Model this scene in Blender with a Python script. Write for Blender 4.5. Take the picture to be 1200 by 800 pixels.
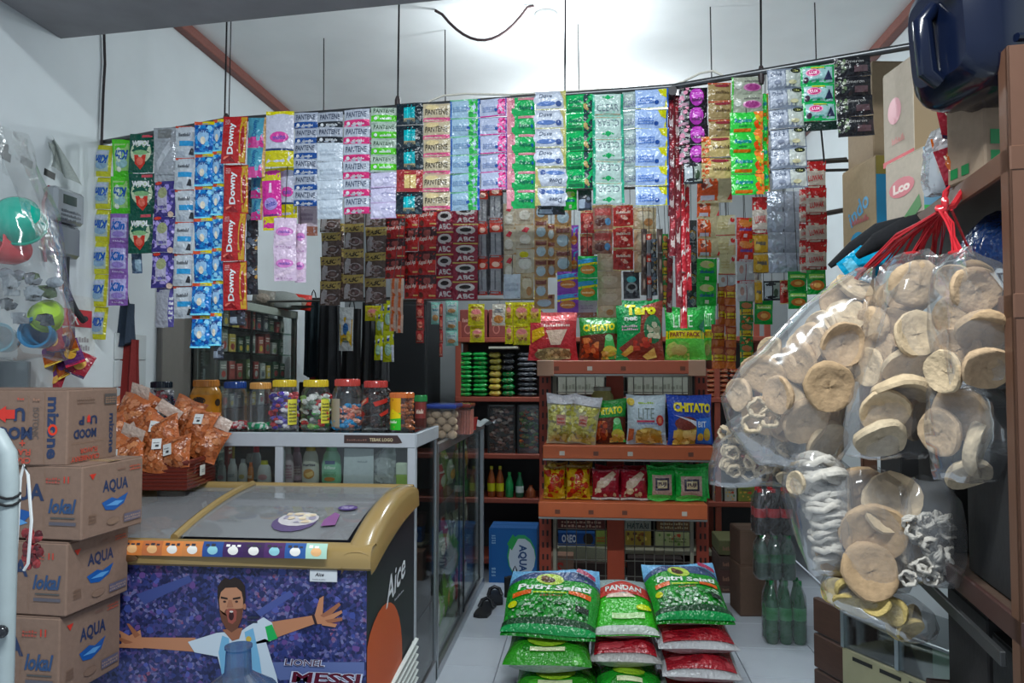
import bpy, math, random
from mathutils import Vector, Matrix, Euler
random.seed(7)
for o in list(bpy.data.objects):
    bpy.data.objects.remove(o)
SC = bpy.context.scene
COL = SC.collection
PI = math.pi

# ------------------------------------------------------------------ camera, light, exposure
FPX = 900.0
EYE = 1.45
YAW = math.atan(0.1)
PITCH = math.atan(35 / 900)
cd = bpy.data.cameras.new('camera')
cd.sensor_width = 36.0
cd.lens = 36.0 * FPX / 1200.0
cd.clip_start = 0.05
cam = bpy.data.objects.new('camera', cd)
cam.location = (0, 0, EYE)
cam.rotation_euler = (PI / 2 + PITCH, 0, YAW)
COL.objects.link(cam)
SC.camera = cam
RC = cam.rotation_euler.to_matrix()
CL = Vector(cam.location)

SC.view_settings.view_transform = 'Standard'
SC.view_settings.look = 'None'
SC.view_settings.gamma = 1.0
SC.view_settings.exposure = 0.42

w = bpy.data.worlds.new('open_street_daylight')
SC.world = w
w.use_nodes = True
wn = w.node_tree.nodes
wl = w.node_tree.links
bg = wn['Background']
bg.inputs['Color'].default_value = (0.72, 0.84, 1.0, 1)
bg.inputs['Strength'].default_value = 0.36


def lamp(name, kind, loc, power, color, size=0.1, rot=(0, 0, 0), size_y=None):
    ld = bpy.data.lights.new(name, kind)
    ld.energy = power
    ld.color = color
    if kind == 'AREA':
        ld.size = size
        if size_y:
            ld.shape = 'RECTANGLE'
            ld.size_y = size_y
    elif kind in ('POINT', 'SPOT'):
        ld.shadow_soft_size = size
    lo = bpy.data.objects.new(name, ld)
    lo.location = loc
    lo.rotation_euler = rot
    COL.objects.link(lo)
    return lo


LAMP_POWER = 19.0      # bare bulb on the shop ceiling
FRONT_FILL_POWER = 74.0     # added fill tube out of view, above and in front of the counter
TINT = (0.90, 0.97, 1.0)


# ------------------------------------------------------------------ pixel -> place
def ray(px, py):
    return RC @ Vector(((px - 600) / FPX, (400 - py) / FPX, -1.0))


def P(px, py, Y):
    d = ray(px, py)
    return CL + d * (Y / d.y)


def PX(px, py, X):
    d = ray(px, py)
    return CL + d * (X / d.x)


def PZ(px, py, Z):
    d = ray(px, py)
    return CL + d * ((Z - EYE) / d.z)


def PW(Y, px=690):
    return (P(px + 1, 435, Y) - P(px, 435, Y)).x


# ------------------------------------------------------------------ materials
def lin(h):
    h = h.lstrip('#')
    r = []
    for i in (0, 2, 4):
        c = int(h[i:i + 2], 16) / 255
        r.append(c / 12.92 if c <= 0.04045 else ((c + 0.055) / 1.055) ** 2.4)
    return (r[0], r[1], r[2], 1)


MATS = {}


def mat(hexc, kind='paint'):
    """kind: paint, foil, print, metal, card, wood, cloth, gloss, wall, concrete, cracker, tile"""
    key = (hexc, kind)
    if key in MATS:
        return MATS[key]
    m = bpy.data.materials.new(kind + '_' + hexc)
    m.use_nodes = True
    n, l = m.node_tree.nodes, m.node_tree.links
    b = n['Principled BSDF']
    c = lin(hexc)
    if kind in ('foil', 'print'):      # printed inks are vivid
        g = .3 * c[0] + .55 * c[1] + .15 * c[2]
        c = tuple(min(1, max(0, (g + (x - g) * 1.12) * 1.15)) for x in c[:3]) + (1,)
    b.inputs['Base Color'].default_value = c
    S = dict(paint=(.5, 0, .04, 30, .08), foil=(.24, .0, .75, 55, .10), print=(.45, 0, 0, 30, 0), metal=(.34, .9, .05, 40, .08),
             card=(.82, 0, .12, 60, .14), wood=(.5, 0, .1, 12, .3), cloth=(.95, 0, .3, 120, .2), gloss=(.16, 0, .03, 12, .03),
             wall=(.75, 0, .12, 3, .10), concrete=(.85, 0, .3, 6, .28), cracker=(.85, 0, .6, 70, .35), tile=(.16, 0, .02, 4, .06),
             silver=(.24, .4, .8, 45, .1))[kind]
    b.inputs['Roughness'].default_value = S[0]
    b.inputs['Metallic'].default_value = S[1]
    if S[2] or S[4]:
        tc = n.new('ShaderNodeTexCoord')
        oi = n.new('ShaderNodeObjectInfo')
        ad = n.new('ShaderNodeVectorMath')
        ad.operation = 'MULTIPLY_ADD'
        ad.inputs[1].default_value = (1, 1, 1)
        l.new(tc.outputs['Object'], ad.inputs[0])
        l.new(oi.outputs['Random'], ad.inputs[2])
        nz = n.new('ShaderNodeTexNoise')
        nz.inputs['Scale'].default_value = S[3]
        nz.inputs['Detail'].default_value = 4 if kind not in ('foil', 'silver') else 1.5
        if kind == 'wood':
            mp = n.new('ShaderNodeMapping')
            mp.inputs['Scale'].default_value = (1, 8, 8)
            l.new(ad.outputs[0], mp.inputs[0])
            l.new(mp.outputs[0], nz.inputs['Vector'])
        else:
            l.new(ad.outputs[0], nz.inputs['Vector'])
        if S[4]:
            mx = n.new('ShaderNodeMix')
            mx.data_type = 'RGBA'
            k = S[4]
            mx.inputs[6].default_value = (c[0] * (1 - k), c[1] * (1 - k), c[2] * (1 - k), 1)
            mx.inputs[7].default_value = (min(1, c[0] * (1 + k)), min(1, c[1] * (1 + k)), min(1, c[2] * (1 + k)), 1)
            l.new(nz.outputs['Fac'], mx.inputs[0])
            l.new(mx.outputs[2], b.inputs['Base Color'])
        if S[2]:
            bp = n.new('ShaderNodeBump')
            bp.inputs['Strength'].default_value = S[2]
            bp.inputs['Distance'].default_value = 0.012 if kind in ('foil', 'silver') else 0.006
            l.new(nz.outputs['Fac'], bp.inputs['Height'])
            l.new(bp.outputs[0], b.inputs['Normal'])
    MATS[key] = m
    return m


def film_mat(name, tint=(1, 1, 1), gloss=.10, milky=.06, scale=22, rough=.12, bump=.8, fres=.45):
    """thin clear plastic film: mostly see-through, glossy wrinkles, a little haze"""
    if name in MATS:
        return MATS[name]
    m = bpy.data.materials.new(name)
    m.use_nodes = True
    n, l = m.node_tree.nodes, m.node_tree.links
    n.clear()
    out = n.new('ShaderNodeOutputMaterial')
    tr = n.new('ShaderNodeBsdfTransparent')
    tr.inputs[0].default_value = (*tint, 1)
    gl = n.new('ShaderNodeBsdfGlossy')
    gl.inputs['Roughness'].default_value = rough
    df = n.new('ShaderNodeBsdfDiffuse')
    df.inputs[0].default_value = (.8, .82, .85, 1)
    tc = n.new('ShaderNodeTexCoord')
    nz = n.new('ShaderNodeTexNoise')
    nz.inputs['Scale'].default_value = scale
    nz.inputs['Detail'].default_value = 2
    l.new(tc.outputs['Object'], nz.inputs['Vector'])
    bp = n.new('ShaderNodeBump')
    bp.inputs['Strength'].default_value = bump
    bp.inputs['Distance'].default_value = .02
    l.new(nz.outputs['Fac'], bp.inputs['Height'])
    l.new(bp.outputs[0], gl.inputs['Normal'])
    lw = n.new('ShaderNodeFresnel')
    lw.inputs[0].default_value = 1.45
    l.new(bp.outputs[0], lw.inputs['Normal'])
    ma = n.new('ShaderNodeMath')
    ma.operation = 'MULTIPLY_ADD'
    ma.inputs[1].default_value = fres
    ma.inputs[2].default_value = gloss
    ma.use_clamp = True
    l.new(lw.outputs[0], ma.inputs[0])
    m1 = n.new('ShaderNodeMixShader')
    m1.inputs[0].default_value = milky
    l.new(tr.outputs[0], m1.inputs[1])
    l.new(df.outputs[0], m1.inputs[2])
    m2 = n.new('ShaderNodeMixShader')
    l.new(ma.outputs[0], m2.inputs[0])
    l.new(m1.outputs[0], m2.inputs[1])
    l.new(gl.outputs[0], m2.inputs[2])
    l.new(m2.outputs[0], out.inputs[0])
    MATS[name] = m
    return m


def glass_mat(name='clear_glass', tint=(.93, .97, .95), add=.02):
    return film_mat(name, tint, add, .012, 2, .02, .0, .9)


def emit_mat(name, color, strength):
    m = bpy.data.materials.new(name)
    m.use_nodes = True
    b = m.node_tree.nodes['Principled BSDF']
    b.inputs['Emission Color'].default_value = (*color, 1)
    b.inputs['Emission Strength'].default_value = strength
    return m


# ------------------------------------------------------------------ mesh builder
class MB:
    def __init__(s):
        s.v, s.f, s.m, s.mats = [], [], [], []

    def mi(s, m):
        if isinstance(m, str):
            m = mat(m)
        if m not in s.mats:
            s.mats.append(m)
        return s.mats.index(m)

    def add(s, vs, fs, m):
        o = len(s.v)
        k = s.mi(m)
        s.v += [tuple(x) for x in vs]
        for f in fs:
            s.f.append(tuple(i + o for i in f))
            s.m.append(k)
        return s

    def box(s, x0, x1, y0, y1, z0, z1, m, c=0.0):
        if x1 < x0: x0, x1 = x1, x0
        if y1 < y0: y0, y1 = y1, y0
        if z1 < z0: z0, z1 = z1, z0
        c = min(c, (x1 - x0) * .45, (y1 - y0) * .45, (z1 - z0) * .45)
        if c <= 0:
            vs = [(x, y, z) for x in (x0, x1) for y in (y0, y1) for z in (z0, z1)]
            return s.add(vs, [(0, 1, 3, 2), (4, 6, 7, 5), (0, 4, 5, 1), (2, 3, 7, 6), (0, 2, 6, 4), (1, 5, 7, 3)], m)
        vs, idx = [], {}
        X, Y, Z = (x0, x1), (y0, y1), (z0, z1)
        for a in (0, 1):
            for b in (0, 1):
                for d in (0, 1):
                    sx, sy, sz = (1 - 2 * a), (1 - 2 * b), (1 - 2 * d)
                    for k in range(3):
                        q = [X[a] + sx * c, Y[b] + sy * c, Z[d] + sz * c]
                        q[k] = (X[a], Y[b], Z[d])[k]
                        idx[(a, b, d, k)] = len(vs)
                        vs.append(q)
        fs = []
        I = lambda a, b, d, k: idx[(a, b, d, k)]
        for a in (0, 1):
            r = [I(a, 0, 0, 0), I(a, 1, 0, 0), I(a, 1, 1, 0), I(a, 0, 1, 0)]
            fs.append(r if a else r[::-1])
            r = [I(0, a, 0, 1), I(1, a, 0, 1), I(1, a, 1, 1), I(0, a, 1, 1)]
            fs.append(r[::-1] if a else r)
            r = [I(0, 0, a, 2), I(1, 0, a, 2), I(1, 1, a, 2), I(0, 1, a, 2)]
            fs.append(r if a else r[::-1])
        for a in (0, 1):
            for b in (0, 1):
                fs.append([I(a, b, 0, 0), I(a, b, 1, 0), I(a, b, 1, 1), I(a, b, 0, 1)])
                fs.append([I(a, 0, b, 0), I(a, 1, b, 0), I(a, 1, b, 2), I(a, 0, b, 2)])
                fs.append([I(0, a, b, 1), I(1, a, b, 1), I(1, a, b, 2), I(0, a, b, 2)])
                for d in (0, 1):
                    fs.append([I(a, b, d, 0), I(a, b, d, 1), I(a, b, d, 2)])
        return s.add(vs, fs, m)

    def tube(s, pts, r, m, n=8, caps=True):
        pts = [Vector(p) for p in pts]
        vs, fs = [], []
        prev = None
        for i, p in enumerate(pts):
            t = (pts[min(i + 1, len(pts) - 1)] - pts[max(i - 1, 0)])
            t = t.normalized() if t.length > 1e-9 else Vector((0, 0, 1))
            if prev is None:
                a = Vector((0, 0, 1)) if abs(t.z) < .9 else Vector((1, 0, 0))
            else:
                a = prev
            u = (a - t * a.dot(t)).normalized()
            prev = u
            q = t.cross(u)
            rr = r[i] if isinstance(r, (list, tuple)) else r
            for k in range(n):
                an = 2 * PI * k / n
                vs.append(p + (u * math.cos(an) + q * math.sin(an)) * rr)
        for i in range(len(pts) - 1):
            for k in range(n):
                fs.append((i * n + k, i * n + (k + 1) % n, (i + 1) * n + (k + 1) % n, (i + 1) * n + k))
        if caps:
            fs.append(tuple(range(n))[::-1])
            fs.append(tuple((len(pts) - 1) * n + k for k in range(n)))
        return s.add(vs, fs, m)

    def lathe(s, prof, m, n=20, c=(0, 0, 0), sx=1, sy=1, caps=True):
        vs, fs = [], []
        for r, z in prof:
            for k in range(n):
                a = 2 * PI * k / n
                vs.append((c[0] + r * math.cos(a) * sx, c[1] + r * math.sin(a) * sy, c[2] + z))
        for i in range(len(prof) - 1):
            for k in range(n):
                fs.append((i * n + k, i * n + (k + 1) % n, (i + 1) * n + (k + 1) % n, (i + 1) * n + k))
        if caps:
            if prof[0][0] > 1e-5: fs.append(tuple(range(n))[::-1])
            if prof[-1][0] > 1e-5: fs.append(tuple((len(prof) - 1) * n + k for k in range(n)))
        return s.add(vs, fs, m)

    def grid(s, fn, nu, nv, m, wrapu=False):
        vs = [fn(i / nu, j / nv) for j in range(nv + 1) for i in range(nu + (0 if wrapu else 1))]
        W = nu if wrapu else nu + 1
        fs = []
        for j in range(nv):
            for i in range(nu):
                i2 = (i + 1) % W if wrapu else i + 1
                fs.append((j * W + i, j * W + i2, (j + 1) * W + i2, (j + 1) * W + i))
        return s.add(vs, fs, m)

    def blob(s, c, r, m, nu=10, nv=6, sq=None, jit=0):
        rx, ry, rz = r if isinstance(r, (tuple, list)) else (r, r, r)
        seed = random.random() * 50

        def fn(u, v):
            a, t = 2 * PI * u, PI * (v - .5)
            k = 1 + jit * math.sin(3 * a + seed) * math.cos(2 * t + seed)
            return (c[0] + rx * k * math.cos(a) * math.cos(t), c[1] + ry * k * math.sin(a) * math.cos(t), c[2] + rz * k * math.sin(t))
        return s.grid(fn, nu, nv, m, True)

    def mesh(s, name, smooth=40):
        me = bpy.data.meshes.new(name)
        me.from_pydata(s.v, [], s.f)
        for m in s.mats:
            me.materials.append(m)
        me.polygons.foreach_set('material_index', s.m)
        if smooth:
            me.polygons.foreach_set('use_smooth', [True] * len(s.f))
            try:
                me.set_sharp_from_angle(angle=math.radians(smooth))
            except Exception:
                pass
        me.update()
        return me

    def build(s, name, parent=None, loc=(0, 0, 0), rot=(0, 0, 0), smooth=40):
        return link(name, s.mesh(name, smooth), parent, loc, rot)


def link(name, data, parent=None, loc=(0, 0, 0), rot=(0, 0, 0)):
    o = bpy.data.objects.new(name, data)
    o.location = loc
    o.rotation_euler = rot
    if parent is not None:
        o.parent = parent
    COL.objects.link(o)
    return o


def tag(o, label, cat, group=None, kind=None):
    o['label'] = label
    if cat: o['category'] = cat
    if group: o['group'] = group
    if kind: o['kind'] = kind
    return o


def thing(name, label, cat, loc=(0, 0, 0), rot=(0, 0, 0), group=None):
    o = link(name, None, None, loc, rot)
    o.empty_display_size = .05
    return tag(o, label, cat, group)


def struct(o, label=None, cat=None):
    o['kind'] = 'structure'
    if label: o['label'] = label
    if cat: o['category'] = cat
    return o


# ------------------------------------------------------------------ flat print on surfaces
TXT = {}


def text_geo(s, bold=.0):
    key = (s, bold)
    if key in TXT:
        return TXT[key]
    c = bpy.data.curves.new('t', 'FONT')
    c.body = s
    c.offset = bold
    c.resolution_u = 2
    o = bpy.data.objects.new('t', c)
    me = o.to_mesh()
    vs = [(v.co.x, v.co.y) for v in me.vertices]
    fs = [tuple(p.vertices) for p in me.polygons]
    o.to_mesh_clear()
    bpy.data.objects.remove(o)
    bpy.data.curves.remove(c)
    if not vs:
        vs, fs = [(0, 0), (1, 0), (0, 1)], []
    x0 = min(v[0] for v in vs); x1 = max(v[0] for v in vs)
    y0 = min(v[1] for v in vs); y1 = max(v[1] for v in vs)
    vs = [((x - (x0 + x1) / 2) / (y1 - y0), (y - (y0 + y1) / 2) / (y1 - y0)) for x, y in vs]
    TXT[key] = (vs, fs, (x1 - x0) / (y1 - y0))
    return TXT[key]


def item2d(it, asp, rng):
    """design item -> list of (verts2d, faces, colour). coordinates are 0..1 on the face; asp = width/height"""
    k = it[0]
    if k == 'r':
        _, x0, y0, x1, y1, c = it[:6]
        n, q = 4, 3
        vs = [(x0 + (x1 - x0) * i / n, y0 + (y1 - y0) * j / q) for j in range(q + 1) for i in range(n + 1)]
        fs = [(j * (n + 1) + i, j * (n + 1) + i + 1, (j + 1) * (n + 1) + i + 1, (j + 1) * (n + 1) + i) for j in range(q) for i in range(n)]
        return [(vs, fs, c)]
    if k == 'e':
        _, cx, cy, rx, ry, c = it[:6]
        n = it[6] if len(it) > 6 else 14
        vs = [(cx, cy)]
        for R in (.55, 1):
            vs += [(cx + rx * R * math.cos(2 * PI * i / n), cy + ry * R * math.sin(2 * PI * i / n)) for i in range(n)]
        fs = [(0, 1 + i, 1 + (i + 1) % n) for i in range(n)] + [(1 + i, 1 + n + i, 1 + n + (i + 1) % n, 1 + (i + 1) % n) for i in range(n)]
        return [(vs, fs, c)]
    if k == 'o':            # ring
        _, cx, cy, rx, ry, t, c = it
        n = 18
        vs = []
        for R in (1 - t, 1):
            vs += [(cx + rx * R * math.cos(2 * PI * i / n), cy + ry * R * math.sin(2 * PI * i / n)) for i in range(n)]
        return [(vs, [(i, n + i, n + (i + 1) % n, (i + 1) % n) for i in range(n)], c)]
    if k == 'p':
        _, pts, c = it
        cx = sum(p[0] for p in pts) / len(pts); cy = sum(p[1] for p in pts) / len(pts)
        n = len(pts)
        return [([(cx, cy)] + list(pts), [(0, 1 + i, 1 + (i + 1) % n) for i in range(n)], c)]
    if k == 't':            # text, cx, cy, height, colour, opts
        _, s, cx, cy, h, c = it[:6]
        op = it[6] if len(it) > 6 else {}
        vs, fs, ta = text_geo(s, op.get('bold', .02))
        wfit = op.get('w')
        sx = h / asp
        if wfit:
            sx = wfit / ta
        a = math.radians(op.get('rot', 0))
        sh = op.get('shear', 0)
        # work in height units so that rotation keeps its shape
        out = []
        for x, y in vs:
            X = x * sx * asp + y * h * sh
            Y = y * h
            out.append((cx + (X * math.cos(a) - Y * math.sin(a)) / asp, cy + X * math.sin(a) + Y * math.cos(a)))
        return [(out, fs, c)]
    if k == 'q':            # unreadable small lettering: short strokes in rows
        _, x0, y0, x1, y1, rows, c = it
        res = []
        rh = (y1 - y0) / rows
        vs, fs = [], []
        for r in range(rows):
            x = x0
            yb = y0 + r * rh
            while x < x1 - .01:
                wd = rng.uniform(.03, .07) * (x1 - x0) + .01
                hh = rh * rng.uniform(.35, .75)
                o = len(vs)
                vs += [(x, yb), (min(x + wd, x1), yb), (min(x + wd, x1), yb + hh), (x, yb + hh)]
                fs.append((o, o + 1, o + 2, o + 3))
                x += wd + .018 * (x1 - x0) + .005
        return [(vs, fs, c)]
    if k == 'n':            # scattered blotches (printed food, crowd, flowers)
        _, x0, y0, x1, y1, cnt, size, cols = it
        by = {}
        for i in range(cnt):
            c = rng.choice(cols)
            vs, fs = by.setdefault(c, ([], []))
            cx, cy = rng.uniform(x0, x1), rng.uniform(y0, y1)
            rr = size * rng.uniform(.5, 1.2)
            a0 = rng.uniform(0, 6)
            o = len(vs)
            n = 6
            for q in range(n):
                R = rr * rng.uniform(.65, 1.15)
                x = cx + R * math.cos(a0 + 2 * PI * q / n) / asp
                y = cy + R * math.sin(a0 + 2 * PI * q / n)
                vs.append((min(max(x, x0), x1), min(max(y, y0), y1)))
            fs.append(tuple(o + q for q in range(n)))
        return [(v, f, c) for c, (v, f) in by.items()]
    return []


def subdiv(vs, fs, asp, L):
    """split triangles until no edge is longer than L (height units)"""
    vs = list(vs)
    tris = []
    for f in fs:
        for i in range(1, len(f) - 1):
            tris.append((f[0], f[i], f[i + 1]))
    cache, out = {}, []
    while tris:
        t = tris.pop()
        best, bl = None, L
        for i in range(3):
            a, b = vs[t[i]], vs[t[(i + 1) % 3]]
            d = math.hypot((a[0] - b[0]) * asp, a[1] - b[1])
            if d > bl: best, bl = i, d
        if best is None:
            out.append(t)
            continue
        i, j, k = t[best], t[(best + 1) % 3], t[(best + 2) % 3]
        key = (min(i, j), max(i, j))
        if key not in cache:
            cache[key] = len(vs)
            vs.append(((vs[i][0] + vs[j][0]) / 2, (vs[i][1] + vs[j][1]) / 2))
        q = cache[key]
        tris += [(i, q, k), (q, j, k)]
    return vs, out


def printed(mb, M, asp, design, off=.0008, L=None, kind='print', flip=False, seed=1):
    """lay a design on the surface M(u, v, offset)"""
    rng = random.Random(seed)
    k = 0
    for it in design:
        for vs, fs, c in item2d(it, asp, rng):
            k += 1
            if L:
                vs, fs = subdiv(vs, fs, asp, L)
            mm = mat(c, kind) if isinstance(c, str) else c
            if flip:
                vs = [(1 - x, 1 - y) for x, y in vs]
            mb.add([M(x, y, off * (1 + .35 * k)) for x, y in vs], fs, mm)
    return mb


def face_map(o, ux, uz, nrm):
    """flat face: origin (lower left), full edge vectors, outward normal"""
    o, ux, uz, nrm = Vector(o), Vector(ux), Vector(uz), Vector(nrm)
    return lambda u, v, d: o + ux * u + uz * v + nrm * d

# ------------------------------------------------------------------ pillow packs
def pillow_mesh(name, w, h, t, base, design=(), top=False, nu=7, nv=6, kind='foil', flip=False, seal=.08, wav=.0, off=.001,
                L=None, back=None, pk=None, seed=1, crown=0):
    """a filled packet standing in the xz plane, front at -y; z 0..h, or -h..0 when top"""
    rng = random.Random(seed)
    ph = rng.uniform(0, 6)
    z0 = -h if top else 0

    def prof(u, v):
        a = max(0, 1 - abs(2 * u - 1) ** 2.6)
        vv = (v - seal) / (1 - 2 * seal)
        b = 0 if vv <= 0 or vv >= 1 else max(0, 1 - abs(2 * vv - 1) ** 2.6)
        return a ** .8 * b ** .8

    def M(u, v, d, sgn=-1):
        pr = prof(u, v)
        pinch = 1 - wav * (1 - (2 * v - 1) ** 2) * .5
        x = (u - .5) * w * pinch
        y = sgn * (t / 2 * pr + d) + wav * .02 * math.sin(5 * u + 4 * v + ph) * (1 - pr)
        z = z0 + v * h + crown * h * (v ** 3) * (abs(2 * u - 1) ** 1.5) + wav * .015 * math.sin(7 * u + ph) * abs(2 * v - 1)
        return Vector((x, y, z))
    mb = MB()
    bm = mat(base, kind)
    mb.grid(lambda u, v: M(u, v, 0), nu, nv, bm)
    mb.grid(lambda u, v: M(1 - u, v, 0, 1), nu, nv, mat(back, kind) if back else bm)
    printed(mb, M, w / h, design, off, L, pk or kind, flip, seed)
    return mb.mesh(name, 50)


# ------------------------------------------------------------------ the shop's shell
XL, XR, YB, ZC = -2.05, 1.58, 6.3, 3.21
YF = 0.9
WALLM = mat('#c4cbce', 'wall')

m = MB()
m.box(XL, XR, YF - 1.2, YB, -.06, -.012, mat('#8b9096', 'concrete'))
floor = struct(m.build('floor', smooth=0), 'white glossy floor tiles with thin grey joints', 'floor')
tile = MB().box(-.198, .198, -.198, .198, -.012, 0, mat('#b4bbc4', 'tile'), .002).mesh('floor_tile', 0)
for i in range(9):
    for j in range(13):
        x, y = -1.85 + i * .4, 1.0 + .2 + j * .4
        if x > XR - .15 or y > YB - .1: continue
        link('floor_tile', tile, floor, (x, y, random.uniform(-.0008, .0004)), (0, 0, random.uniform(-.002, .002)))

m = MB()
m.box(XL - .15, XL, YF - .4, YB, 0, ZC, WALLM)
wl_ = struct(m.build('wall_left', smooth=0), 'white painted left wall with scuffs', 'wall')
m = MB()
m.box(XR, XR + .15, YF - 2.2, YB, 0, ZC, WALLM)  # near end lengthened, unseen, to keep daylight off the lower right
struct(m.build('wall_right', smooth=0), 'white painted right wall behind the storage rack', 'wall')
m = MB()
m.box(XL - .15, XR + .15, YB, YB + .15, 0, ZC, mat('#83888a', 'wall'))
struct(m.build('wall_back', smooth=0), 'grey painted back wall of the shop', 'wall')
m = MB()
m.box(XL - .15, XR + .15, 2.3, YB + .15, ZC, ZC + .1, mat('#e9edee', 'wall'))
# the porch slab continues the roof towards the street
m.box(XL - .15, XR + .15, YF - .4, 2.3, ZC, ZC + .1, mat('#9a9a9c', 'concrete'))
ceil = struct(m.build('ceiling', smooth=0), 'smooth white ceiling panels', 'ceiling')

# brown wooden cornice strips where the walls meet the ceiling
for n_, x in ((1, XL + .0), (2, XR - .05)):
    m = MB()
    m.box(x, x + .05, 2.9, YB, ZC - .055, ZC, mat('#7d4a40', 'wood'), .004)
    struct(m.build('trim_%d' % n_, smooth=0), 'reddish brown wooden cornice strip along the %s wall' % ('left' if n_ == 1 else 'right'), 'trim')

# concrete lintel over the shop front
a = PZ(75, 45, 2.75)
b = PZ(520, 0, 2.75)
d = (b - a).normalized()
nn = Vector((-d.y, d.x, 0))
e1 = a - d * .06
e2 = a + d * 4.2
vs = []
for p in (e1, e2):
    for q in (0, -.62):
        vs += [p + nn * q, p + nn * q + Vector((0, 0, ZC - 2.75 + .05))]
m = MB()
m.add(vs, [(0, 1, 3, 2), (4, 6, 7, 5), (0, 4, 5, 1), (2, 3, 7, 6), (0, 2, 6, 4), (1, 5, 7, 3)], mat('#8e8d90', 'concrete'))
struct(m.build('trim_3', smooth=0), 'grey concrete lintel across the shop front', 'beam')

# plain grey door leaf in the left wall, half hidden by the strips
m = MB().box(XL + .001, XL + .03, 3.47, 3.74, 0, 2.02, mat('#77736d', 'paint'), .004)
struct(m.build('door_1', smooth=0), 'plain grey beige door leaf in the left wall', 'door')
# white ceramic tiles low on the left wall
tm = MB().box(0, .006, -.058, .058, -.058, .058, mat('#b9c0c2', 'tile'), .002).mesh('wall_tile', 0)
for j in range(2):
    for i in range(13):
        link('wall_tile', tm, wl_, (XL, 3.2 + j * .12, .12 + i * .12))
# scraps of black tape on the wall
for (px, py, hgt) in ((2, 172, .03), (5, 182, .03), (31, 190, .028), (58, 204, .026)):
    p = PX(px, py, XL)
    MB().box(-.0005, .0015, -.03, .03, -hgt / 2, hgt / 2, mat('#15161a', 'paint')).build('tape_scrap', wl_, (XL, p.y, p.z), (random.uniform(-.2, .1), 0, 0), 0)

# round LED bulb on the ceiling
bp = P(640, 2, 3.72)
t = thing('ceiling_bulb', 'round white glowing bulb on the ceiling', 'lamp', (bp.x, bp.y, ZC))
MB().lathe([(.055, 0), (.055, -.02), (.035, -.03), (.03, -.06)], mat('#e8e8e6', 'gloss')).build('bulb_socket', t)
MB().lathe([(.03, -.06), (.052, -.09), (.06, -.12), (.05, -.155), (.025, -.175), (.0001, -.18)], emit_mat('bulb_glow', (.9, .97, 1), 14)).build('bulb_globe', t)
lamp('bulb_light', 'POINT', (bp.x, bp.y, ZC - .27), LAMP_POWER, TINT, .06).parent = None
bpy.data.objects['bulb_light'].parent = t
bpy.data.objects['bulb_light'].location = (0, 0, -.27)
# added twin further back, unseen, to brighten the rear of the shop
t2 = thing('ceiling_bulb', 'added second bulb on the ceiling further back, unseen, to light the rear', 'lamp', (.05, 5.1, ZC))
for ch in [c for c in t.children if c.type == 'MESH']:
    link(ch.name.split('.')[0], ch.data, t2)
lo = lamp('bulb_light', 'POINT', (0, 0, -.27), LAMP_POWER * 1.9, TINT, .06)
lo.parent = t2

# added tube lamp before the lintel, out of view, lights the front rows
t = thing('front_fill_tube', 'added unseen tube lamp lighting the shop front', 'lamp', (-.1, .75, ZC))
MB().box(-.62, .62, -.03, .03, -.05, 0, mat('#e4e4e2', 'gloss'), .006).build('lamp_housing', t)
MB().tube([(-.6, 0, -.075), (.6, 0, -.075)], .014, emit_mat('fill_tube_glow', (.9, .97, 1), 8)).build('glass_tube', t)
lo = lamp('fill_tube_light', 'AREA', (0, 0, -.1), FRONT_FILL_POWER, TINT, 1.2, (0, 0, 0), .06)
lo.parent = t

# ------------------------------------------------------------------ hanging rails and their wires
RAILS = [(104, 170, 3.06), (264, 141, 2.81), (788, 102, 2.64), (1092, 50, 2.36)]


def bar_y(px):
    """depth of the front rail at a pixel column"""
    i = 0
    while i < len(RAILS) - 2 and px > RAILS[i + 1][0]: i += 1
    a, b = RAILS[i], RAILS[i + 1]
    f = (px - a[0]) / (b[0] - a[0])
    return 1 / ((1 - f) / a[2] + f / b[2])


for i, nm in enumerate(('short left rail of the front row, fixed at the left wall', 'long middle rail carrying most of the front sachet strips', 'right rail of the front row, running to the storage rack')):
    a, b = P(*RAILS[i]), P(*RAILS[i + 1])
    tag(MB().tube([a, b], .011, mat('#5c5e60', 'metal'), 10).build('hanging_rail'), nm, 'rail')


def wire(px, py0, py1, Y, r=.0028, label='', top=None):
    a, b = P(px, py1, Y), P(px, py0, Y)
    if top is not None: b = Vector((a.x, a.y, top))
    o = MB().tube([a, (a + b) / 2 + Vector((.003, 0, 0)), b], r, mat('#3a3a3c', 'metal'), 6).build('hanger_wire', None)
    tag(o, label, 'wire')
    return o


for px, yb, nm in ((263, 150, 'left pair, the nearer'), (268, 148, 'left pair, the thinner'), (466, 125, 'above the black and teal sachets'), (662, 110, 'above the green flowered sachets'), (892, 92, 'beside the silver paired sachets')):
    wire(px, 0, yb, bar_y(px), .0035 if px != 268 else .0022, 'thin dark wire holding the front rail to the ceiling, ' + nm, ZC)
for px, y0, yb, nm in ((378, 45, 135, 'above the black-topped sachets'), (521, 35, 130, 'above the beige sachets'), (678, 28, 120, 'right of the middle wire'), (834, 8, 110, 'above the brown sachets'), (957, 3, 90, 'above the green soap sachets')):
    Y = PZ(px, y0, ZC).y
    wire(px, y0, yb + 60, Y, .003, 'thin wire holding the rear rail to the ceiling, ' + nm, ZC)
# wires stubs and the rear rail
yr0, yr1 = PZ(378, 45, ZC).y, PZ(957, 3, ZC).y
A, B = P(330, 210, yr0 + .05), P(985, 148, yr1 - .02)
o = MB().tube([A, B], .011, mat('#6c6a68', 'metal'), 8).build('hanging_rail')
tag(o, 'rear metal rail hidden behind the first row of sachets', 'rail')

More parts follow.
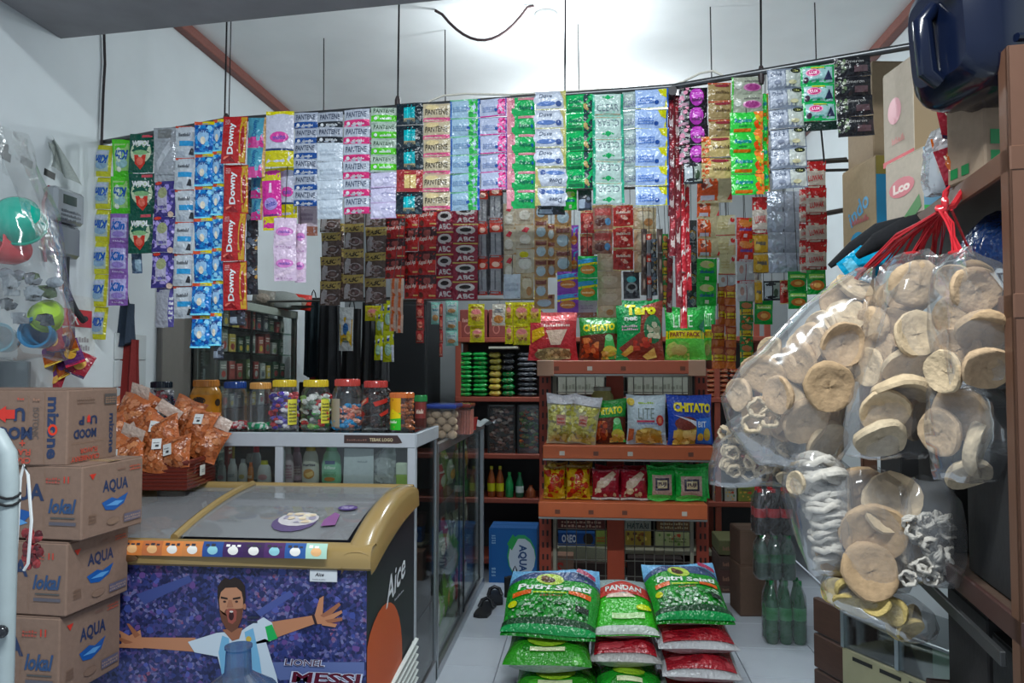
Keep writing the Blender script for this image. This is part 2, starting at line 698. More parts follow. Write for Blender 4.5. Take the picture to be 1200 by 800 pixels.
# cable dangling down the left wall and the black loop at the rail end
pts = [PX(122, 40, XL + .012), PX(123, 75, XL + .012), PX(121, 110, XL + .012), PX(119, 170, XL + .012)]
tag(MB().tube(pts, .006, mat('#3b3638', 'cloth'), 6).build('power_cable'), 'dark cable running down the left wall', 'cable')
pts = [P(112, 172, 3.04), P(103, 172, 3.03), P(98, 182, 3.06), P(99, 200, 3.08), P(106, 218, 3.1), P(113, 228, 3.12)]
tag(MB().tube(pts, .007, mat('#2d2a2c', 'cloth'), 6).build('power_cable'), 'black cable looping at the left end of the rail', 'cable')
pts = []
for i in range(15):
    u = i / 14
    pts.append(P(510 + 116 * u, 3 + 47 * math.sin(PI * min(1, u * 1.02)) ** .8 - 6 * u, 3.62))
pts = [Vector((p.x, p.y, min(p.z, ZC - .004))) for p in pts]
tag(MB().tube(pts, .007, mat('#4a3a3c', 'cloth'), 6).build('power_cable'), 'brown cable sagging under the ceiling near the bulb', 'cable')
pts = [P(x, y, bar_y(x)) for x, y in ((497, 125), (505, 118), (520, 112), (545, 110), (600, 111), (650, 108), (700, 105), (760, 103), (785, 101), (800, 96), (820, 86), (835, 83), (850, 90))]
tag(MB().tube(pts, .004, mat('#cfccc0', 'cloth'), 6).build('string_line'), 'thin white cord strung just above the sachets', 'cord')

q = P(84, 205, 2.95)
m = MB()
m.grid(lambda u, v: (-.05 + .12 * u * v + .01 * math.sin(9 * u), .012 * math.sin(12 * u + 3 * v), .09 + .05 * u - .2 * v * (.35 + .65 * u)), 16, 8, mat('#9aa19c', 'cloth'))
o = m.build('folded_tarp', None, (XL + .055, 2.72, P(80, 200, 2.72).z), smooth=60)
tag(o, 'small grey folded tarp hanging on the left wall above the meter', 'tarp')

# ------------------------------------------------------------------ electricity meter on the left wall
p = PX(66, 262, XL)
t = thing('electricity_meter', 'grey plastic electricity meter on the left wall', 'meter', (XL, p.y, p.z))
G1, G2 = mat('#8d949a', 'gloss'), mat('#70767c', 'gloss')
MB().box(0, .06, -.085, .085, -.0, .13, G1, .012).build('meter_body', t)
MB().box(0, .05, -.08, .08, -.13, -.005, G2, .012).build('terminal_cover', t)
MB().box(.06, .062, -.045, .03, .07, .105, mat('#3e4a48', 'gloss')).build('meter_display', t)
d = MB()
printed(d, face_map((.0605, -.07, .0), (0, .14, 0), (0, 0, .06), (1, 0, 0)), 2.3, [('q', .1, .1, .9, .9, 3, '#4a4f55')])
d.build('meter_lettering', t)
MB().tube([(.03, .02, -.12), (.03, .02, -.25), (.05, .05, -.33), (.05, .1, -.37), (.03, .14, -.36)], .012, mat('#2a2c30', 'cloth'), 8).build('meter_cable', t)
MB().tube([(.02, -.07, .13), (.02, -.1, .06), (.02, -.1, -.08), (.02, -.08, -.16)], .006, mat('#8a4a50', 'cloth'), 6).build('meter_cable', t)

# ------------------------------------------------------------------ cartons on the left
def carton(name, label, loc, rot, w, d, h, col='#83695a', front=(), right=(), left=(), tape=True, group=None, cat='carton'):
    """origin bottom centre; front is -y, right is +x, left is -x"""
    t = thing(name, label, cat, loc, (0, 0, rot), group)
    cm = mat(col, 'card')
    m = MB().box(-w / 2, w / 2, -d / 2, d / 2, 0, h, cm, .004)
    m.build('carton_body', t, smooth=0)
    f = MB()
    z = h
    f.box(-w / 2 + .003, w / 2 - .003, -d / 2 + .002, -.002, z, z + .003, cm)
    f.box(-w / 2 + .003, w / 2 - .003, .002, d / 2 - .002, z, z + .003, cm)
    f.build('top_flap', t, smooth=0)
    if tape:
        k = MB().box(-w / 2 - .0006, w / 2 + .0006, -.025, .025, h + .0032, h + .004, mat('#a98f6a', 'gloss'))
        k.build('packing_tape', t, smooth=0)
    for des, o_, u_, n_, a_ in ((front, (-w / 2, -d / 2, 0), (w, 0, 0), (0, -1, 0), w / h), (right, (w / 2, -d / 2, 0), (0, d, 0), (1, 0, 0), d / h), (left, (-w / 2, d / 2, 0), (0, -d, 0), (-1, 0, 0), d / h)):
        if des:
            printed(MB(), face_map(o_, u_, (0, 0, h), n_), a_, des).build('carton_print', t, smooth=0)
    return t


NAVY, RED_, BLU = '#22304f', '#b8392f', '#1f4f8f'
aq_f = [('t', 'AQUA', .47, .62, .28, NAVY, {'bold': .03}), ('p', [(.3, .30), (.48, .42), (.62, .36), (.54, .22), (.38, .2)], BLU), ('p', [(.32, .27), (.48, .30), (.58, .22), (.48, .16), (.38, .16)], '#5b8fc0'),
        ('t', 'lokal', .85, .46, .2, '#2b4468', {'shear': .2, 'bold': .035, 'w': .2}), ('r', .76, .29, .95, .31, '#4a4a4a'), ('r', .75, .2, .96, .245, '#55525a'),
        ('t', '11', .88, .82, .09, RED_), ('q', .72, .77, .84, .86, 2, '#9c4a40'), ('r', .71, .05, .712, .95, '#7c604c')]
aq_r = [('t', 'AQUA', .52, .66, .2, NAVY, {'bold': .03, 'w': .42}), ('p', [(.3, .45), (.46, .5), (.55, .46), (.73, .52), (.66, .38), (.5, .31), (.36, .34)], BLU), ('p', [(.36, .40), (.52, .44), (.66, .42), (.55, .37)], '#5b8fc0'),
        ('p', [(.1, .88), (.2, .88), (.15, .8)], RED_), ('q', .55, .87, .68, .92, 1, '#7a5c50'), ('q', .75, .84, .95, .93, 2, '#a8523f'), ('q', .1, .2, .22, .34, 3, '#6d5546'),
        ('e', .48, .16, .1, .05, '#7c6556'), ('r', .66, .1, .95, .22, '#5b5766'), ('q', .67, .12, .94, .2, 2, '#8f7a70')]
# bottom to top: three water cartons and the drink carton on them. pixel rows of the front right vertical edge give the heights
RB = math.radians(-4)
W_, D_, H_ = .42, .27, .205


def stack_corner(px, py, Y):
    return P(px, py, Y)


def put_carton(px, pyb, pyt, Y, rot, w, d, label, **kw):
    """the near right vertical edge stands at pixel column px, from row pyb up to pyt"""
    c0, c1 = P(px, pyb, Y), P(px, pyt, Y)
    h = c1.z - c0.z
    # corner (w/2, -d/2) rotated
    cx, cy = w / 2, -d / 2
    ox = c0.x - (cx * math.cos(rot) - cy * math.sin(rot))
    oy = c0.y - (cx * math.sin(rot) + cy * math.cos(rot))
    return carton(kw.pop('name', 'water_carton'), label, (ox, oy, c0.z), rot, w, d, h, **kw)


c3 = put_carton(68, 822, 725, 2.10, RB + .02, .42, .27, 'brown bottled water carton at the bottom of the left stack', front=aq_f, right=aq_r)
c2 = put_carton(77, 723, 637, 2.10, RB, .42, .27, 'brown bottled water carton, middle one of the left stack', front=aq_f, right=aq_r)
c1 = put_carton(95, 634, 547, 2.10, RB - .01, .42, .27, 'brown bottled water carton right under the isotonic drink carton', front=aq_f, right=aq_r)
GREY = '#5b5350'
miz_f = [('t', 'mizone', .89, .5, .16, NAVY, {'rot': -90, 'bold': .035, 'w': .45}), ('o', .89, .475, .036, .075, .42, '#c8402e'),
         ('r', .825, .02, .828, .98, '#7c604c'), ('t', 'ISOTONIC', .76, .56, .085, GREY, {'rot': -90, 'bold': .0, 'w': .23}), ('r', .70, .38, .702, .95, '#7c604c'),
         ('t', 'MOOD', .55, .43, .17, NAVY, {'rot': 180, 'bold': .045}), ('t', 'U', .635, .68, .18, NAVY, {'rot': 180, 'bold': .045}),
         ('p', [(.60, .62), (.60, .74), (.53, .74), (.53, .79), (.44, .68), (.53, .57), (.53, .62)], '#c23b34'), ('t', 'P', .38, .68, .18, NAVY, {'rot': 180, 'bold': .045}),
         ('t', 'CRANBERRY', .56, .07, .08, '#b0493c', {'rot': 180, 'bold': .02}), ('t', 'FLAVOR', .62, .18, .08, '#b0493c', {'rot': 180, 'bold': .02}), ('t', '+', .665, .30, .08, '#b0493c'),
         ('q', .62, .87, .68, .91, 1, '#b0493c'), ('q', .74, .86, .8, .91, 1, '#8d6a58')]
miz_r = [('t', 'mizone', .87, .36, .12, NAVY, {'rot': -90, 'bold': .03, 'w': .5}), ('t', 'MOOD', .33, .40, .13, NAVY, {'rot': 180, 'bold': .045, 'w': .44}), ('t', 'U  P', .38, .58, .12, NAVY, {'rot': 180, 'bold': .04, 'w': .36}),
         ('p', [(.36, .55), (.42, .55), (.42, .62), (.39, .66), (.36, .62)], '#c23b34'), ('t', 'CRANBERRY', .34, .07, .07, '#b0493c', {'rot': 180, 'w': .55}), ('t', 'FLAVOR', .4, .17, .07, '#b0493c', {'rot': 180, 'w': .34}),
         ('r', .06, .28, .72, .285, '#7c604c'), ('r', .7, .78, .95, .93, '#4f4a48'), ('q', .72, .8, .94, .9, 3, '#8f6f58'), ('q', .16, .82, .5, .9, 2, '#7a6458')]
put_carton(78, 546, 457, 2.11, RB + .10, .40, .25, 'brown isotonic drink carton with a red arrow on top of the left stack', name='drink_carton', front=miz_f, right=miz_r, tape=False)

# ------------------------------------------------------------------ sheet metal post of the folding gate, near left
t = thing('gate_post', 'pale steel post of the shop gate at the left edge', 'gate', (P(4, 800, 1.55).x, 1.55, 0))
GP = mat('#9aa6a8', 'paint')
hh = P(8, 515, 1.55).z
m = MB()
m.tube([(0, 0, 0), (.002, 0, hh - .09), (-.004, 0, hh - .03), (-.03, 0, hh + .01), (-.08, 0, hh + .03)], [.019, .019, .019, .018, .015], GP, 10)
m.build('post_tube', t)
for z in (hh - .12, hh - .135):
    MB().tube([(.022 * math.cos(a), .022 * math.sin(a), z + .004 * math.sin(2 * a)) for a in [2 * PI * k / 12 for k in range(13)]], .003, mat('#1c1d20', 'cloth'), 5).build('tie_string', t)
MB().blob((.012, -.026, P(8, 735, 1.55).z), (.016, .012, .014), mat('#23262a', 'gloss')).build('latch_knob', t)
pts = [P(x, y, 1.6) for x, y in ((14, 800), (18, 668), (24, 560), (28, 545), (33, 556), (37, 610), (33, 660), (28, 668))]
tag(MB().tube(pts, .0035, mat('#d5d8d8', 'gloss'), 6).build('plastic_strap'), 'white plastic strap looped beside the gate post', 'strap')
m = MB()
for i in range(22):
    q = P(38 + random.uniform(-9, 9), 640 + random.uniform(-20, 24), 1.66)
    m.blob(q, (.011, .008, .012), mat(random.choice(['#5a2226', '#7a3032', '#40181c']), 'foil'), 6, 4)
tag(m.build('foil_garland'), 'small red foil garland hanging behind the gate post', 'garland')

# ------------------------------------------------------------------ toys in clear bags, top left
FILM = film_mat('clear_bag_film', (.97, .98, .98), .03, .035, 14, .12, .45, .35)


def bowl(name, label, loc, rot, r, depth, col, cat='toy', wall=.006):
    t = thing(name, label, cat, loc, rot)
    cm = mat(col, 'gloss')
    pr = [(.001, 0), (r * .55, .002), (r * .85, depth * .25), (r * .97, depth * .6), (r, depth), (r * 1.04, depth), (r * 1.04, depth - .006),
          ]
    inner = [(r * 1.0, depth), (r - wall, depth - .002), (r * .92 - wall, depth * .55), (r * .8 - wall, depth * .28), (r * .5, .01), (.001, .009)]
    m = MB()
    m.lathe(pr, cm, 24, caps=False)
    m.lathe(inner, cm, 24, caps=False)
    m.build('bowl_wall', t)
    MB().lathe([(r * 1.0, depth - .004), (r * 1.07, depth - .004), (r * 1.08, depth + .003), (r * 1.0, depth + .004)], cm, 24, caps=False).build('bowl_rim', t)
    return t


bowl('plastic_bowl', 'round teal green plastic bowl in the clear bag, top left', P(18, 243, 2.26), (math.radians(-118), 0, math.radians(30)), .076, .09, '#12a48e', 'bowl')
bowl('plastic_cup', 'coral red plastic cup lying in the clear bag below the teal bowl', P(30, 296, 2.40), (math.radians(82), 0, math.radians(-12)), .062, .13, '#c9454a', 'cup')
bowl('plastic_bowl', 'lime green plastic bowl in the clear bag at its right side', P(60, 362, 2.34), (math.radians(-110), 0, math.radians(50)), .05, .07, '#9cc22c', 'bowl')
bowl('plastic_cup', 'blue plastic cup at the bottom right of the toy bag', P(56, 396, 2.42), (math.radians(82), 0, math.radians(15)), .048, .10, '#1f6f9c', 'cup')
bowl('plastic_cup', 'teal blue plastic cup at the bottom left of the toy bag', P(14, 401, 2.42), (math.radians(82), 0, math.radians(15)), .045, .09, '#177f97', 'cup')


def film_bag_mesh(rows, depth_fn, mtl, nu=18, wob=.006, seed=3, fold=5):
    """loft through rows of (centre, half width, half depth)"""
    rng = random.Random(seed)
    ph = [rng.uniform(0, 6) for _ in range(4)]
    nv = len(rows) - 1

    def fn(u, v):
        k = v * nv
        i = min(int(k), nv - 1)
        f = k - i
        c = Vector(rows[i][0]).lerp(Vector(rows[i + 1][0]), f)
        hw = rows[i][1] * (1 - f) + rows[i + 1][1] * f
        hd = rows[i][2] * (1 - f) + rows[i + 1][2] * f
        a = 2 * PI * u
        kx = 1 + wob / max(hw, .02) * math.sin(fold * a + ph[0] + 5 * v) + .5 * wob / max(hw, .02) * math.sin(2 * fold * a + ph[1] - 9 * v)
        return c + Vector((math.cos(a) * hw * kx, math.sin(a) * hd * kx, wob * .6 * math.sin(3 * a + ph[2] + 6 * v)))
    mb = MB()
    mb.grid(fn, nu, nv * 3, mtl, True)
    return mb


def px_bag(name, label, rows, Y, thick, mtl, seed=1, wob=.006, tie=None, group=None):
    """rows: list of (px centre, py, half width px) from top to bottom"""
    rr = []
    k = PW(Y)
    for i, (x, y, hw) in enumerate(rows):
        f = i / (len(rows) - 1)
        p = P(x, y, Y)
        td = thick * (math.sin(PI * min(1, .12 + f * .8)) ** .6)
        rr.append((p, hw * k, max(td, .006)))
    rr.append((rr[-1][0] + Vector((0, 0, -.002)), rr[-1][1] * .6, .004))
    base = Vector(rr[-1][0])
    t = thing(name, label, 'bag', base, group=group)
    mb = film_bag_mesh([(Vector(c) - base, a, b) for c, a, b in rr], None, mtl, seed=seed, wob=wob)
    mb.build('bag_film', t, smooth=70)
    if tie:
        c = rr[0][0] - base
        MB().tube([c + Vector((math.cos(a) * rr[0][1] * 1.05, math.sin(a) * .012, 0)) for a in [2 * PI * k / 12 for k in range(13)]], .004, mat(tie, 'gloss'), 6).build('tie', t)
    return t


px_bag('toy_bag', 'clear plastic bag of coloured bowls and cups hanging at the upper left', [(8, 150, 3), (14, 200, 18), (20, 245, 38), (26, 300, 44), (32, 350, 48), (36, 395, 50), (36, 420, 46)], 2.33, .13, FILM, 5, .012)
# grey strips and shreds visible in the bag
m = MB()
for i in range(14):
    q = P(random.uniform(5, 66), random.uniform(315, 375), 2.33 + random.uniform(-.05, .05))
    m.blob(q, (.032, .010, .018), mat(random.choice(['#3b4046', '#6d7278', '#7c8389', '#4b5a40']), 'foil'), 6, 4, jit=.45)
tag(m.build('toy_pieces'), 'grey plastic pieces in the middle of the toy bag', 'toys', kind='stuff')

# bunch of small snack packs hanging under the toy bag
cols = ['#5a2f63', '#c06a2a', '#8f2f3a', '#caa23a', '#3b2b4a']
k = PW(2.75)
packm = [pillow_mesh('pack', .075, .095, .025, c, [('e', .5, .5, .3, .25, d_), ('q', .2, .7, .8, .85, 1, '#e8d8c0'), ('r', 0, .0, 1, .1, e_)], seed=i) for i, (c, d_, e_) in enumerate([('#5a2f63', '#c99a4a', '#c23a50'), ('#a8552a', '#5a2f63', '#e2c060'), ('#8f2f3a', '#d8a860', '#3b2b4a')])]
for i in range(18):
    px, py = 40 + (i % 5) * 12 + random.uniform(-3, 3), 405 + (i // 5) * 14 + random.uniform(-3, 3)
    o = link('snack_pack', packm[i % 3], None, P(px, py + 8, 2.72 + random.uniform(-.03, .03) + .02 * (i // 5)), (random.uniform(-.3, .3), random.uniform(-.5, .5), random.uniform(-.3, .3)))
    tag(o, 'small snack pack in the bunch under the toy bag', 'snack pack', 'bunch of snack packs under the toy bag')
# white board leaning behind the drink carton
q = P(16, 440, 2.5)
tag(MB().box(-.06, .06, -.008, .008, -.08, .05, mat('#9aa2a6', 'paint'), .003).build('white_board', None, q, smooth=0), 'small white board behind the drink carton', 'board')
# calendar sheet with red heading on the wall
q = PX(88, 375, XL + .004)
o = MB().box(0, .003, -.13, .13, -.18, .1, mat('#c4c8c8', 'card'))
printed(o, face_map((.003, -.13, -.18), (0, .26, 0), (0, 0, .28), (1, 0, 0)), .93, [('r', .1, .55, .9, .8, '#a8323a'), ('t', 'X', .5, .66, .16, '#e0dcd8'), ('q', .15, .1, .85, .45, 3, '#8a8688')])
tag(o.build('wall_notice', None, (XL, q.y, q.z), smooth=0), 'white paper notice with a red block on the left wall', 'notice')

# ------------------------------------------------------------------ ice cream chest freezer
FY0 = 2.40
FXR = P(430, 700, FY0).x
FW, FD = 1.16, .66
FZF = P(430, 664, FY0).z      # height of the front wall under the rim
FZB = FZF + .10               # the back is higher
t = FZ = thing('chest_freezer', 'dark ice cream chest freezer with tan rim, sloping glass lids and football poster', 'freezer', (FXR - FW / 2, FY0, 0))
hw = FW / 2
DARK = mat('#1b1a26', 'paint')
TAN = mat('#9a8152', 'gloss')
m = MB()
# wedge body
m.add([(-hw, 0, .06), (hw, 0, .06), (hw, FD, .06), (-hw, FD, .06), (-hw, 0, FZF), (hw, 0, FZF), (hw, FD, FZB), (-hw, FD, FZB)],
      [(0, 3, 2, 1), (0, 1, 5, 4), (1, 2, 6, 5), (2, 3, 7, 6), (3, 0, 4, 7)], DARK)
m.build('freezer_body', t, smooth=0)
for x in (-hw + .06, hw - .06):
    for y in (.06, FD - .06):
        MB().lathe([(.025, 0), (.03, .03), (.012, .03), (.012, .06)], mat('#2a2a2c', 'gloss'), 12, (x, y, 0)).build('castor', t)


def zrim(y):
    """curved side profile of the top: bulges upward"""
    u = y / FD
    return FZF + (FZB - FZF) * (1 - (1 - u) ** 2.0)


ZR = .055
# front rim, rounded tan bar
m = MB()
prof = [(-.012, -.01), (-.028, .0), (-.032, .025), (-.028, .05), (-.010, .066), (.03, .068), (.05, .05), (.05, -.01)]
m.grid(lambda u, v: ((-hw - .02) + (FW + .04) * v, prof[int(round(u * (len(prof) - 1)))][0], FZF + prof[int(round(u * (len(prof) - 1)))][1]), len(prof) - 1, 10, TAN)
m.build('front_rim', t)
m = MB()
m.tube([(-hw, FD - .02, FZB + .045), (hw, FD - .02, FZB + .045)], .022, TAN, 10)
m.build('back_rim', t)
for s in (-1, 1):
    m = MB()
    N = 14
    w0, w1 = (hw - .075) * s, (hw + .022) * s

    def fn(u, v, s=s):
        y = -.03 + (FD + .02) * v
        z = zrim(max(0, y)) + .012
        a = u * PI
        xc, rx = (w0 + w1) / 2, abs(w1 - w0) / 2
        # half-round top section plus outer skirt
        hgt = .05 + .03 * math.sin(PI * v) ** .7
        if y < .01: hgt *= .8
        return (xc - math.cos(a) * rx, y, z + math.sin(a) ** .55 * hgt - (.03 if u in (0, 1) else 0))
    m.grid(fn, 10, N, TAN)
    m.build('side_rim', t)
# curved glass lids
GLASS = film_mat('freezer_glass', (.80, .84, .86), .10, .24, 3, .05, .03)  # milky tint stands in for frost and the bright reflection on the lids
for k, (x0, x1) in enumerate(((-hw + .08, -.07), (-.09, hw - .08))):
    m = MB()
    m.grid(lambda u, v, x0=x0, x1=x1, k=k: (x0 + (x1 - x0) * u, .05 + (FD - .09) * v, zrim(.05 + (FD - .09) * v) + .045 + .012 * k), 4, 14, GLASS)
    m.build('glass_lid', t)
# middle curved frame of the front sliding lid
m = MB()
m.tube([(-.08, .03 + (FD - .07) * v, zrim(.03 + (FD - .07) * v) + .062) for v in [i / 12 for i in range(13)]], .014, TAN, 8)
m.build('lid_frame', t)
# white tub inside
m = MB()
m.box(-hw + .08, hw - .08, .05, FD - .05, FZF - .12, FZF - .10, mat('#b8c0c8', 'gloss'))
m.build('freezer_tub', t)
# round ice cream packs inside the glass
for i in range(10):
    m = MB()
    m.box(-.05, .05, -.03, .03, 0, .03, mat(random.choice(['#8c97b0', '#c9ccd4', '#7f86a0', '#b8a8c0']), 'foil'), .01)
    o = m.build('ice_cream_pack', None, (FZ.location.x + random.uniform(-.45, .45), FY0 + random.uniform(.1, .5), FZF - .0985), (0, 0, random.uniform(0, 3)))
    tag(o, 'pale ice cream pack lying in the freezer tub', 'ice cream', 'ice cream packs under the glass')
# price strip along the front of the rim
m = MB()
x0, x1 = -hw + .02, hw - .115
SM = lambda u, v, d: Vector((x0 + (x1 - x0) * u, -.030 + .008 * v ** 2 - d, FZF + .028 + .042 * v))
SM = lambda u, v, d: Vector((x0 + (x1 - x0) * u, -.031 + .028 * max(0, v - .45) ** 1.4 - d, FZF + .024 + .045 * v + d * .5))
cols = ['#c0723f', '#2f9a56', '#c77a48', '#c9814e', '#3fae5a', '#c77a48', '#b86f4a', '#cf8350', '#c58050', '#2b4a86', '#3a2150', '#38204a', '#4a2a5a', '#30548e', '#a8c8b8']
ds = []
for i, c in enumerate(cols):
    ds.append(('r', i / 15, 0, (i + 1) / 15, 1, c))
    ds.append(('e', (i + .5) / 15, .45, .017, .3, random.choice(['#e4e0da', '#6a2f6a', '#8fc0c8', '#e0b080', '#c23a40'])))
    ds.append(('q', (i + .15) / 15, .7, (i + .85) / 15, .95, 1, random.choice(['#e8e4e0', '#30303a'])))
printed(m, SM, 20, ds, .0012)
m.build('price_strip', t)
m = MB().lathe([(.035, 0), (.035, .004), (.02, .008)], mat('#8d6b4a', 'metal'), 16, sy=.35)
o = m.build('lid_handle', t, (-.2, -.034, FZF + .018), (PI / 2, 0, 0))
# stickers on the glass
m = MB()
xg = hw - .08 - (-.09)
GM = lambda u, v, d: Vector((-.09 + xg * u, .05 + (FD - .09) * v, zrim(.05 + (FD - .09) * v) + .058 + d))
printed(m, GM, .9, [('e', .62, .20, .13, .13, '#55476a'), ('e', .63, .24, .12, .10, '#b9b4b6'), ('n', .54, .18, .74, .32, 14, .03, ['#d8cdb8', '#8f8a9a', '#c9b8a0']),
                    ('e', .87, .42, .06, .045, '#47366a'), ('t', 'DELAP', .87, .42, .04, '#b8b0c8', {'w': .07}), ('p', [(.8, .13), (.88, .15), (.86, .3), (.82, .33), (.79, .22)], '#7a4f7c')], .002)
m.build('lid_sticker', t)

# front poster: footballer with arms spread before a crowd
PH = FZF - .07
A_ = FW / PH
SK, SK2, JW, JB = '#a8765a', '#8a5a44', '#b9c4cc', '#6fa0bd'
# poster coordinates: u 0..1 across the freezer width, pixel helper keeps the layout of the photograph


def pu(px):
    return (P(px, 700, FY0).x - (FXR - FW)) / FW


def pv(py):
    return (P(300, py, FY0).z - .07) / PH


def pp(*pts):
    return [(pu(x), pv(y)) for x, y in pts]


def crowd_mat():
    """printed blur of a stadium crowd: small cells of blue, violet, white and some red"""
    m = bpy.data.materials.new('print_crowd')
    m.use_nodes = True
    n, l = m.node_tree.nodes, m.node_tree.links
    b = n['Principled BSDF']
    b.inputs['Roughness'].default_value = .4
    tc = n.new('ShaderNodeTexCoord')
    vo = n.new('ShaderNodeTexVoronoi')
    vo.inputs['Scale'].default_value = 105
    nz = n.new('ShaderNodeTexNoise')
    nz.inputs['Scale'].default_value = 9
    nz.inputs['Detail'].default_value = 5
    l.new(tc.outputs['Object'], vo.inputs['Vector'])
    l.new(tc.outputs['Object'], nz.inputs['Vector'])
    sp = n.new('ShaderNodeSeparateColor')
    l.new(vo.outputs['Color'], sp.inputs[0])
    mx = n.new('ShaderNodeMath')
    mx.operation = 'MULTIPLY_ADD'
    mx.inputs[1].default_value = .62
    l.new(sp.outputs[0], mx.inputs[0])
    m2 = n.new('ShaderNodeMath')
    m2.operation = 'MULTIPLY_ADD'
    m2.inputs[1].default_value = 1.1
    m2.inputs[2].default_value = -.46
    l.new(nz.outputs['Fac'], m2.inputs[0])
    l.new(m2.outputs[0], mx.inputs[2])
    rp = n.new('ShaderNodeValToRGB')
    e = rp.color_ramp.elements
    e[0].position, e[0].color = 0, lin('#171c3c')
    e[1].position, e[1].color = 1, lin('#b4b6ce')
    for p_, c_ in ((.3, '#232a58'), (.48, '#36407c'), (.6, '#4a3a70'), (.7, '#6c719e'), (.82, '#7c3a58'), (.9, '#8f94bc')):
        q_ = e.new(p_)
        q_.color = lin(c_)
    l.new(mx.outputs[0], rp.inputs[0])
    l.new(rp.outputs[0], b.inputs['Base Color'])
    return m


CROWD = crowd_mat()
crowd = ['#26305e', '#3a4a86', '#5a5f96', '#1f2748', '#6a4a80', '#7f86b0', '#8a3550', '#a8a8c4', '#2a2a50', '#4a3a70']
des = [('r', 0, 0, 1, 1, CROWD), ('n', 0, .34, 1, 1, 260, .016, ['#2b3468', '#3a4682', '#4c5290', '#242a50', '#5a4278']),
       ('p', pp((160, 700), (170, 712), (225, 683), (222, 676)), '#3c487c'), ('p', pp((300, 716), (340, 690), (345, 696), (306, 722)), '#454f84'),
       ('n', 0, .30, 1, .40, 40, .02, ['#5a2a54', '#3a2f60']),
       ('r', 0, .12, 1, .31, '#27406a'), ('n', 0, .13, 1, .30, 60, .025, ['#2e5a80', '#3a7a92', '#26305e', '#1f3a60']), ('r', 0, 0, 1, .13, '#2c6d8a'),
       ('p', pp((300, 775), (428, 770), (428, 786), (330, 795)), '#56628c'),
       # left arm
       ('p', pp((143, 748), (163, 751), (230, 749), (240, 766), (165, 763), (145, 762)), SK),
       ('p', pp((166, 742), (170, 764), (140, 764), (152, 750)), SK), ('p', pp((137, 744), (139, 742), (158, 752), (154, 756)), SK), ('p', pp((136, 752), (137, 750), (158, 757), (150, 760)), SK2),
       ('p', pp((138, 762), (139, 760), (160, 758), (154, 764)), SK), ('p', pp((150, 735), (153, 735), (166, 748), (160, 752)), SK2),
       # right arm
       ('p', pp((315, 728), (326, 745), (372, 727), (368, 718)), SK), ('p', pp((366, 718), (378, 716), (392, 720), (388, 727), (372, 728)), SK),
       ('p', pp((369, 720), (375, 698), (380, 695), (379, 716)), SK), ('p', pp((376, 718), (398, 702), (400, 705), (384, 722)), SK2), ('p', pp((380, 720), (401, 711), (402, 714), (386, 725)), SK),
       ('p', pp((382, 723), (402, 719), (402, 723), (386, 727)), SK2), ('p', pp((378, 725), (396, 727), (394, 731), (378, 729)), SK),
       ('p', pp((366, 717), (369, 716), (373, 728), (370, 729)), '#2a1c20'),
       # shirt
       ('p', pp((222, 754), (256, 742), (265, 741), (275, 746), (292, 733), (310, 722), (320, 728), (325, 745), (318, 750), (312, 747), (326, 790), (330, 810), (268, 810), (257, 770), (230, 766)), JW),
       ('p', pp((262, 745), (270, 748), (275, 810), (265, 810), (258, 765)), JB), ('p', pp((288, 740), (298, 735), (306, 770), (312, 810), (300, 810)), JB), ('p', pp((278, 752), (286, 752), (290, 810), (282, 810)), JB),
       ('p', pp((312, 733), (320, 730), (327, 746), (316, 750)), '#2f9a52'), ('e', pu(293), pv(748), .008, .012, '#b8a050'),
       ('r', pu(291), pv(724), pu(305), pv(721), '#23283a'), ('r', pu(291), pv(729), pu(303), pv(726.5), '#23283a'),
       ('p', pp((262, 738), (286, 735), (282, 748), (274, 751)), SK2),
       # head
       ('p', pp((256, 700), (256, 688), (260, 681), (265, 677), (270, 679), (276, 676), (283, 679), (288, 686), (289, 700), (287, 712), (258, 712)), '#221713'),
       ('p', pp((258, 703), (260, 694), (265, 689), (278, 688), (284, 693), (286, 702), (286, 716), (282, 731), (275, 738), (268, 736), (262, 727), (259, 714)), '#a87a60'),
       ('p', pp((258, 714), (263, 720), (266, 714), (280, 713), (286, 712), (285, 724), (280, 736), (273, 741), (266, 736), (261, 727)), '#5e3a2b'),
       ('p', pp((266, 716), (269, 713), (276, 713), (279, 716), (278, 727), (274, 731), (269, 729)), '#8a4a40'), ('e', pu(272.5), pv(721.5), .0075, .019, '#2e0c10'), ('e', pu(272.5), pv(716.5), .0055, .004, '#c8c0b8'),
       ('p', pp((260, 699), (268, 700.5), (268, 702.5), (260, 701.5)), '#221713'), ('p', pp((274, 700.5), (283, 698.5), (283, 701), (274, 702.5)), '#221713'),
       ('e', pu(264.5), pv(705), .0046, .0045, '#3a241e'), ('e', pu(278.5), pv(704.5), .0046, .0045, '#3a241e'), ('p', pp((269, 703), (272.5, 703), (275, 711), (267, 711.5)), '#94654e'),
       ('e', pu(288), pv(710), .0045, .013, '#94654e'),
       ('t', 'LIONEL', pu(359), pv(773), .029, '#b8bccc', {'bold': .05, 'shear': .15, 'w': .115}), ('t', 'MESSI', pu(384), pv(790), .049, '#b8bccc', {'bold': .08, 'shear': .18, 'w': .2}),
       ('t', 'LIONEL', pu(359), pv(773), .027, '#40182c', {'bold': .004, 'shear': .15, 'w': .11}), ('t', 'MESSI', pu(384), pv(790), .045, '#4c0c20', {'bold': .03, 'shear': .18, 'w': .19}),
       ('r', pu(352), pv(799), pu(415), pv(797.5), '#2b2f50'),
       ]
m = MB()
printed(m, face_map((-hw, -.002, .07), (FW, 0, 0), (0, 0, PH), (0, -1, 0)), A_, des, .0003)
m.build('freezer_poster', t, smooth=0)
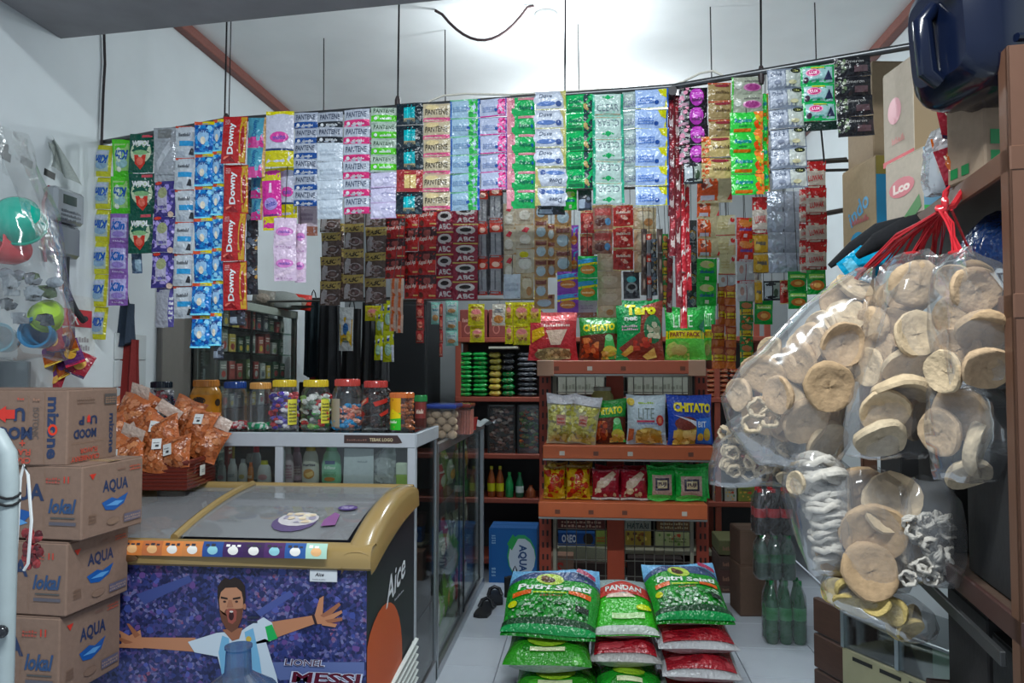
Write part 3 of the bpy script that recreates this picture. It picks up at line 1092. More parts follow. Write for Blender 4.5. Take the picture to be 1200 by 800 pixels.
# rating plate
q = P(381, 673, FY0)
m = MB().box(-.045, .045, -.004, 0, -.019, .019, mat('#c9cdd0', 'gloss'), .006)
printed(m, face_map((-.045, -.004, -.019), (.09, 0, 0), (0, 0, .038), (0, -1, 0)), 2.4, [('t', 'Aice', .38, .62, .3, '#2b2b30', {'shear': .25}), ('q', .12, .18, .6, .32, 1, '#8d8f94')])
m.build('rating_plate', t, (q.x - t.location.x, -.014, q.z))
# side panel print: script name, orange sun, green hill
m = MB()
SMp = face_map((hw + .001, 0, .06), (0, FD, 0), (0, 0, FZF - .06), (1, 0, 0))
printed(m, SMp, FD / (FZF - .06), [('t', 'Aice', .56, .83, .12, '#d8d8dc', {'shear': .35, 'rot': 10, 'bold': .015, 'w': .42}), ('q', .52, .73, .74, .745, 1, '#a8a8b0')])
g = MB()
pts = [(max(0, .28 + .42 * math.cos(a)), .44 + .33 * math.sin(a)) for a in [2 * PI * i / 32 for i in range(32)]]
printed(m, SMp, 1, [('p', pts, '#b5502f'), ('p', [(0, .1), (.5, .1), (.42, .28), (.2, .36), (0, .42)], '#3f8a3a'), ('p', [(0, .1), (.3, .1), (.14, .38), (0, .36)], '#2a4d2c')], .0006)
m.build('side_print', t, smooth=0)
# louvred grille low on the side
gr = MB()
gy0, gy1, gz0, gz1 = .16, FD - .02, .06, .38
GC = mat('#c8ccc8', 'gloss')
gr.box(hw, hw + .012, gy0, gy0 + .012, gz0, gz1 - .05, GC)
gr.box(hw, hw + .012, gy1 - .012, gy1, gz0, gz1, GC)
fr = gr.build('grille_frame', t, smooth=0)
for i in range(11):
    z = gz0 + i * .03
    MB().box(0, .016, -(gy1 - gy0) / 2, (gy1 - gy0) / 2, -.006, .006, GC, .002).build('grille_slat', fr, (hw, (gy0 + gy1) / 2, z), (math.radians(8), .3, 0), 0)

# big blue water bottle standing before the freezer
q = P(279, 800, 2.12)
zt = P(279, 756, 2.12).z
t = thing('water_bottle', 'large blue refill water bottle standing before the poster', 'bottle', (q.x, q.y, 0))
BG = film_mat('blue_bottle_plastic', (.14, .40, .62), .06, .07, 4, .08, .05)
hb = zt
m = MB()
m.lathe([(.10, 0), (.135, .02), (.135, hb - .2), (.128, hb - .16), (.105, hb - .12), (.055, hb - .088), (.038, hb - .075), (.036, hb - .05), (.034, hb - .01), (.038, hb - .006), (.038, hb), (.03, hb)], BG, 28)
m.build('bottle_body', t)
for k, z in enumerate((hb - .30, hb - .22)):
    MB().lathe([(.136, -.008), (.140, 0), (.136, .008)], BG, 28, (0, 0, z), caps=False).build('bottle_rib', t)

# ------------------------------------------------------------------ basket of orange snack bags beside the freezer lid
BZ = FZB + .05
q = P(197, 578, 2.80)
BZ_ = FZB + .062
BX0, BX1 = P(112, 560, 2.80).x, P(210, 560, 2.80).x
bw = BX1 - BX0
t = thing('snack_basket', 'red brown woven plastic basket on the freezer lid', 'basket', ((BX0 + BX1) / 2, 2.95, BZ_), (0, 0, math.radians(6)))
BM = mat('#66281f', 'gloss')
bh = P(197, 543, 2.80).z - BZ_
bd = .28
m = MB()
m.box(-bw / 2 + .01, bw / 2 - .01, -bd / 2 + .01, bd / 2 - .01, 0, .008, BM)
m.build('basket_floor', t, smooth=0)
m = MB()
for i in range(17):
    for s in (-1, 1):
        x = -bw / 2 + .01 + (bw - .02) * i / 16
        m.box(x - .004, x + .004, s * bd / 2 - .003, s * bd / 2 + .003, 0, bh, BM)
for i in range(13):
    for s in (-1, 1):
        y = -bd / 2 + .01 + (bd - .02) * i / 12
        m.box(s * bw / 2 - .003, s * bw / 2 + .003, y - .004, y + .004, 0, bh, BM)
m.build('basket_stake', t, smooth=0)['kind'] = 'stuff'
for k in range(7):
    z = .008 + k * (bh - .02) / 6.2
    m = MB()
    e = .004 * (1 if k % 2 else -1)
    r = .0075
    c = [(-bw / 2, -bd / 2), (bw / 2, -bd / 2), (bw / 2, bd / 2), (-bw / 2, bd / 2), (-bw / 2, -bd / 2)]
    pts = []
    for a, b in zip(c[:-1], c[1:]):
        for j in range(8):
            u = j / 8
            pts.append((a[0] + (b[0] - a[0]) * u, a[1] + (b[1] - a[1]) * u, z + e * math.sin(j * PI)))
    m.tube(pts + [pts[0]], r, BM, 5)
    m.build('basket_weave', t)
m = MB()
m.tube([(x * 1.02, y * 1.02, bh) for x, y in ((-bw / 2, -bd / 2), (bw / 2, -bd / 2), (bw / 2, bd / 2), (-bw / 2, bd / 2), (-bw / 2, -bd / 2))], .011, BM, 8)
m.build('basket_rim', t)
k_ = MB().box(-.022, .022, -.003, 0, -.02, .02, mat('#c8c8c0', 'card'))
printed(k_, face_map((-.022, -.003, -.02), (.044, 0, 0), (0, 0, .04), (0, -1, 0)), 1, [('q', .2, .3, .8, .7, 2, '#55595c')])
k_.build('price_tag', t, (bw / 2 + .012, -bd / 2 + .12, bh * .6), (0, 0, PI / 2))


def orange_bag(seed):
    rng = random.Random(seed)
    des = [('n', .04, .04, .96, .9, 60, .10, ['#a0603f', '#8c5034', '#b07654', '#7c442c', '#aa7256'])]
    w_, h_ = rng.uniform(.13, .155), rng.uniform(.13, .155)
    return pillow_mesh('orange_snack', w_, h_, .085, '#a05c3c', des, nu=12, nv=11, wav=.22, seed=seed, off=.002, L=.12, seal=.05)


OB = [orange_bag(s_) for s_ in (1, 2, 3, 4)]
TAGM = MB().box(-.017, .017, -.002, 0, -.022, .022, mat('#d0d2d2', 'card'))
printed(TAGM, face_map((-.017, -.002, -.022), (.034, 0, 0), (0, 0, .044), (0, -1, 0)), .8, [('q', .15, .55, .8, .7, 1, '#2b2b30'), ('r', .4, .2, .75, .4, '#2b2b30')])
TAGM = TAGM.mesh('bag_label', 0)
SEAL = pillow_mesh('clear_seal', .10, .05, .008, '#b8a59a', kind='foil')
spots = [(132, 548, 2.74, 20, .2), (155, 545, 2.74, -30, .1), (180, 546, 2.74, 10, -.1), (204, 542, 2.76, -8, .15), (232, 530, 2.92, 25, 0), (134, 520, 2.80, -22, .1), (164, 515, 2.82, 35, .2),
         (193, 518, 2.82, -15, .1), (222, 510, 2.92, 12, -.1), (146, 498, 2.88, 14, .2), (176, 500, 2.90, -36, .2), (158, 485, 2.94, 30, .25), (206, 498, 2.98, 22, .1), (240, 520, 3.0, -14, .1), (128, 500, 2.9, -18, .2)]
for i, (px, py, Y, rz, rx) in enumerate(spots):
    t = thing('snack_bag', 'orange cracker snack bag %s' % ['at the left end of the basket, lowest', 'second in the lowest row of the basket', 'in the middle of the lowest basket row', 'in the lowest basket row with a white label, right', 'at the right end of the basket, lowest', 'left in the second basket row, white labelled', 'tilted right in the second basket row', 'in the middle of the second basket row', 'right in the second basket row by the jars', 'left in the third basket row', 'right in the third basket row', 'topmost on the basket heap', 'behind the second basket row near the orange jar', 'furthest right at the back of the basket', 'furthest left at the back of the basket'][i], 'snack bag', P(px, py + 8, Y + .07), (-.45 + rx, math.radians(rz), random.uniform(-.3, .3)), 'orange snack bags heaped in the basket')
    link('snack_pouch', OB[i % 4], t)
    if i in (0, 3, 5, 6, 8, 11, 2):
        link('bag_label', TAGM, t, (random.uniform(-.03, .03), -.050, random.uniform(.06, .1)), (0, random.uniform(-.5, .5), 0))
    if i in (0, 1, 4, 6, 9):
        link('clear_seal', SEAL, t, (0, 0, .15), (.3, 0, 0))

# ------------------------------------------------------------------ aluminium and glass counters
ALU = mat('#b4b9bd', 'metal')
ALW = mat('#b3b8bf', 'paint')
GL = glass_mat()
CX1 = P(487, 560, 3.15).x
CX0 = -1.72
CY0, CY1 = 3.15, 3.62
CZ = P(400, 507, 3.15).z
t = thing('glass_counter', 'white framed glass counter with jars on top, behind the freezer', 'counter', ((CX0 + CX1) / 2, CY0, 0))
ox, oy = t.location.x, t.location.y


def fbox(par, name, x0, x1, y0, y1, z0, z1, m, c=.003):
    return MB().box(x0 - ox, x1 - ox, y0 - oy, y1 - oy, z0, z1, m, c).build(name, par, smooth=0)


fbox(t, 'counter_top', CX0, CX1, CY0, CY1, CZ - .012, CZ, glass_mat('counter_top_glass', (.8, .86, .86), .05))
fbox(t, 'top_rail', CX0, CX1, CY0 - .008, CY0 + .02, CZ - .06, CZ, ALW)
fbox(t, 'top_rail', CX1 - .02, CX1 + .004, CY0, CY1, CZ - .06, CZ, ALW)
for x in (CX1 - .035, P(322, 560, 3.15).x, CX0):
    fbox(t, 'counter_post', x, x + .035, CY0 - .004, CY0 + .03, 0, CZ - .01, ALW)
fbox(t, 'counter_post', CX1 - .03, CX1, CY1 - .03, CY1, 0, CZ - .01, ALU)
sz = P(400, 568, 3.15).z
for z in (sz - .01, sz - .33, .12):
    fbox(t, 'glass_shelf', CX0 + .03, CX1 - .03, CY0 + .03, CY1 - .03, z - .006, z, GL, 0)
fbox(t, 'front_pane', CX0 + .03, CX1 - .03, CY0 + .008, CY0 + .013, .1, CZ - .06, GL, 0)
fbox(t, 'side_pane', CX1 - .012, CX1 - .007, CY0 + .03, CY1 - .03, .1, CZ - .06, GL, 0)
fbox(t, 'base_panel', CX0, CX1, CY0, CY1, 0, .1, ALU)
fbox(t, 'back_panel', CX0, CX1, CY1 - .01, CY1, .1, CZ - .06, mat('#4a5052', 'paint'), 0)
# dark sticker strip on the rail
x0, x1 = P(404, 513, 3.15).x, P(472, 513, 3.15).x
m = MB()
printed(m, face_map((x0 - ox, -.0085, CZ - .042), (x1 - x0, 0, 0), (0, 0, .034), (0, -1, 0)), (x1 - x0) / .034, [('r', 0, 0, .92, 1, '#3a2a28'), ('p', [(.92, 0), (1, .1), (.97, .5), (.92, 1)], '#3a2a28'), ('q', .05, .3, .4, .6, 1, '#7a5a50'), ('t', 'TEBAK LOGO', .64, .45, .4, '#c0b090', {'w': .4})], .0006)
m.build('rail_sticker', t, smooth=0)

# second counter, receding along the aisle
DX0, DX1, DY0, DY1, DZ = CX1 - .46, CX1, CY1 + .005, 5.25, P(570, 494, 5.25).z
t = thing('glass_counter', 'long glass counter receding along the aisle to the back', 'counter', ((DX0 + DX1) / 2, DY0, 0))
ox, oy = t.location.x, t.location.y
fbox(t, 'counter_top', DX0, DX1 - .01, DY0, DY1, DZ - .01, DZ, glass_mat('top_glass', (.82, .87, .86), .03))
fbox(t, 'top_rail', DX1 - .02, DX1 + .003, DY0, DY1, DZ - .045, DZ + .002, ALU)
fbox(t, 'bottom_rail', DX1 - .02, DX1 + .003, DY0, DY1, .0, .05, ALU)
fbox(t, 'track_rail', DX1 - .05, DX1 - .03, DY0, DY1, .05, .07, ALU)
for y in (DY0, DY1 - .03):
    fbox(t, 'counter_post', DX1 - .03, DX1, y, y + .03, 0, DZ, ALU)
for a, b, xx in ((DY0 + .03, (DY0 + DY1) / 2 + .04, DX1 - .012), ((DY0 + DY1) / 2 - .04, DY1 - .03, DX1 - .026)):
    p_ = fbox(t, 'sliding_pane', xx - .004, xx, a, b, .055, DZ - .045, film_mat('aisle_pane', (.95, .98, .96), .03, .02, 2, .02, 0, .32), 0)
    for y in (a, b - .012):
        MB().box(xx - .008 - ox, xx + .003 - ox, y - oy, y + .012 - oy, .055, DZ - .045, mat('#3b3e40', 'metal')).build('pane_edge', p_, smooth=0)
for z in (.42, .78):
    fbox(t, 'glass_shelf', DX0 + .02, DX1 - .04, DY0 + .02, DY1 - .02, z - .006, z, GL, 0)
fbox(t, 'base_board', DX0, DX1 - .03, DY0, DY1, .05, .06, mat('#9a9fa2', 'paint'), 0)
fbox(t, 'back_panel', DX0, DX0 + .01, DY0, DY1, .06, DZ - .02, mat('#6a6e6c', 'paint'), 0)
fbox(t, 'end_pane', DX0 + .02, DX1 - .03, DY1 - .012, DY1 - .007, .06, DZ - .02, GL, 0)

# goods in the aisle counter
gi = 0
for z, n_, cols in ((.061, 9, ['#b8302f', '#7cb04a', '#a83f3a', '#c8c4b8']), (.421, 10, ['#9a2f2c', '#6f6a5a', '#b8473a', '#8a8f7a', '#4f6a3a']), (.781, 9, ['#7fa05a', '#a9b8a0', '#b03a3c', '#6f8a4a'])):
    for i in range(n_):
        y = DY0 + .12 + i * (DY1 - DY0 - .2) / n_
        c = random.choice(cols)
        h_ = random.uniform(.14, .25)
        w_ = random.uniform(.10, .14)
        me = pillow_mesh('p', w_, h_, .06, c, [('e', .5, .42, .33, .22, random.choice(['#d8d0c0', '#e0b060', '#c8d0b8'])), ('q', .15, .7, .85, .82, 1, '#eae6de'), ('r', 0, .9, 1, 1, '#a8a8a0')], seed=gi)
        o = link('food_pack', me, None, (DX1 - .10 + random.uniform(-.01, .01), y, z), (-.06, 0, math.radians(90) + random.uniform(-.2, .2)))
        gi += 1
        tag(o, 'packet of food on a shelf inside the aisle glass counter', 'food pack', 'packets inside the aisle counter')


# ------------------------------------------------------------------ jars
def cyl_map(r, z0, h, a0, a1):
    """u runs left to right as seen from the front (-y)"""
    def M(u, v, d):
        a = math.radians(a0 + (a1 - a0) * u)
        return Vector(((r + d) * math.sin(a), -(r + d) * math.cos(a), z0 + h * v))
    return M


JARF = film_mat('jar_plastic', (.95, .96, .96), .05, .03, 5, .06, .04)


def jar(px0, px1, pyt, pyb, Y, lid, label, fill=None, fillh=.6, lab=None, body=None, shape='jar', fl_label=None, catg='jar', lidh=.12):
    k = PW(Y)
    c = P((px0 + px1) / 2, pyb, Y)
    if abs(c.z - CZ) < .03: c.z = CZ + .0005
    if Y > CY1: c.z = DZ + .0005
    r = (px1 - px0) / 2 * k
    h = P((px0 + px1) / 2, pyt, Y).z - c.z
    t = thing('candy_jar', label, catg, (c.x, c.y + r, c.z))
    bmt = mat(body, 'gloss') if body else JARF
    hl = h * lidh
    hs = h - hl
    if shape == 'jar':
        pr = [(r * .86, 0), (r * .96, h * .02), (r, h * .07), (r, hs * .72), (r * .97, hs * .82), (r * .86, hs * .92), (r * .76, hs * .97), (r * .74, hs)]
        lr = r * .80
    else:
        pr = [(r * .93, 0), (r * .97, h * .02), (r * .97, hs)]
        lr = r
    m = MB()
    m.lathe(pr, bmt, 24)
    m.build('jar_body', t)
    ml = MB()
    lm = mat(lid, 'gloss')
    n = 30
    vs = []
    prof = [(lr, hs - hl * .15), (lr, h - hl * .12), (lr * .95, h), (.001, h)]
    ml.lathe(prof, lm, 28, caps=False)
    lo_ = ml.build('jar_lid', t)
    mr = MB()
    for i in range(28):
        a = 2 * PI * i / 28
        mr.box(lr * math.cos(a) - .0015, lr * math.cos(a) + .0015, lr * math.sin(a) - .0015, lr * math.sin(a) + .0015, hs - hl * .1, h - hl * .15, lm)
    mr.build('lid_rib', lo_, smooth=0)
    if lab:
        z0, z1, a0, a1, des = lab
        ml = MB()
        rr = r * (1 if shape == 'jar' else .97)
        printed(ml, cyl_map(rr, h * z0, h * (z1 - z0), a0, a1), math.radians(a1 - a0) * rr / (h * (z1 - z0)), des, .0007, .12)
        ml.build('jar_label', t)
    if fill:
        mf = MB()
        rng = random.Random(px0)
        for i in range(95):
            a, q = rng.uniform(0, 2 * PI), r * .80 * math.sqrt(rng.random())
            if i % 3: q = r * .80
            z = h * .05 + rng.random() * hs * fillh
            col_, knd = rng.choice(fill), 'foil'
            ca, sa = math.cos(rng.uniform(0, 6)), math.sin(rng.uniform(0, 6))
            s_ = r * rng.uniform(.16, .26)
            mf.blob((q * math.cos(a), q * math.sin(a), z), (s_ * 1.2, s_ * .8, s_ * .7), mat(col_, knd), 6, 4, jit=.3)
        o = mf.build('candy_filling', None, t.location, smooth=0)
        tag(o, fl_label or ('wrapped candies filling the ' + label), 'candy', kind='stuff')
    return t


JY = 3.22
yel = [('r', 0, 0, 1, 1, '#d8d060'), ('q', .1, .1, .9, .9, 6, '#3a3a30')]
jar(213, 251, 445, 503, JY, '#c8823c', 'orange labelled jar with orange lid, leftmost on the counter', body='#b9802f',
    lab=(.08, .70, -80, 80, [('r', 0, 0, 1, 1, '#c0802c'), ('e', .5, .82, .16, .12, '#2b2622'), ('t', 'NaC', .5, .6, .16, '#5b3c18', {'w': .22}), ('q', .36, .38, .64, .5, 2, '#6f4a1c'), ('e', .95, .75, .08, .12, '#3a2a1c')]))
jar(252, 284, 447, 505, JY, '#23468c', 'clear jar with blue lid holding few red sweets', ['#b83a44', '#d8c8c8', '#a82f3a'], .10)
jar(283, 314, 448, 505, JY, '#c9924e', 'nearly empty clear jar with orange lid', ['#2f9a6a', '#e4e4e0', '#3aa878'], .08)
jar(309, 344, 445, 505, JY - .02, '#d0b42e', 'clear yellow lidded jar full of purple and white candies', ['#4a3f96', '#7a6fc0', '#d8d4e0', '#c8545c', '#5a4aa8', '#e8e4ec'], .78,
    (.12, .62, 35, 78, yel))
jar(345, 382, 445, 505, JY - .02, '#d2b62c', 'clear yellow lidded jar of green and silver candies', ['#c8ccc4', '#4a9a4a', '#e4e4e0', '#9ac070', '#b83a3c', '#6a7a6a'], .72,
    (.15, .62, 40, 80, yel))
jar(382, 420, 444, 505, JY, '#b8423a', 'clear red lidded jar with blue and pink candies', ['#2f86b8', '#d8a090', '#c87a6a', '#3a96c8', '#e0b0a0'], .50,
    (.08, .62, -85, -10, [('r', 0, 0, 1, 1, '#9a9080')]))
jar(418, 453, 446, 505, JY + .02, '#b03a34', 'red lidded jar full of dark brown coffee candies', ['#2a1714', '#3a211a', '#1d1110'], .92,
    (.25, .68, -80, 75, [('p', [(.05, .45), (.42, .75), (.42, .98), (.05, .7)], '#b0382e'), ('t', 'KOPIKO', .24, .72, .12, '#e0d0b0', {'rot': 38, 'w': .3}), ('p', [(.55, .75), (.95, .95), (.95, .75), (.6, .55)], '#a8342c'), ('e', .2, .2, .12, .12, '#8c2f28'), ('p', [(.7, .2), (.98, .45), (.98, .25), (.75, .08)], '#b0382e')]))
jar(453, 482, 460, 507, JY - .02, '#c86a34', 'orange lidded tub of wafer sticks at the right counter corner', ['#a8603a', '#b87048', '#96502e'], .9,
    (.05, .92, -85, 8, [('r', 0, 0, 1, .5, '#3fae3a'), ('r', 0, .5, 1, 1, '#d0983a'), ('p', [(0, .4), (.5, .62), (1, .45), (1, .35), (0, .3)], '#d8c040'), ('q', .15, .2, .8, .32, 1, '#e8f0d8')]), shape='tub')
# tubs further back along the aisle counter
jar(484, 499, 463, 502, 3.72, '#2f8a4a', 'small dark tub with green lid on the aisle counter', body='#5a2f2a', shape='tub', lab=(.5, .85, -60, 60, [('r', 0, 0, 1, 1, '#7a3430'), ('q', .2, .3, .8, .7, 1, '#e0d0c0')]))


def box_tub(name, label, px0, px1, pyt, pyb, Y, d, bodym, lidc):
    c = P((px0 + px1) / 2, pyb, Y)
    k = PW(Y)
    w_, h_ = (px1 - px0) * k, P(px0, pyt, Y).z - c.z
    t = thing(name, label, 'container', (c.x, c.y + d / 2, DZ + .001 if abs(c.z - DZ) < .08 else c.z))
    m = MB()
    m.add([(-w_ * .44, -d * .44, 0), (w_ * .44, -d * .44, 0), (w_ * .44, d * .44, 0), (-w_ * .44, d * .44, 0), (-w_ / 2, -d / 2, h_ * .9), (w_ / 2, -d / 2, h_ * .9), (w_ / 2, d / 2, h_ * .9), (-w_ / 2, d / 2, h_ * .9)],
          [(0, 3, 2, 1), (0, 1, 5, 4), (1, 2, 6, 5), (2, 3, 7, 6), (3, 0, 4, 7)], bodym)
    m.build('tub_body', t, smooth=0)
    MB().box(-w_ / 2 - .006, w_ / 2 + .006, -d / 2 - .006, d / 2 + .006, h_ * .88, h_, mat(lidc, 'gloss'), .006).build('tub_lid', t)
    return t, w_, h_


tt, w_, h_ = box_tub('storage_tub', 'clear tub with blue lid full of round cakes on the aisle counter', 497, 534, 461, 502, 3.85, .2, JARF, '#2b3f86')
cake = MB().blob((0, 0, 0), (.026, .02, .022), mat('#b29a80', 'cracker'), 10, 6).mesh('cake', 60)
for i in range(20):
    o = link('round_cake', cake, None, tt.location + Vector((-.055 + (i % 5) * .028, -.06 + .03 * (i % 2), .022 + (i // 5) * .034)))
    tag(o, 'round brown cake in the blue lidded tub', 'cake', 'cakes in the blue lidded tub')
tt, w_, h_ = box_tub('storage_tub', 'clear tub with red trim holding pink wafers', 533, 551, 463, 500, 4.1, .16, JARF, '#8f4038')
for i in range(6):
    o = MB().box(-.006, .006, -.05, .05, 0, h_ * .8, mat('#b86f60', 'cracker'), .002).build('wafer', None, tt.location + Vector((-.035 + i * .014, 0, .003)), smooth=0)
    tag(o, 'pink wafer standing in the red trimmed tub', 'wafer', 'wafers in the red trimmed tub')
q = P(552, 488, 4.5)
o = MB().lathe([(.03, 0), (.04, .07), (.042, .075), (.034, .075)], mat('#b8403c', 'gloss'), 16).build('red_cup', None, (q.x, q.y, DZ + .001))
tag(o, 'small red cup on the aisle counter', 'cup')
m = MB()
m.grid(lambda u, v: (-.09 + .18 * u, -.12 + .24 * v, .02 + .018 * math.sin(9 * u + 3 * v) * math.cos(6 * v) + .008), 14, 14, mat('#8d9496', 'cloth'))
o = m.build('grey_rag', None, (P(560, 490, 4.6).x, 4.75, DZ), smooth=60)
tag(o, 'crumpled grey rag at the far end of the aisle counter', 'rag')


# ------------------------------------------------------------------ lotion bottles behind the counter glass
def lotion(px0, px1, pyt, Y, body, cap, label, des=(), shape=0):
    k = PW(Y)
    zb_ = sz - .01
    c = P((px0 + px1) / 2, 567, Y)
    r = (px1 - px0) / 2 * k
    h = P(px0, pyt, Y).z - zb_
    t = thing('lotion_bottle', label, 'bottle', (c.x, Y + r, zb_ + .0005))
    hc = h * .2
    m = MB()
    m.lathe([(r * .85, 0), (r * .97, h * .03), (r, h * .1), (r * .98, h * .45), (r * .82, h * .7), (r * .6, h - hc), (r * .5, h - hc + .001)], mat(body, 'gloss'), 20, sy=.6)
    m.build('bottle_body', t)
    MB().lathe([(r * .52, h - hc), (r * .55, h - hc * .9), (r * .48, h * .98), (r * .35, h)], mat(cap, 'gloss'), 16, sy=.6).build('bottle_cap', t)
    if des:
        f = MB()
        rr = r

        def M(u, v, d):
            a = math.radians(-62 + 124 * u)
            z = h * (.1 + .5 * v)
            q = rr * (1 - .10 * max(0, v - .55) / .45) + d + .001
            return Vector((q * math.sin(a), -q * .6 * math.cos(a) - d, z))
        printed(f, M, 1.2 * rr * 2 / (h * .5) * .5, des, .0008, .15)
        f.build('bottle_label', t)


LY = CY0 + .06
lotion(252, 263, 540, LY, '#c9c6c4', '#c8c4c0', 'white lotion bottle with pink print, leftmost behind the counter glass', [('e', .5, .3, .3, .2, '#b88a90')])
lotion(263, 276, 538, LY, '#c8c8c8', '#cfcfcf', 'white lotion bottle with grey print behind the counter glass', [('q', .2, .3, .8, .6, 2, '#6d7278')])
lotion(276, 288, 538, LY + .02, '#c9c8c4', '#cfcfcf', 'white lotion bottle beside the small orange one', [('e', .5, .3, .25, .2, '#b0a070')])
lotion(288, 296, 542, LY, '#c87a3c', '#c86a30', 'small orange bottle behind the counter glass', [('q', .2, .3, .8, .6, 2, '#e8dcc8')])
lotion(297, 315, 540, LY, '#c8c8c8', '#c8c23a', 'white bottle with lime yellow cap behind the counter glass', [('e', .5, .35, .3, .25, '#b88a90')])
lotion(290, 304, 523, LY + .12, '#a8b0b0', '#c0303a', 'bottle with red cap standing in the second row', [])
lotion(326, 342, 524, LY, '#c4b0b8', '#c8c2c4', 'pale pink lotion bottle behind the counter glass', [('q', .1, .1, .9, .7, 4, '#8f5a78'), ('t', 'lavera', .5, .8, .12, '#7a3a5c', {'w': .7})])
lotion(338, 352, 522, LY + .1, '#b08ea0', '#a87a90', 'mauve lotion bottle standing half behind the pale pink one', [('q', .1, .1, .9, .7, 4, '#e0ccd4')])
lotion(349, 371, 520, LY, '#cfcac0', '#c8a840', 'white lotion bottle with yellow cap and orange print', [('e', .5, .3, .3, .25, '#b8844a'), ('t', 'nuriss', .5, .75, .13, '#2b2f50', {'w': .7}), ('p', [(.3, .3), (.7, .45), (.75, .25), (.5, .1)], '#d8b070')])
lotion(372, 397, 520, LY, '#7fc49a', '#3aa860', 'mint green shampoo bottle behind the counter glass', [('r', .25, .78, .75, .95, '#27406a'), ('t', 'kilau', .5, .62, .16, '#dfeee4', {'w': .5, 'shear': .2}), ('q', .2, .2, .8, .45, 3, '#3a8a5a'), ('e', .5, .05, .25, .1, '#b8783a')])
# paper sheet and plastic wrap taped behind the glass
x0, x1 = P(404, 560, LY).x, P(439, 560, LY).x
z0, z1 = sz, P(420, 525, LY).z
o = MB()
o.grid(lambda u, v: ((u - .5) * (x1 - x0), .006 * math.sin(3 * u + v), v * (z1 - z0)), 6, 5, mat('#c3c8ce', 'card'))
o.grid(lambda u, v: ((.5 - u) * (x1 - x0), .006 * math.sin(3 * (1 - u) + v) + .0008, v * (z1 - z0)), 6, 5, mat('#c3c8ce', 'card'))
printed(o, lambda u, v, d: Vector(((u - .5) * (x1 - x0), .006 * math.sin(3 * u + v) - d, v * (z1 - z0))), 1, [('q', .45, .6, .8, .68, 1, '#8a9098')])
tag(o.build('paper_sheet', None, ((x0 + x1) / 2, LY - .02, z0), (-.04, 0, 0), 60), 'white paper sheet standing inside the glass counter', 'paper')
px_bag('plastic_wrap', 'crumpled clear plastic wrap beside the paper sheet in the counter', [(456, 524, 7), (452, 532, 13), (449, 545, 16), (449, 557, 17), (450, 567, 17)], LY + .02, .03, film_mat('haze_film', (.9, .92, .94), .12, .35, 30, .15, 1.0), 9, .005)
x0, x1 = P(464, 560, LY).x, P(481, 560, LY).x
h_ = P(470, 548, LY).z - sz
o = MB().box(x0, x1, LY, LY + .05, sz - .009, sz + h_, mat('#8fae4a', 'card'), .003)
o.box(x0 - .001, x1 + .001, LY - .001, LY + .03, sz + h_ * .55, sz + h_ + .02, mat('#c0c8b4', 'card'), .003)
tag(o.build('soap_box', smooth=0), 'lime green and white soap box at the right end of the counter', 'box')

# ------------------------------------------------------------------ tall glass cabinet against the left wall
TX0, TX1, TY0, TY1 = XL + .03, P(252, 450, 3.75).x, 3.75, 4.85
TZ = P(352, 365, 4.85).z
t = thing('glass_cabinet', 'tall grey framed glass cabinet against the left wall', 'cabinet', ((TX0 + TX1) / 2, TY0, 0))
ox, oy = t.location.x, t.location.y
AL2 = mat('#8b918c', 'metal')
for x in (TX0, TX1 - .03):
    for y in (TY0, TY1 - .03):
        fbox(t, 'cabinet_post', x, x + .03, y, y + .03, 0, TZ, AL2)
fbox(t, 'cabinet_top', TX0, TX1 + .005, TY0, TY1, TZ - .006, TZ, glass_mat('cabinet_top_glass', (.8, .86, .82), .03))
fbox(t, 'top_frame', TX1 - .02, TX1 + .005, TY0, TY1, TZ - .05, TZ - .006, mat('#8d968c', 'paint'))
fbox(t, 'top_frame', TX0, TX1 - .02, TY0, TY0 + .02, TZ - .05, TZ - .006, mat('#8d968c', 'paint'))
fbox(t, 'middle_post', TX1 - .015, TX1 - .002, 4.18, 4.195, .3, TZ - .05, mat('#1f2122', 'paint'))
fbox(t, 'cabinet_back', TX0, TX0 + .01, TY0, TY1, 0, TZ - .05, mat('#666c6a', 'paint'))
shz = [P(352, y, 4.85).z for y in (392, 416, 443, 470)] + [.9]
for z in shz:
    fbox(t, 'glass_shelf', TX0 + .02, TX1 - .015, TY0 + .03, TY1 - .03, z - .008, z, glass_mat('shelf_glass', (.75, .9, .82), .05), 0)
fbox(t, 'front_pane', TX1 - .006, TX1 - .002, TY0 + .03, TY1 - .03, .5, TZ - .05, film_mat('cabinet_pane', (.94, .97, .95), .02, .012, 2, .02, 0, .25), 0)
fbox(t, 'end_pane', TX0 + .03, TX1 - .03, TY0 + .004, TY0 + .008, .5, TZ - .05, GL, 0)
fbox(t, 'base_panel', TX0, TX1, TY0, TY1, 0, .5, mat('#5a5f60', 'paint'))
ci = 0
ccs = ['#9a9c9a', '#8c3030', '#3f5a48', '#b8b8b0', '#a8504a', '#6a7a50', '#4a4f58', '#c0a850']
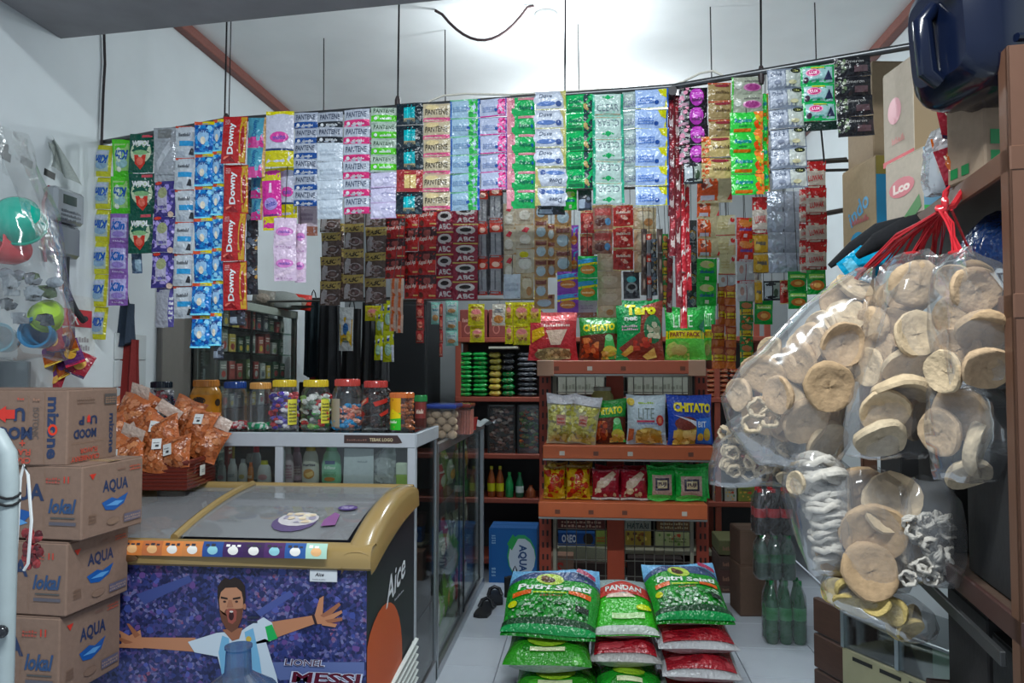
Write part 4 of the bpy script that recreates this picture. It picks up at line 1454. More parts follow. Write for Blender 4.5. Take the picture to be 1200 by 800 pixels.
for si, z in enumerate(shz):
    y = TY0 + .06
    while y < TY1 - .12:
        w_ = random.uniform(.05, .09)
        h_ = random.uniform(.07, .125)
        c = random.choice(ccs) if y > 3.95 else random.choice(['#8f9290', '#7f8482'])
        if si == 4: h_ += .1
        o = MB().box(-.05, .05, 0, w_, 0, h_, mat(c, 'card'), .002)
        printed(o, face_map((.05, 0, 0), (0, w_, 0), (0, 0, h_), (1, 0, 0)), w_ / h_, [('q', .15, .6, .85, .85, 2, '#e0dcd4'), ('e', .5, .3, .3, .18, random.choice(ccs))], .0006)
        tag(o.build('small_box', None, (TX1 - .10, y, z + .0005), smooth=0), 'small packet box on a shelf of the tall glass cabinet', 'box', 'packet boxes in the tall glass cabinet')
        y += w_ + random.uniform(.01, .05)
# grey packs filling the near end, stacked
for i, (y0, y1) in enumerate(((371, 397), (398, 429), (432, 461), (465, 480))):
    x0, x1 = P(196, y0, TY0 + .1).x, P(246, y0, TY0 + .1).x
    a, b = P(220, y1, TY0 + .1).z, P(220, y0, TY0 + .1).z
    x0 = max(x0, TX0 + .03)
    o = MB().box(x0, min(x1, TX1 - .035), TY0 + .03, TY0 + .055, a, b, mat('#7d8284' if i else '#5a4a44', 'card'), .003)
    printed(o, face_map((x0, TY0 + .03, a), (min(x1, TX1 - .035) - x0, 0, 0), (0, 0, b - a), (0, -1, 0)), 1.8, [('q', .06, .1, .94, .9, 7, '#a8acac')], .0006)
    tag(o.build('carton_sleeve', smooth=0), ['brown flat box', 'grey printed sleeve', 'grey printed sleeve', 'grey printed sleeve'][i] + ' at the near end of the tall cabinet, %s row' % ['top', 'second', 'third', 'lowest'][i], 'box')
# grey cap on the cabinet
q = P(338, 352, 4.7)
t = thing('cloth_hat', 'grey cloth hat lying on top of the tall glass cabinet', 'hat', (q.x - .02, 4.62, TZ))
m = MB()
m.lathe([(.11, 0), (.115, .02), (.11, .06), (.08, .095), (.03, .108), (.001, .11)], mat('#7d827e', 'cloth'), 20, sx=1.15)
m.build('cap_crown', t)
m = MB()
m.grid(lambda u, v: (.10 + .12 * v * math.sin(PI * u), -.10 + .20 * u, .012 + .004 * math.sin(PI * u)), 10, 4, mat('#868b86', 'cloth'))
m.grid(lambda u, v: (.10 + .12 * v * math.sin(PI * (1 - u)), .10 - .20 * u, .008 + .004 * math.sin(PI * u)), 10, 4, mat('#6d726e', 'cloth'))
m.build('cap_brim', t)
# red and clear bags on the cabinet
for px, py, c, lb in ((312, 345, '#6f6c64', 'clear bag of goods on the tall cabinet'), (336, 334, '#b0332c', 'red packet on the tall cabinet')):
    q = P(px, py, 4.5)
    me = pillow_mesh('p', .13, .10, .06, c, [('e', .5, .5, .3, .3, '#8a8074')], seed=px)
    tag(link('packet', me, None, (q.x, 4.45 if px < 320 else 4.72, TZ + .0), (0, .1, .3)), lb, 'packet')


# ------------------------------------------------------------------ dark clothes and bags hanging behind the counter
def drape(name, label, px0, px1, pyt, pyb, Y, col, folds=3, taper=.85, cat='garment', kind='cloth'):
    k = PW(Y)
    a = P((px0 + px1) / 2, pyt, Y)
    up = P(410, 350, 4.8).z - a.z if 4.7 < Y < 4.99 else .07
    w_, h_ = (px1 - px0) * k, a.z - P((px0 + px1) / 2, pyb, Y).z
    ph = random.uniform(0, 6)

    def fn(u, v):
        an = 2 * PI * u
        ww = w_ / 2 * (taper + (1 - taper) * v + .06 * math.sin(4 * v + ph))
        return (math.cos(an) * ww * (1 + .05 * math.sin(folds * 2 * an)), math.sin(an) * (.03 + .03 * v) + .014 * math.sin(folds * an * 2 + ph), -h_ * v + .012 * math.sin(2 * an + ph) * v)
    t = thing(name, label, cat, a)
    m = MB()
    m.grid(fn, 28, 10, mat(col, kind), True)
    m.add([fn(i / 28, 0) for i in range(28)] + [fn(i / 28, 1) for i in range(28)], [tuple(range(28)), tuple(range(28, 56))[::-1]], mat(col, kind))
    m.build('cloth_body', t, smooth=70)
    MB().tube([(-.02, 0, -.005), (-.01, 0, max(.05, up - .02)), (0, 0, max(.07, up)), (.01, 0, max(.05, up - .02)), (.02, 0, -.005)], .004, mat('#202226', 'cloth'), 6).build('hanging_loop', t)
    return t


drape('dark_jacket', 'black jacket hanging at the right of the tall glass cabinet', 372, 400, 358, 470, 4.75, '#15181c')
drape('dark_jacket', 'dark teal jacket hanging right beside the tall cabinet', 357, 378, 352, 440, 4.86, '#14262c')
drape('black_bag', 'black bag hanging behind the yellow white pack', 400, 425, 362, 465, 4.8, '#17181a')
drape('grey_trousers', 'dark grey trousers hanging behind the lime packs', 424, 442, 354, 448, 4.85, '#2e3032')
drape('grey_trousers', 'charcoal trouser leg hanging behind the lime packs', 438, 456, 380, 445, 4.8, '#26282b')
q0, q1 = P(452, 462, 5.5), P(499, 352, 5.5)
t = thing('dark_wardrobe', 'tall black cupboard by the grey back wall', 'cupboard', ((q0.x + q1.x) / 2, 5.5, 0))
m = MB().box(-.16, .16, 0, .5, 0, q1.z, mat('#0f1216', 'paint'), .008).build('cupboard_body', t, smooth=0)
MB().box(-.15, .15, -.012, 0, .05, q1.z - .03, mat('#12161a', 'paint'), .006).build('cupboard_door', t, smooth=0)
MB().tube([(.12, -.02, 1.1), (.12, -.03, 1.15), (.12, -.02, 1.2)], .005, mat('#3a3d40', 'metal'), 6).build('door_handle', t)
# stacks of red and green boxes between the cabinet and the jackets
for i in range(7):
    q = P(363, 446 - i * 8, 4.9)
    o = MB().box(-.05, .05, 0, .1, 0, .04, mat(['#8f2f2a', '#a03a30'][i % 2], 'card'), .003).build('red_box', None, (q.x, 5.02, 1.38 + i * .0405), smooth=0)
    tag(o, 'small red box stacked between the tall cabinet and the jackets', 'box', 'red boxes behind the cabinet')
for i in range(2):
    o = MB().box(-.06, .06, 0, .1, 0, .05, mat('#1f8a3c', 'card'), .003).build('green_box', None, (P(377, 440, 4.98).x, 5.02, 1.38 + i * .051), smooth=0)
    tag(o, 'small green box stacked beside the red boxes', 'box', 'green boxes behind the cabinet')
o = MB().box(P(350, 450, 5.0).x, P(395, 450, 5.0).x, 5.0, 5.2, 0, 1.379, mat('#2b2826', 'wood'), .005).build('low_cupboard', smooth=0)
tag(o, 'dark low cupboard under the jackets', 'cupboard')
# wall mounted camera on the grey wall
q = P(503, 402, YB - .06)
t = thing('wall_camera', 'small round white camera on the grey back wall', 'camera', (q.x, YB, q.z))
MB().lathe([(.05, 0), (.05, .03), (.035, .05)], mat('#c0c4c4', 'gloss'), 18).build('camera_base', t, (0, 0, 0), (PI / 2, 0, 0))
MB().blob((0, -.08, -.02), (.055, .055, .055), mat('#b4b9b8', 'gloss'), 16, 10).build('camera_head', t)
MB().blob((-.005, -.13, -.03), (.022, .014, .022), mat('#101214', 'gloss'), 12, 8).build('camera_lens', t)

zj = P(410, 350, 4.8).z
tag(MB().tube([(XL + .005, 4.8, zj), (P(462, 350, 4.8).x, 4.8, zj)], .01, mat('#3a3a3c', 'metal'), 8).build('clothes_rail'), 'dark rail the jackets and trousers hang from', 'rail')

# white red navy patterned jar and bags by the tiled wall
jar(165, 196, 447, 495, 3.3, '#1d2636', 'jar of white, navy and red wrapped sweets beside the snack basket', ['#c8c8d0', '#2b2f50', '#b03a40', '#dcdce0'], .85)
drape('mesh_bag', 'dark blue mesh bag hanging on the left wall', 134, 158, 356, 404, 3.22, '#263445', cat='bag')
drape('red_bag', 'red cloth bag hanging below the blue mesh bag', 136, 164, 398, 482, 3.24, '#7a211f', cat='bag')
drape('white_cloth', 'white and red printed cloth hanging beside the red bag', 127, 139, 405, 472, 3.2, '#8d3a40', cat='cloth')

# ------------------------------------------------------------------ sachet designs: (ground colour, printed items, options)
def T(s, y=.5, h=.3, c='#22304f', x=.5, **k):
    k.setdefault('bold', .02)
    return ('t', s, x, y, h, c, k)


WH = '#d6d9dc'


def band(base, bandc, txt, tc, y0=.0, y1=.36, ty=.68, th=.34):
    return (base, [('r', .0, y0, 1, y1, bandc), T(txt, ty, th, tc, w=.8), ('e', .18, (y0 + y1) / 2, .07, .1, WH), ('q', .35, y0 + .1, .8, y1 - .08, 1, WH)], {})


D = {
    'klin_y': ('#b3b244', [('r', .14, .16, .86, .84, '#9fb0a8'), ('e', .5, .66, .3, .12, '#7f9ab0'), ('r', .2, .2, .8, .32, '#a8b0c4'), T('Klin', .47, .26, '#1f4f9c', w=.62, bold=.05, shear=.2)], {'flip': True}),
    'klin_g': ('#55b83a', [('r', .12, .12, .88, .84, '#94c07a'), ('e', .5, .64, .3, .13, '#8fb4b8'), ('e', .62, .42, .15, .2, '#c4d4c0'), T('Klin', .42, .25, '#1f4f9c', w=.62, bold=.05, shear=.2), ('e', .65, .8, .12, .07, '#d8e0d0')], {'flip': True}),
    'klin_p': ('#7c5a9c', [('r', .1, .2, .92, .86, '#a8a4cc'), T('Klin', .6, .28, '#1f5aa8', w=.7, bold=.05, shear=.2), ('e', .5, .32, .32, .1, '#8a7ab8'), ('q', .2, .06, .8, .16, 1, '#c8c0dc')], {}),
    'wipol': ('#0f4a3c', [('e', .5, .52, .42, .30, '#b8c4a8'), ('r', .06, .5, .94, .70, '#12503f'), T('WIPOL', .74, .15, WH, w=.74, bold=.05), ('e', .5, .5, .3, .06, '#7fa878'), ('p', [(.26, .44), (.74, .44), (.7, .22), (.5, .08), (.3, .22)], '#b8382e'), ('e', .5, .28, .14, .1, '#d06a5a'), ('r', .5, .9, .92, .97, '#b8505a')], {}),
    'silver': ('#a9aeb4', [('r', .08, .10, .92, .13, '#888d94'), ('p', [(.2, .2), (.8, .6), (.75, .75), (.15, .35)], '#c8ccd2'), ('r', .2, .8, .8, .97, '#8d9090')], {'kind': 'silver'}),
    'silver_l': ('#b9c2cc', [('r', .04, .02, .96, .06, '#7d8690'), ('q', .12, .3, .9, .7, 2, '#a4aeba')], {}),
    'foil2': ('#b4bccb', [('r', .485, 0, .515, 1, '#9aa2b4'), ('r', 0, 0, 1, .02, '#8a92a4')], {'kind': 'silver'}),
    'violet': ('#352f6e', [('n', 0, .1, 1, .95, 26, .1, ['#5a4f9a', '#8a7fc0', '#2b2558', '#a89ad0']), ('r', .22, .18, .68, .68, '#a8a4b8'), ('e', .45, .66, .22, .16, '#8f9470'), T('royale', .26, .14, '#3a3570', x=.45, w=.4), ('e', .2, .95, .16, .05, '#b8382e'), ('e', .8, .05, .14, .08, '#c8b0a0')], {}),
    'grey_bottle': ('#8d8f98', [('r', .72, 0, 1, 1, '#4a4480'), ('r', 0, .9, 1, 1, '#2f2b58'), ('q', .76, .2, .95, .8, 5, WH)], {}),
    'tag_white': ('#b8bec4', [('r', 0, .93, 1, 1, '#b04a3c'), ('r', .25, .36, .95, .52, '#3a8ec0'), ('q', .2, .66, .8, .82, 1, '#3a3f48'), ('p', [(.7, .1), (.85, .3), (.95, .28), (.95, .08)], '#2b2d34'), ('r', .05, .04, .5, .2, '#a4abb4')], {}),
    'blue': ('#2a72b8', [('n', 0, 0, 1, .9, 40, .08, ['#1d4f9c', '#5aa8d8', '#1a3f86', '#8fc8e4', '#2f86c8']), ('r', .0, .9, 1, 1, '#c8b83a'), ('r', .0, .9, .4, 1, '#c05038'), ('e', .48, .52, .3, .2, '#8fb4d4'), ('e', .48, .4, .13, .12, '#d8d0c0'), T('nuvo', .7, .12, '#2b3f7a', w=.5), ('r', 0, 0, 1, .05, '#7fd0e8')], {}),
    'downy_r': ('#a02c2e', [('r', .74, .02, .98, .98, '#b08a3a'), ('e', .86, .5, .08, .3, '#8f2a28'), T('Downy', .52, .17, WH, x=.42, rot=90, bold=.03, w=1.3), ('e', .3, .1, .2, .05, '#d87a6a'), ('q', .1, .82, .3, .95, 3, '#c8a0a0'), ('p', [(.05, .05), (.6, .02), (.4, .16)], '#7c1f24')], {}),
    'downy_t': ('#4f8fa4', [('r', 0, 0, 1, .34, '#b84a86'), T('Downy', .64, .22, '#2b5f8c', x=.42, rot=90, bold=.03, w=.95), ('n', .5, 0, 1, .45, 14, .09, ['#d070a8', '#b83a80', '#6aa8b8']), ('r', .86, 0, 1, 1, '#c8a070')], {}),
    'molto_w': ('#b4b6c4', [('r', 0, .0, 1, .30, '#b8b02c'), ('r', 0, .28, 1, .32, '#2b3a5c'), ('e', .5, .52, .34, .1, '#c04a90'), T('molto', .52, .09, '#3a4f9c', w=.45, rot=5), ('r', 0, .93, 1, 1, '#c0b838')], {}),
    'molto_p': ('#c03a8c', [('r', 0, 0, 1, .22, '#c0b434'), ('r', 0, .8, 1, 1, '#b8b040'), ('e', .5, .42, .36, .1, '#9a86c0'), T('molto', .42, .09, '#3a3f8c', w=.5, rot=15), ('p', [(.42, .6), (.58, .6), (.56, .76), (.46, .76)], '#e0c0d8'), ('q', .1, .23, .9, .27, 1, '#2b2f6c')], {}),
    'molto_s': ('#c8b4c8', [('e', .5, .55, .4, .14, '#c07ab4'), ('p', [(.1, .1), (.9, .3), (.9, .42), (.1, .2)], '#d4c0d0'), T('molto', .55, .1, '#5a4f9c', w=.5), ('q', .1, .05, .8, .12, 1, '#b08ab0')], {}),
    'pan_b': band('#9fa6b4', '#1f4684', 'PANTENE', '#3a4254'),
    'pan_k': band('#9aa0ac', '#1c2028', 'PANTENE', '#3a4254'),
    'pan_p': band('#aab0bc', '#c43a70', 'PANTENE', '#4a5264'),
    'pan_g': band('#9fb0a4', '#57b43a', 'PANTENE', '#46584a', .1, .48, .78, .28),
    'pan_l': ('#b8b4cc', [('q', .45, .55, .9, .75, 1, '#8a8aa8'), ('r', 0, 0, 1, .05, '#a890b4'), ('e', .3, .3, .2, .2, '#c8c4d8')], {}),
    'pan_be': ('#b0a48c', [('r', 0, 0, 1, .2, '#c2597c'), T('PANTENE', .52, .32, '#4a4438', w=.84), ('e', .35, .78, .25, .16, '#c4b48c'), ('q', .1, .06, .6, .14, 1, '#e0b0c0')], {}),
    'teal_k': ('#16222a', [('r', .3, .2, .72, .9, '#1f97a0'), ('r', .42, .2, .46, .9, '#3fc0c4'), ('r', .56, .2, .6, .9, '#157880'), ('r', .3, .12, .72, .26, '#8d846a'), ('n', 0, 0, 1, .2, 8, .1, ['#4a5a60', '#2a3a40'])], {}),
    'red_g': ('#8c3438', [('r', .3, .15, .74, .9, '#c4ae78'), ('r', .5, .15, .54, .9, '#8a6a3a'), ('n', 0, 0, .3, 1, 6, .12, ['#a04a4c', '#7a2428']), ('n', .74, 0, 1, 1, 6, .12, ['#a85a54', '#7a2428'])], {}),
    'sun_g': ('#94adc0', [('r', .93, 0, 1, 1, '#1f4f9c'), ('r', 0, 0, .05, 1, '#24509a'), ('n', .62, .0, .93, 1, 22, .14, ['#3aa04e', '#2f8a44', '#5ab86a']), ('q', .1, .3, .6, .6, 3, '#6a86a8'), ('e', .62, .42, .06, .1, '#2b4f8c'), ('r', 0, .93, .9, 1, '#6fa88a')], {}),
    'sun_p': ('#a8b0c6', [('r', .94, 0, 1, 1, '#6a3a86'), ('n', .66, .1, .95, 1, 22, .13, ['#c83a80', '#d86aa0', '#b02a6a']), ('q', .1, .25, .6, .55, 3, '#7a8ab0'), ('e', .62, .32, .06, .09, '#2b4f8c'), ('r', 0, 0, .95, .06, '#b03a80')], {}),
    'rose_g': ('#2f9a58', [('n', 0, 0, .28, 1, 24, .12, ['#c88a94', '#d4a0a4', '#b87080']), ('r', 0, 0, .16, 1, '#c88a94'), ('r', .4, .84, 1, .98, '#c07a8a'), ('t', 'Rejoice', .68, .4, .28, '#14604c', {'shear': .2, 'w': .5, 'bold': .03}), ('e', .9, .4, .04, .1, '#1f5a9c')], {}),
    'dove': ('#a8aeba', [('e', .42, .52, .5, .42, '#b9c0cc'), ('r', .92, 0, 1, 1, '#a8a868'), ('t', 'Dove', .34, .72, .24, '#4a5468', {'shear': .2, 'w': .42}), ('e', .35, .3, .32, .12, '#5a74a8'), ('e', .76, .28, .1, .14, '#3a4f80'), ('r', 0, 0, 1, .06, '#a8a880'), ('p', [(.8, .98), (.92, .98), (.92, .5)], '#a8a070')], {}),
    'green_d': ('#2a9a58', [('n', .66, 0, 1, 1, 20, .15, ['#23383e', '#b09868', '#1d2a30', '#3a4a4a']), ('t', 'Sunsilk', .36, .6, .22, '#14584c', {'shear': .2, 'w': .5}), ('r', .05, .06, .6, .22, '#1d6a44'), ('q', .1, .3, .55, .42, 1, '#1f7048')], {}),
    'clear': ('#8fb4a8', [('r', 0, 0, .08, 1, '#3a9a7c'), ('r', .92, 0, 1, 1, '#2a8a6a'), ('r', .1, .06, .9, .98, '#a9beb8'), ('p', [(.3, .85), (.5, .97), (.72, .85), (.5, .72)], '#2f9a5e'), T('CLEAR', .36, .3, '#5a6470', w=.7, bold=.0), ('r', .1, .06, .9, .1, '#a89078')], {'flip': False}),
    'clear_n': ('#8a9a98', [('r', 0, .04, 1, .94, '#9aa8a6'), ('t', 'CLEAR', .5, .3, .3, '#6a6a8a', {'w': .8, 'bold': 0}), ('e', .5, .75, .3, .1, '#b0bcb8')], {}),
    'zinc_y': ('#97acd0', [('r', .0, 0, 1, .05, '#a8a850'), ('p', [(.68, .98), (.96, .98), (.96, .5), (.78, .62)], '#b4b43a'), ('r', .95, 0, 1, 1, '#2a54a4'), ('q', .08, .22, .55, .6, 3, '#3a64ac'), ('e', .64, .26, .07, .1, '#1f4488'), ('p', [(.88, 0), (.95, 0), (.95, .4), (.9, .25)], '#c0c050')], {}),
    'black_pk': ('#17141c', [('n', 0, 0, .36, 1, 12, .14, ['#8a8a8c', '#4a464c', '#c88aa0', '#5a5a58']), ('e', .62, .5, .25, .46, '#a03a9c'), ('p', [(.45, .4), (.8, .3), (.75, .95), (.55, .85)], '#b85ab4'), ('q', .45, .25, .85, .5, 1, '#3a1c3c'), ('e', .2, .12, .14, .07, '#c8a0b0')], {}),
    'brown': ('#8f7c58', [('r', 0, .02, 1, .12, '#6f5a40'), ('e', .6, .84, .34, .1, '#7a2f38'), ('q', .3, .4, .9, .62, 1, '#4a3a28'), ('r', 0, .92, 1, 1, '#a04a34')], {}),
    'brown_f': ('#a89668', [('n', 0, 0, .3, 1, 14, .14, ['#b8502c', '#c87a4a', '#a8442a']), ('e', .6, .84, .3, .1, '#7a2f38'), ('q', .38, .35, .95, .55, 1, '#4a3a28')], {}),
    'grey_oval': ('#8f9486', [('e', .66, .4, .3, .22, '#8a3a70'), ('o', .66, .4, .3, .22, .2, '#b87aa0'), ('r', 0, 0, .06, 1, '#4a9a44'), ('q', .4, .7, .9, .85, 1, '#5a5a58'), ('e', .2, .5, .12, .2, '#a8aca4')], {}),
    'green_o': ('#3cae48', [('n', .7, 0, 1, 1, 16, .16, ['#c8502c', '#d87a44', '#c8a848']), ('t', 'Rejoice', .38, .55, .26, '#1f6a8a', {'shear': .15, 'w': .52, 'bold': .03}), ('r', .1, .06, .62, .2, '#b8642c'), ('q', .25, .3, .5, .4, 1, '#1c6a3c')], {}),
    'dove_s': ('#6f7784', [('r', .03, .06, .49, .95, '#a4aab6'), ('r', .51, .06, .97, .95, '#aeb3ae'), ('t', 'Dove', .25, .72, .2, '#4a5468', {'shear': .2, 'w': .3}), ('e', .8, .86, .15, .13, '#22281f'), ('t', '12x', .8, .86, .11, '#b8b878', {'w': .16}), ('e', .27, .32, .1, .1, '#7d8494'), ('e', .7, .3, .12, .1, '#b8b494')], {}),
    'lux': ('#2f9a58', [('r', .06, .08, .94, .90, '#8fb0b0'), ('e', .36, .62, .22, .2, '#b83a70'), ('o', .36, .62, .22, .2, .2, '#d898b0'), ('t', 'LUX', .36, .62, .16, '#e8d8e0', {'w': .24}), ('p', [(.68, .2), (.94, .2), (.82, .72)], '#2b3048'), ('e', .15, .26, .08, .16, '#3a2a3a'), ('q', .28, .2, .6, .32, 1, '#3a8a7c'), ('r', .3, .84, .7, .92, '#c0b84a')], {}),
    'dark_end': ('#14231f', [('n', 0, 0, 1, 1, 10, .12, ['#2a3a36', '#1c2c28', '#3a4a46'])], {}),
    'black': ('#191a1e', [('n', .0, .05, .3, .95, 14, .1, ['#5a6a50', '#8f9484', '#3a4438']), ('t', 'Emeron', .55, .74, .16, '#9a9a98', {'shear': .15, 'w': .5, 'bold': 0}), ('r', .52, .2, .9, .5, '#4a3a3e'), ('r', 0, 0, 1, .03, '#2b2c30')], {}),
    'redwhite': ('#b0a69c', [('r', 0, .64, 1, 1, '#a82a2c'), ('r', 0, 0, 1, .12, '#8c2428'), ('p', [(.1, .64), (.9, .5), (.9, .66), (.1, .74)], '#c8bcb0'), ('t', 'LUWAK', .5, .38, .2, '#b03034', {'w': .7, 'rot': 6})], {}),
    'abc_b': ('#54443c', [('r', 0, .66, 1, 1, '#a08c54'), ('t', 'ABC', .5, .82, .22, '#2b2118', {'shear': .2, 'w': .55, 'bold': .04}), ('p', [(.05, .05), (.35, .1), (.38, .6), (.2, .66), (.08, .5)], '#a39d9c'), ('o', .6, .3, .3, .16, .25, '#9a8f8c'), ('e', .6, .3, .2, .08, '#6a5450'), ('n', .3, 0, 1, .5, 10, .08, ['#7d6a64', '#8a7c78', '#4a3a34'])], {}),
    'kapal': ('#a82a28', [('r', 0, .58, 1, 1, '#3a1a1c'), ('p', [(.0, .55), (1, .62), (1, .45), (0, .4)], '#b83a34'), ('e', .5, .76, .2, .18, '#8a4440'), ('t', 'Kapal Api', .45, .5, .22, '#d8ccc0', {'shear': .2, 'w': .75, 'rot': 6}), ('e', .18, .16, .12, .12, '#5a2a20'), ('r', .6, .1, .95, .16, '#d0b070')], {}),
    'abc_r': ('#7c2233', [('e', .5, .66, .4, .24, '#b6b0ae'), ('e', .5, .68, .24, .11, '#1d1412'), ('t', 'ABC', .5, .2, .26, '#c8bcbc', {'w': .7, 'bold': .04}), ('n', 0, .3, 1, .5, 8, .08, ['#a85a68', '#5a1828']), ('r', 0, .93, 1, 1, '#b09a58')], {'flip': False}),
    'stick': ('#8f8f92', [('r', .0, 0, .16, 1, '#2b2a2e'), ('r', .84, 0, 1, 1, '#3a383c'), ('r', .1, .72, .95, 1, '#b83a2e'), ('r', .1, .0, .95, .1, '#a83a30'), ('e', .5, .84, .26, .08, '#d8b0a0'), ('r', .42, .15, .5, .68, '#5a5a60')], {}),
    'milk': ('#b4a894', [('r', 0, 0, 1, .08, '#a08058'), ('p', [(.3, .72), (.5, .95), (.75, .85), (.6, .66)], '#b83a44'), ('e', .5, .4, .3, .2, '#c8c2b6'), ('q', .2, .15, .8, .25, 1, '#8a7a68')], {}),
    'milk_y': ('#b8b09c', [('r', 0, 0, 1, .06, '#a08058'), ('e', .45, .78, .25, .14, '#b8b034'), ('e', .5, .42, .35, .25, '#c8c6bc'), ('q', .2, .6, .8, .68, 1, '#8a5a58')], {}),
    'choc': ('#9a7a58', [('e', .5, .4, .36, .26, '#9fb0b8'), ('r', .1, .72, .9, .95, '#6a3a34'), ('q', .2, .6, .8, .7, 1, '#c8ac9c'), ('r', 0, 0, 1, .1, '#b08a50')], {}),
    'biscuit_v': ('#7a3f9c', [('p', [(0, .62), (1, .75), (1, .95), (0, .82)], '#4a90c0'), ('p', [(0, .5), (1, .62), (1, .72), (0, .6)], '#c8b83a'), ('e', .5, .36, .38, .2, '#b8703c'), ('q', .2, .3, .8, .42, 1, '#e0c090')], {}),
    'biscuit_g': ('#2ea352', [('p', [(0, .6), (1, .75), (1, .95), (0, .82)], '#3a8ab8'), ('p', [(0, .5), (1, .62), (1, .72), (0, .6)], '#c8c03a'), ('e', .5, .36, .38, .2, '#c0803c'), ('q', .2, .3, .8, .44, 1, '#e8d0a0')], {}),
    'red_m': ('#9a3434', [('e', .5, .6, .36, .24, '#b85a50'), ('r', 0, .88, 1, 1, '#b0a070'), ('n', 0, .05, 1, .5, 8, .1, ['#6a2a28', '#b87a6a'])], {}),
    'choc_p': ('#8f6a5c', [('r', 0, .9, 1, 1, '#b89a60'), ('r', .1, .55, .9, .85, '#a8504c'), ('e', .4, .3, .3, .18, '#5a3430'), ('e', .75, .3, .15, .15, '#5a8ab0')], {}),
    'plain_b': ('#b29c84', [('r', 0, 0, 1, .03, '#8f7a64'), ('e', .5, .5, .35, .3, '#bca892'), ('q', .2, .7, .8, .78, 1, '#a08870')], {}),
    'red_c': ('#a83430', [('r', 0, .9, 1, 1, '#b4a070'), ('r', 0, 0, 1, .06, '#b4a070'), ('n', .05, .1, .95, .85, 14, .11, ['#c86a5a', '#8c2422', '#d8a898']), ('q', .15, .6, .85, .78, 1, '#e0c8b8')], {}),
    'beige_c': ('#b3a284', [('e', .5, .6, .36, .24, '#c4b8a0'), ('e', .66, .3, .2, .18, '#a87a50'), ('r', 0, 0, 1, .06, '#98805c'), ('q', .15, .8, .8, .9, 1, '#8a6f50')], {}),
    'coffee_d': ('#3a3c40', [('e', .5, .7, .3, .12, '#5ab0b0'), ('e', .5, .4, .36, .2, '#8d9090'), ('e', .5, .42, .25, .1, '#18181a'), ('n', 0, 0, 1, .3, 8, .1, ['#5a5c60', '#2a2c30'])], {}),
    'yellow': ('#b4b02c', [('e', .5, .52, .36, .28, '#c09a64'), ('e', .5, .62, .3, .12, '#c87a78'), ('q', .15, .8, .85, .92, 1, '#7a3a20'), ('n', .2, .2, .8, .45, 8, .1, ['#8a5a30', '#c0a050'])], {}),
    'teal_w': ('#7fb4a8', [('r', .1, .1, .9, .88, '#b0bebc'), ('e', .5, .3, .32, .14, '#b08a60'), ('q', .2, .6, .8, .75, 1, '#3a7a8a')], {}),
    'white_o': ('#b8b4a8', [('e', .5, .3, .36, .18, '#b8804a'), ('q', .2, .6, .8, .8, 2, '#4a5a6a'), ('r', 0, 0, 1, .06, '#a08c70')], {}),
    'orange_w': ('#b0a484', [('r', .0, .04, .6, .96, '#c0502c'), ('p', [(.15, .45), (.45, .6), (.5, .9), (.2, .85)], '#d8c4b8'), ('r', .1, .1, .5, .26, '#b8b4c0'), ('e', .18, .62, .08, .1, '#6a2a20'), ('p', [(.86, .1), (1, .4), (1, .1)], '#b03030')], {}),
    'beige_r': ('#b4aa86', [('p', [(.6, .5), (1, .55), (1, 1), (.7, .9)], '#c0b8a8'), ('e', .85, .75, .12, .12, '#b03030'), ('q', .1, .3, .6, .7, 3, '#a89868'), ('r', 0, 0, 1, .05, '#98302c')], {}),
    'red_j': ('#b03024', [('e', .5, .75, .4, .2, '#b8703c'), ('p', [(.7, .8), (.95, .9), (.9, .98), (.7, .98)], '#2f8a3a'), ('q', .15, .38, .85, .58, 1, '#3a3f8c'), ('r', .4, .08, .6, .24, '#c8a8a8')], {}),
    'green_j': ('#2c9a3a', [('e', .5, .75, .36, .16, '#a8a878'), ('q', .15, .38, .85, .6, 1, '#1f4f7c'), ('r', .4, .08, .6, .24, '#b8c0a8'), ('e', .7, .72, .16, .1, '#8fb84a')], {}),
    'yellow_m': ('#b8903a', [('q', .2, .4, .8, .7, 1, '#3a4a5a'), ('e', .3, .3, .2, .16, '#c8a858'), ('r', 0, 0, 1, .06, '#5a4a40'), ('r', 0, .9, 1, 1, '#b0a890')], {}),
    'white_r': ('#a8a8a8', [('r', 0, .88, 1, 1, '#a82c2c'), ('r', .48, 0, .52, .88, '#7a3a3c'), ('e', .24, .5, .12, .2, '#9a7a70'), ('e', .75, .5, .12, .2, '#bcbcbc')], {}),
    'noodle_b': ('#8a4028', [('r', .0, .36, 1, .62, '#b8a038'), ('e', .5, .8, .38, .16, '#a86a44'), ('q', .1, .42, .9, .56, 1, '#6a2a18'), ('r', .05, 0, .95, .3, '#a05a30')], {}),
    'noodle_g': ('#2a6a30', [('r', .0, .36, 1, .62, '#b8a038'), ('e', .5, .8, .38, .16, '#a06440'), ('q', .1, .42, .9, .56, 1, '#5a2a18'), ('n', .1, 0, .9, .3, 6, .1, ['#a04a2a', '#c09a60'])], {}),
    'noodle_gg': ('#1f8a3a', [('r', .1, .64, .9, .82, '#8fc060'), ('e', .5, .36, .38, .2, '#b06a3a'), ('q', .15, .68, .85, .78, 1, '#e0e8c0'), ('e', .5, .36, .2, .1, '#d0a060')], {}),
    'dark_m': ('#23262a', [('r', .06, .1, .46, .9, '#a8b0b4'), ('r', .54, .1, .94, .9, '#8a948c'), ('e', .7, .4, .14, .2, '#3a4a3a')], {}),
    'dark_s': ('#2a2c30', [('n', 0, 0, 1, 1, 12, .16, ['#5a6470', '#9a7a40', '#3a4048', '#8a8a88'])], {}),
    'orange_s': ('#b8a090', [('r', .3, 0, .7, 1, '#c0623a'), ('e', .5, .3, .2, .1, '#d0a890')], {}),
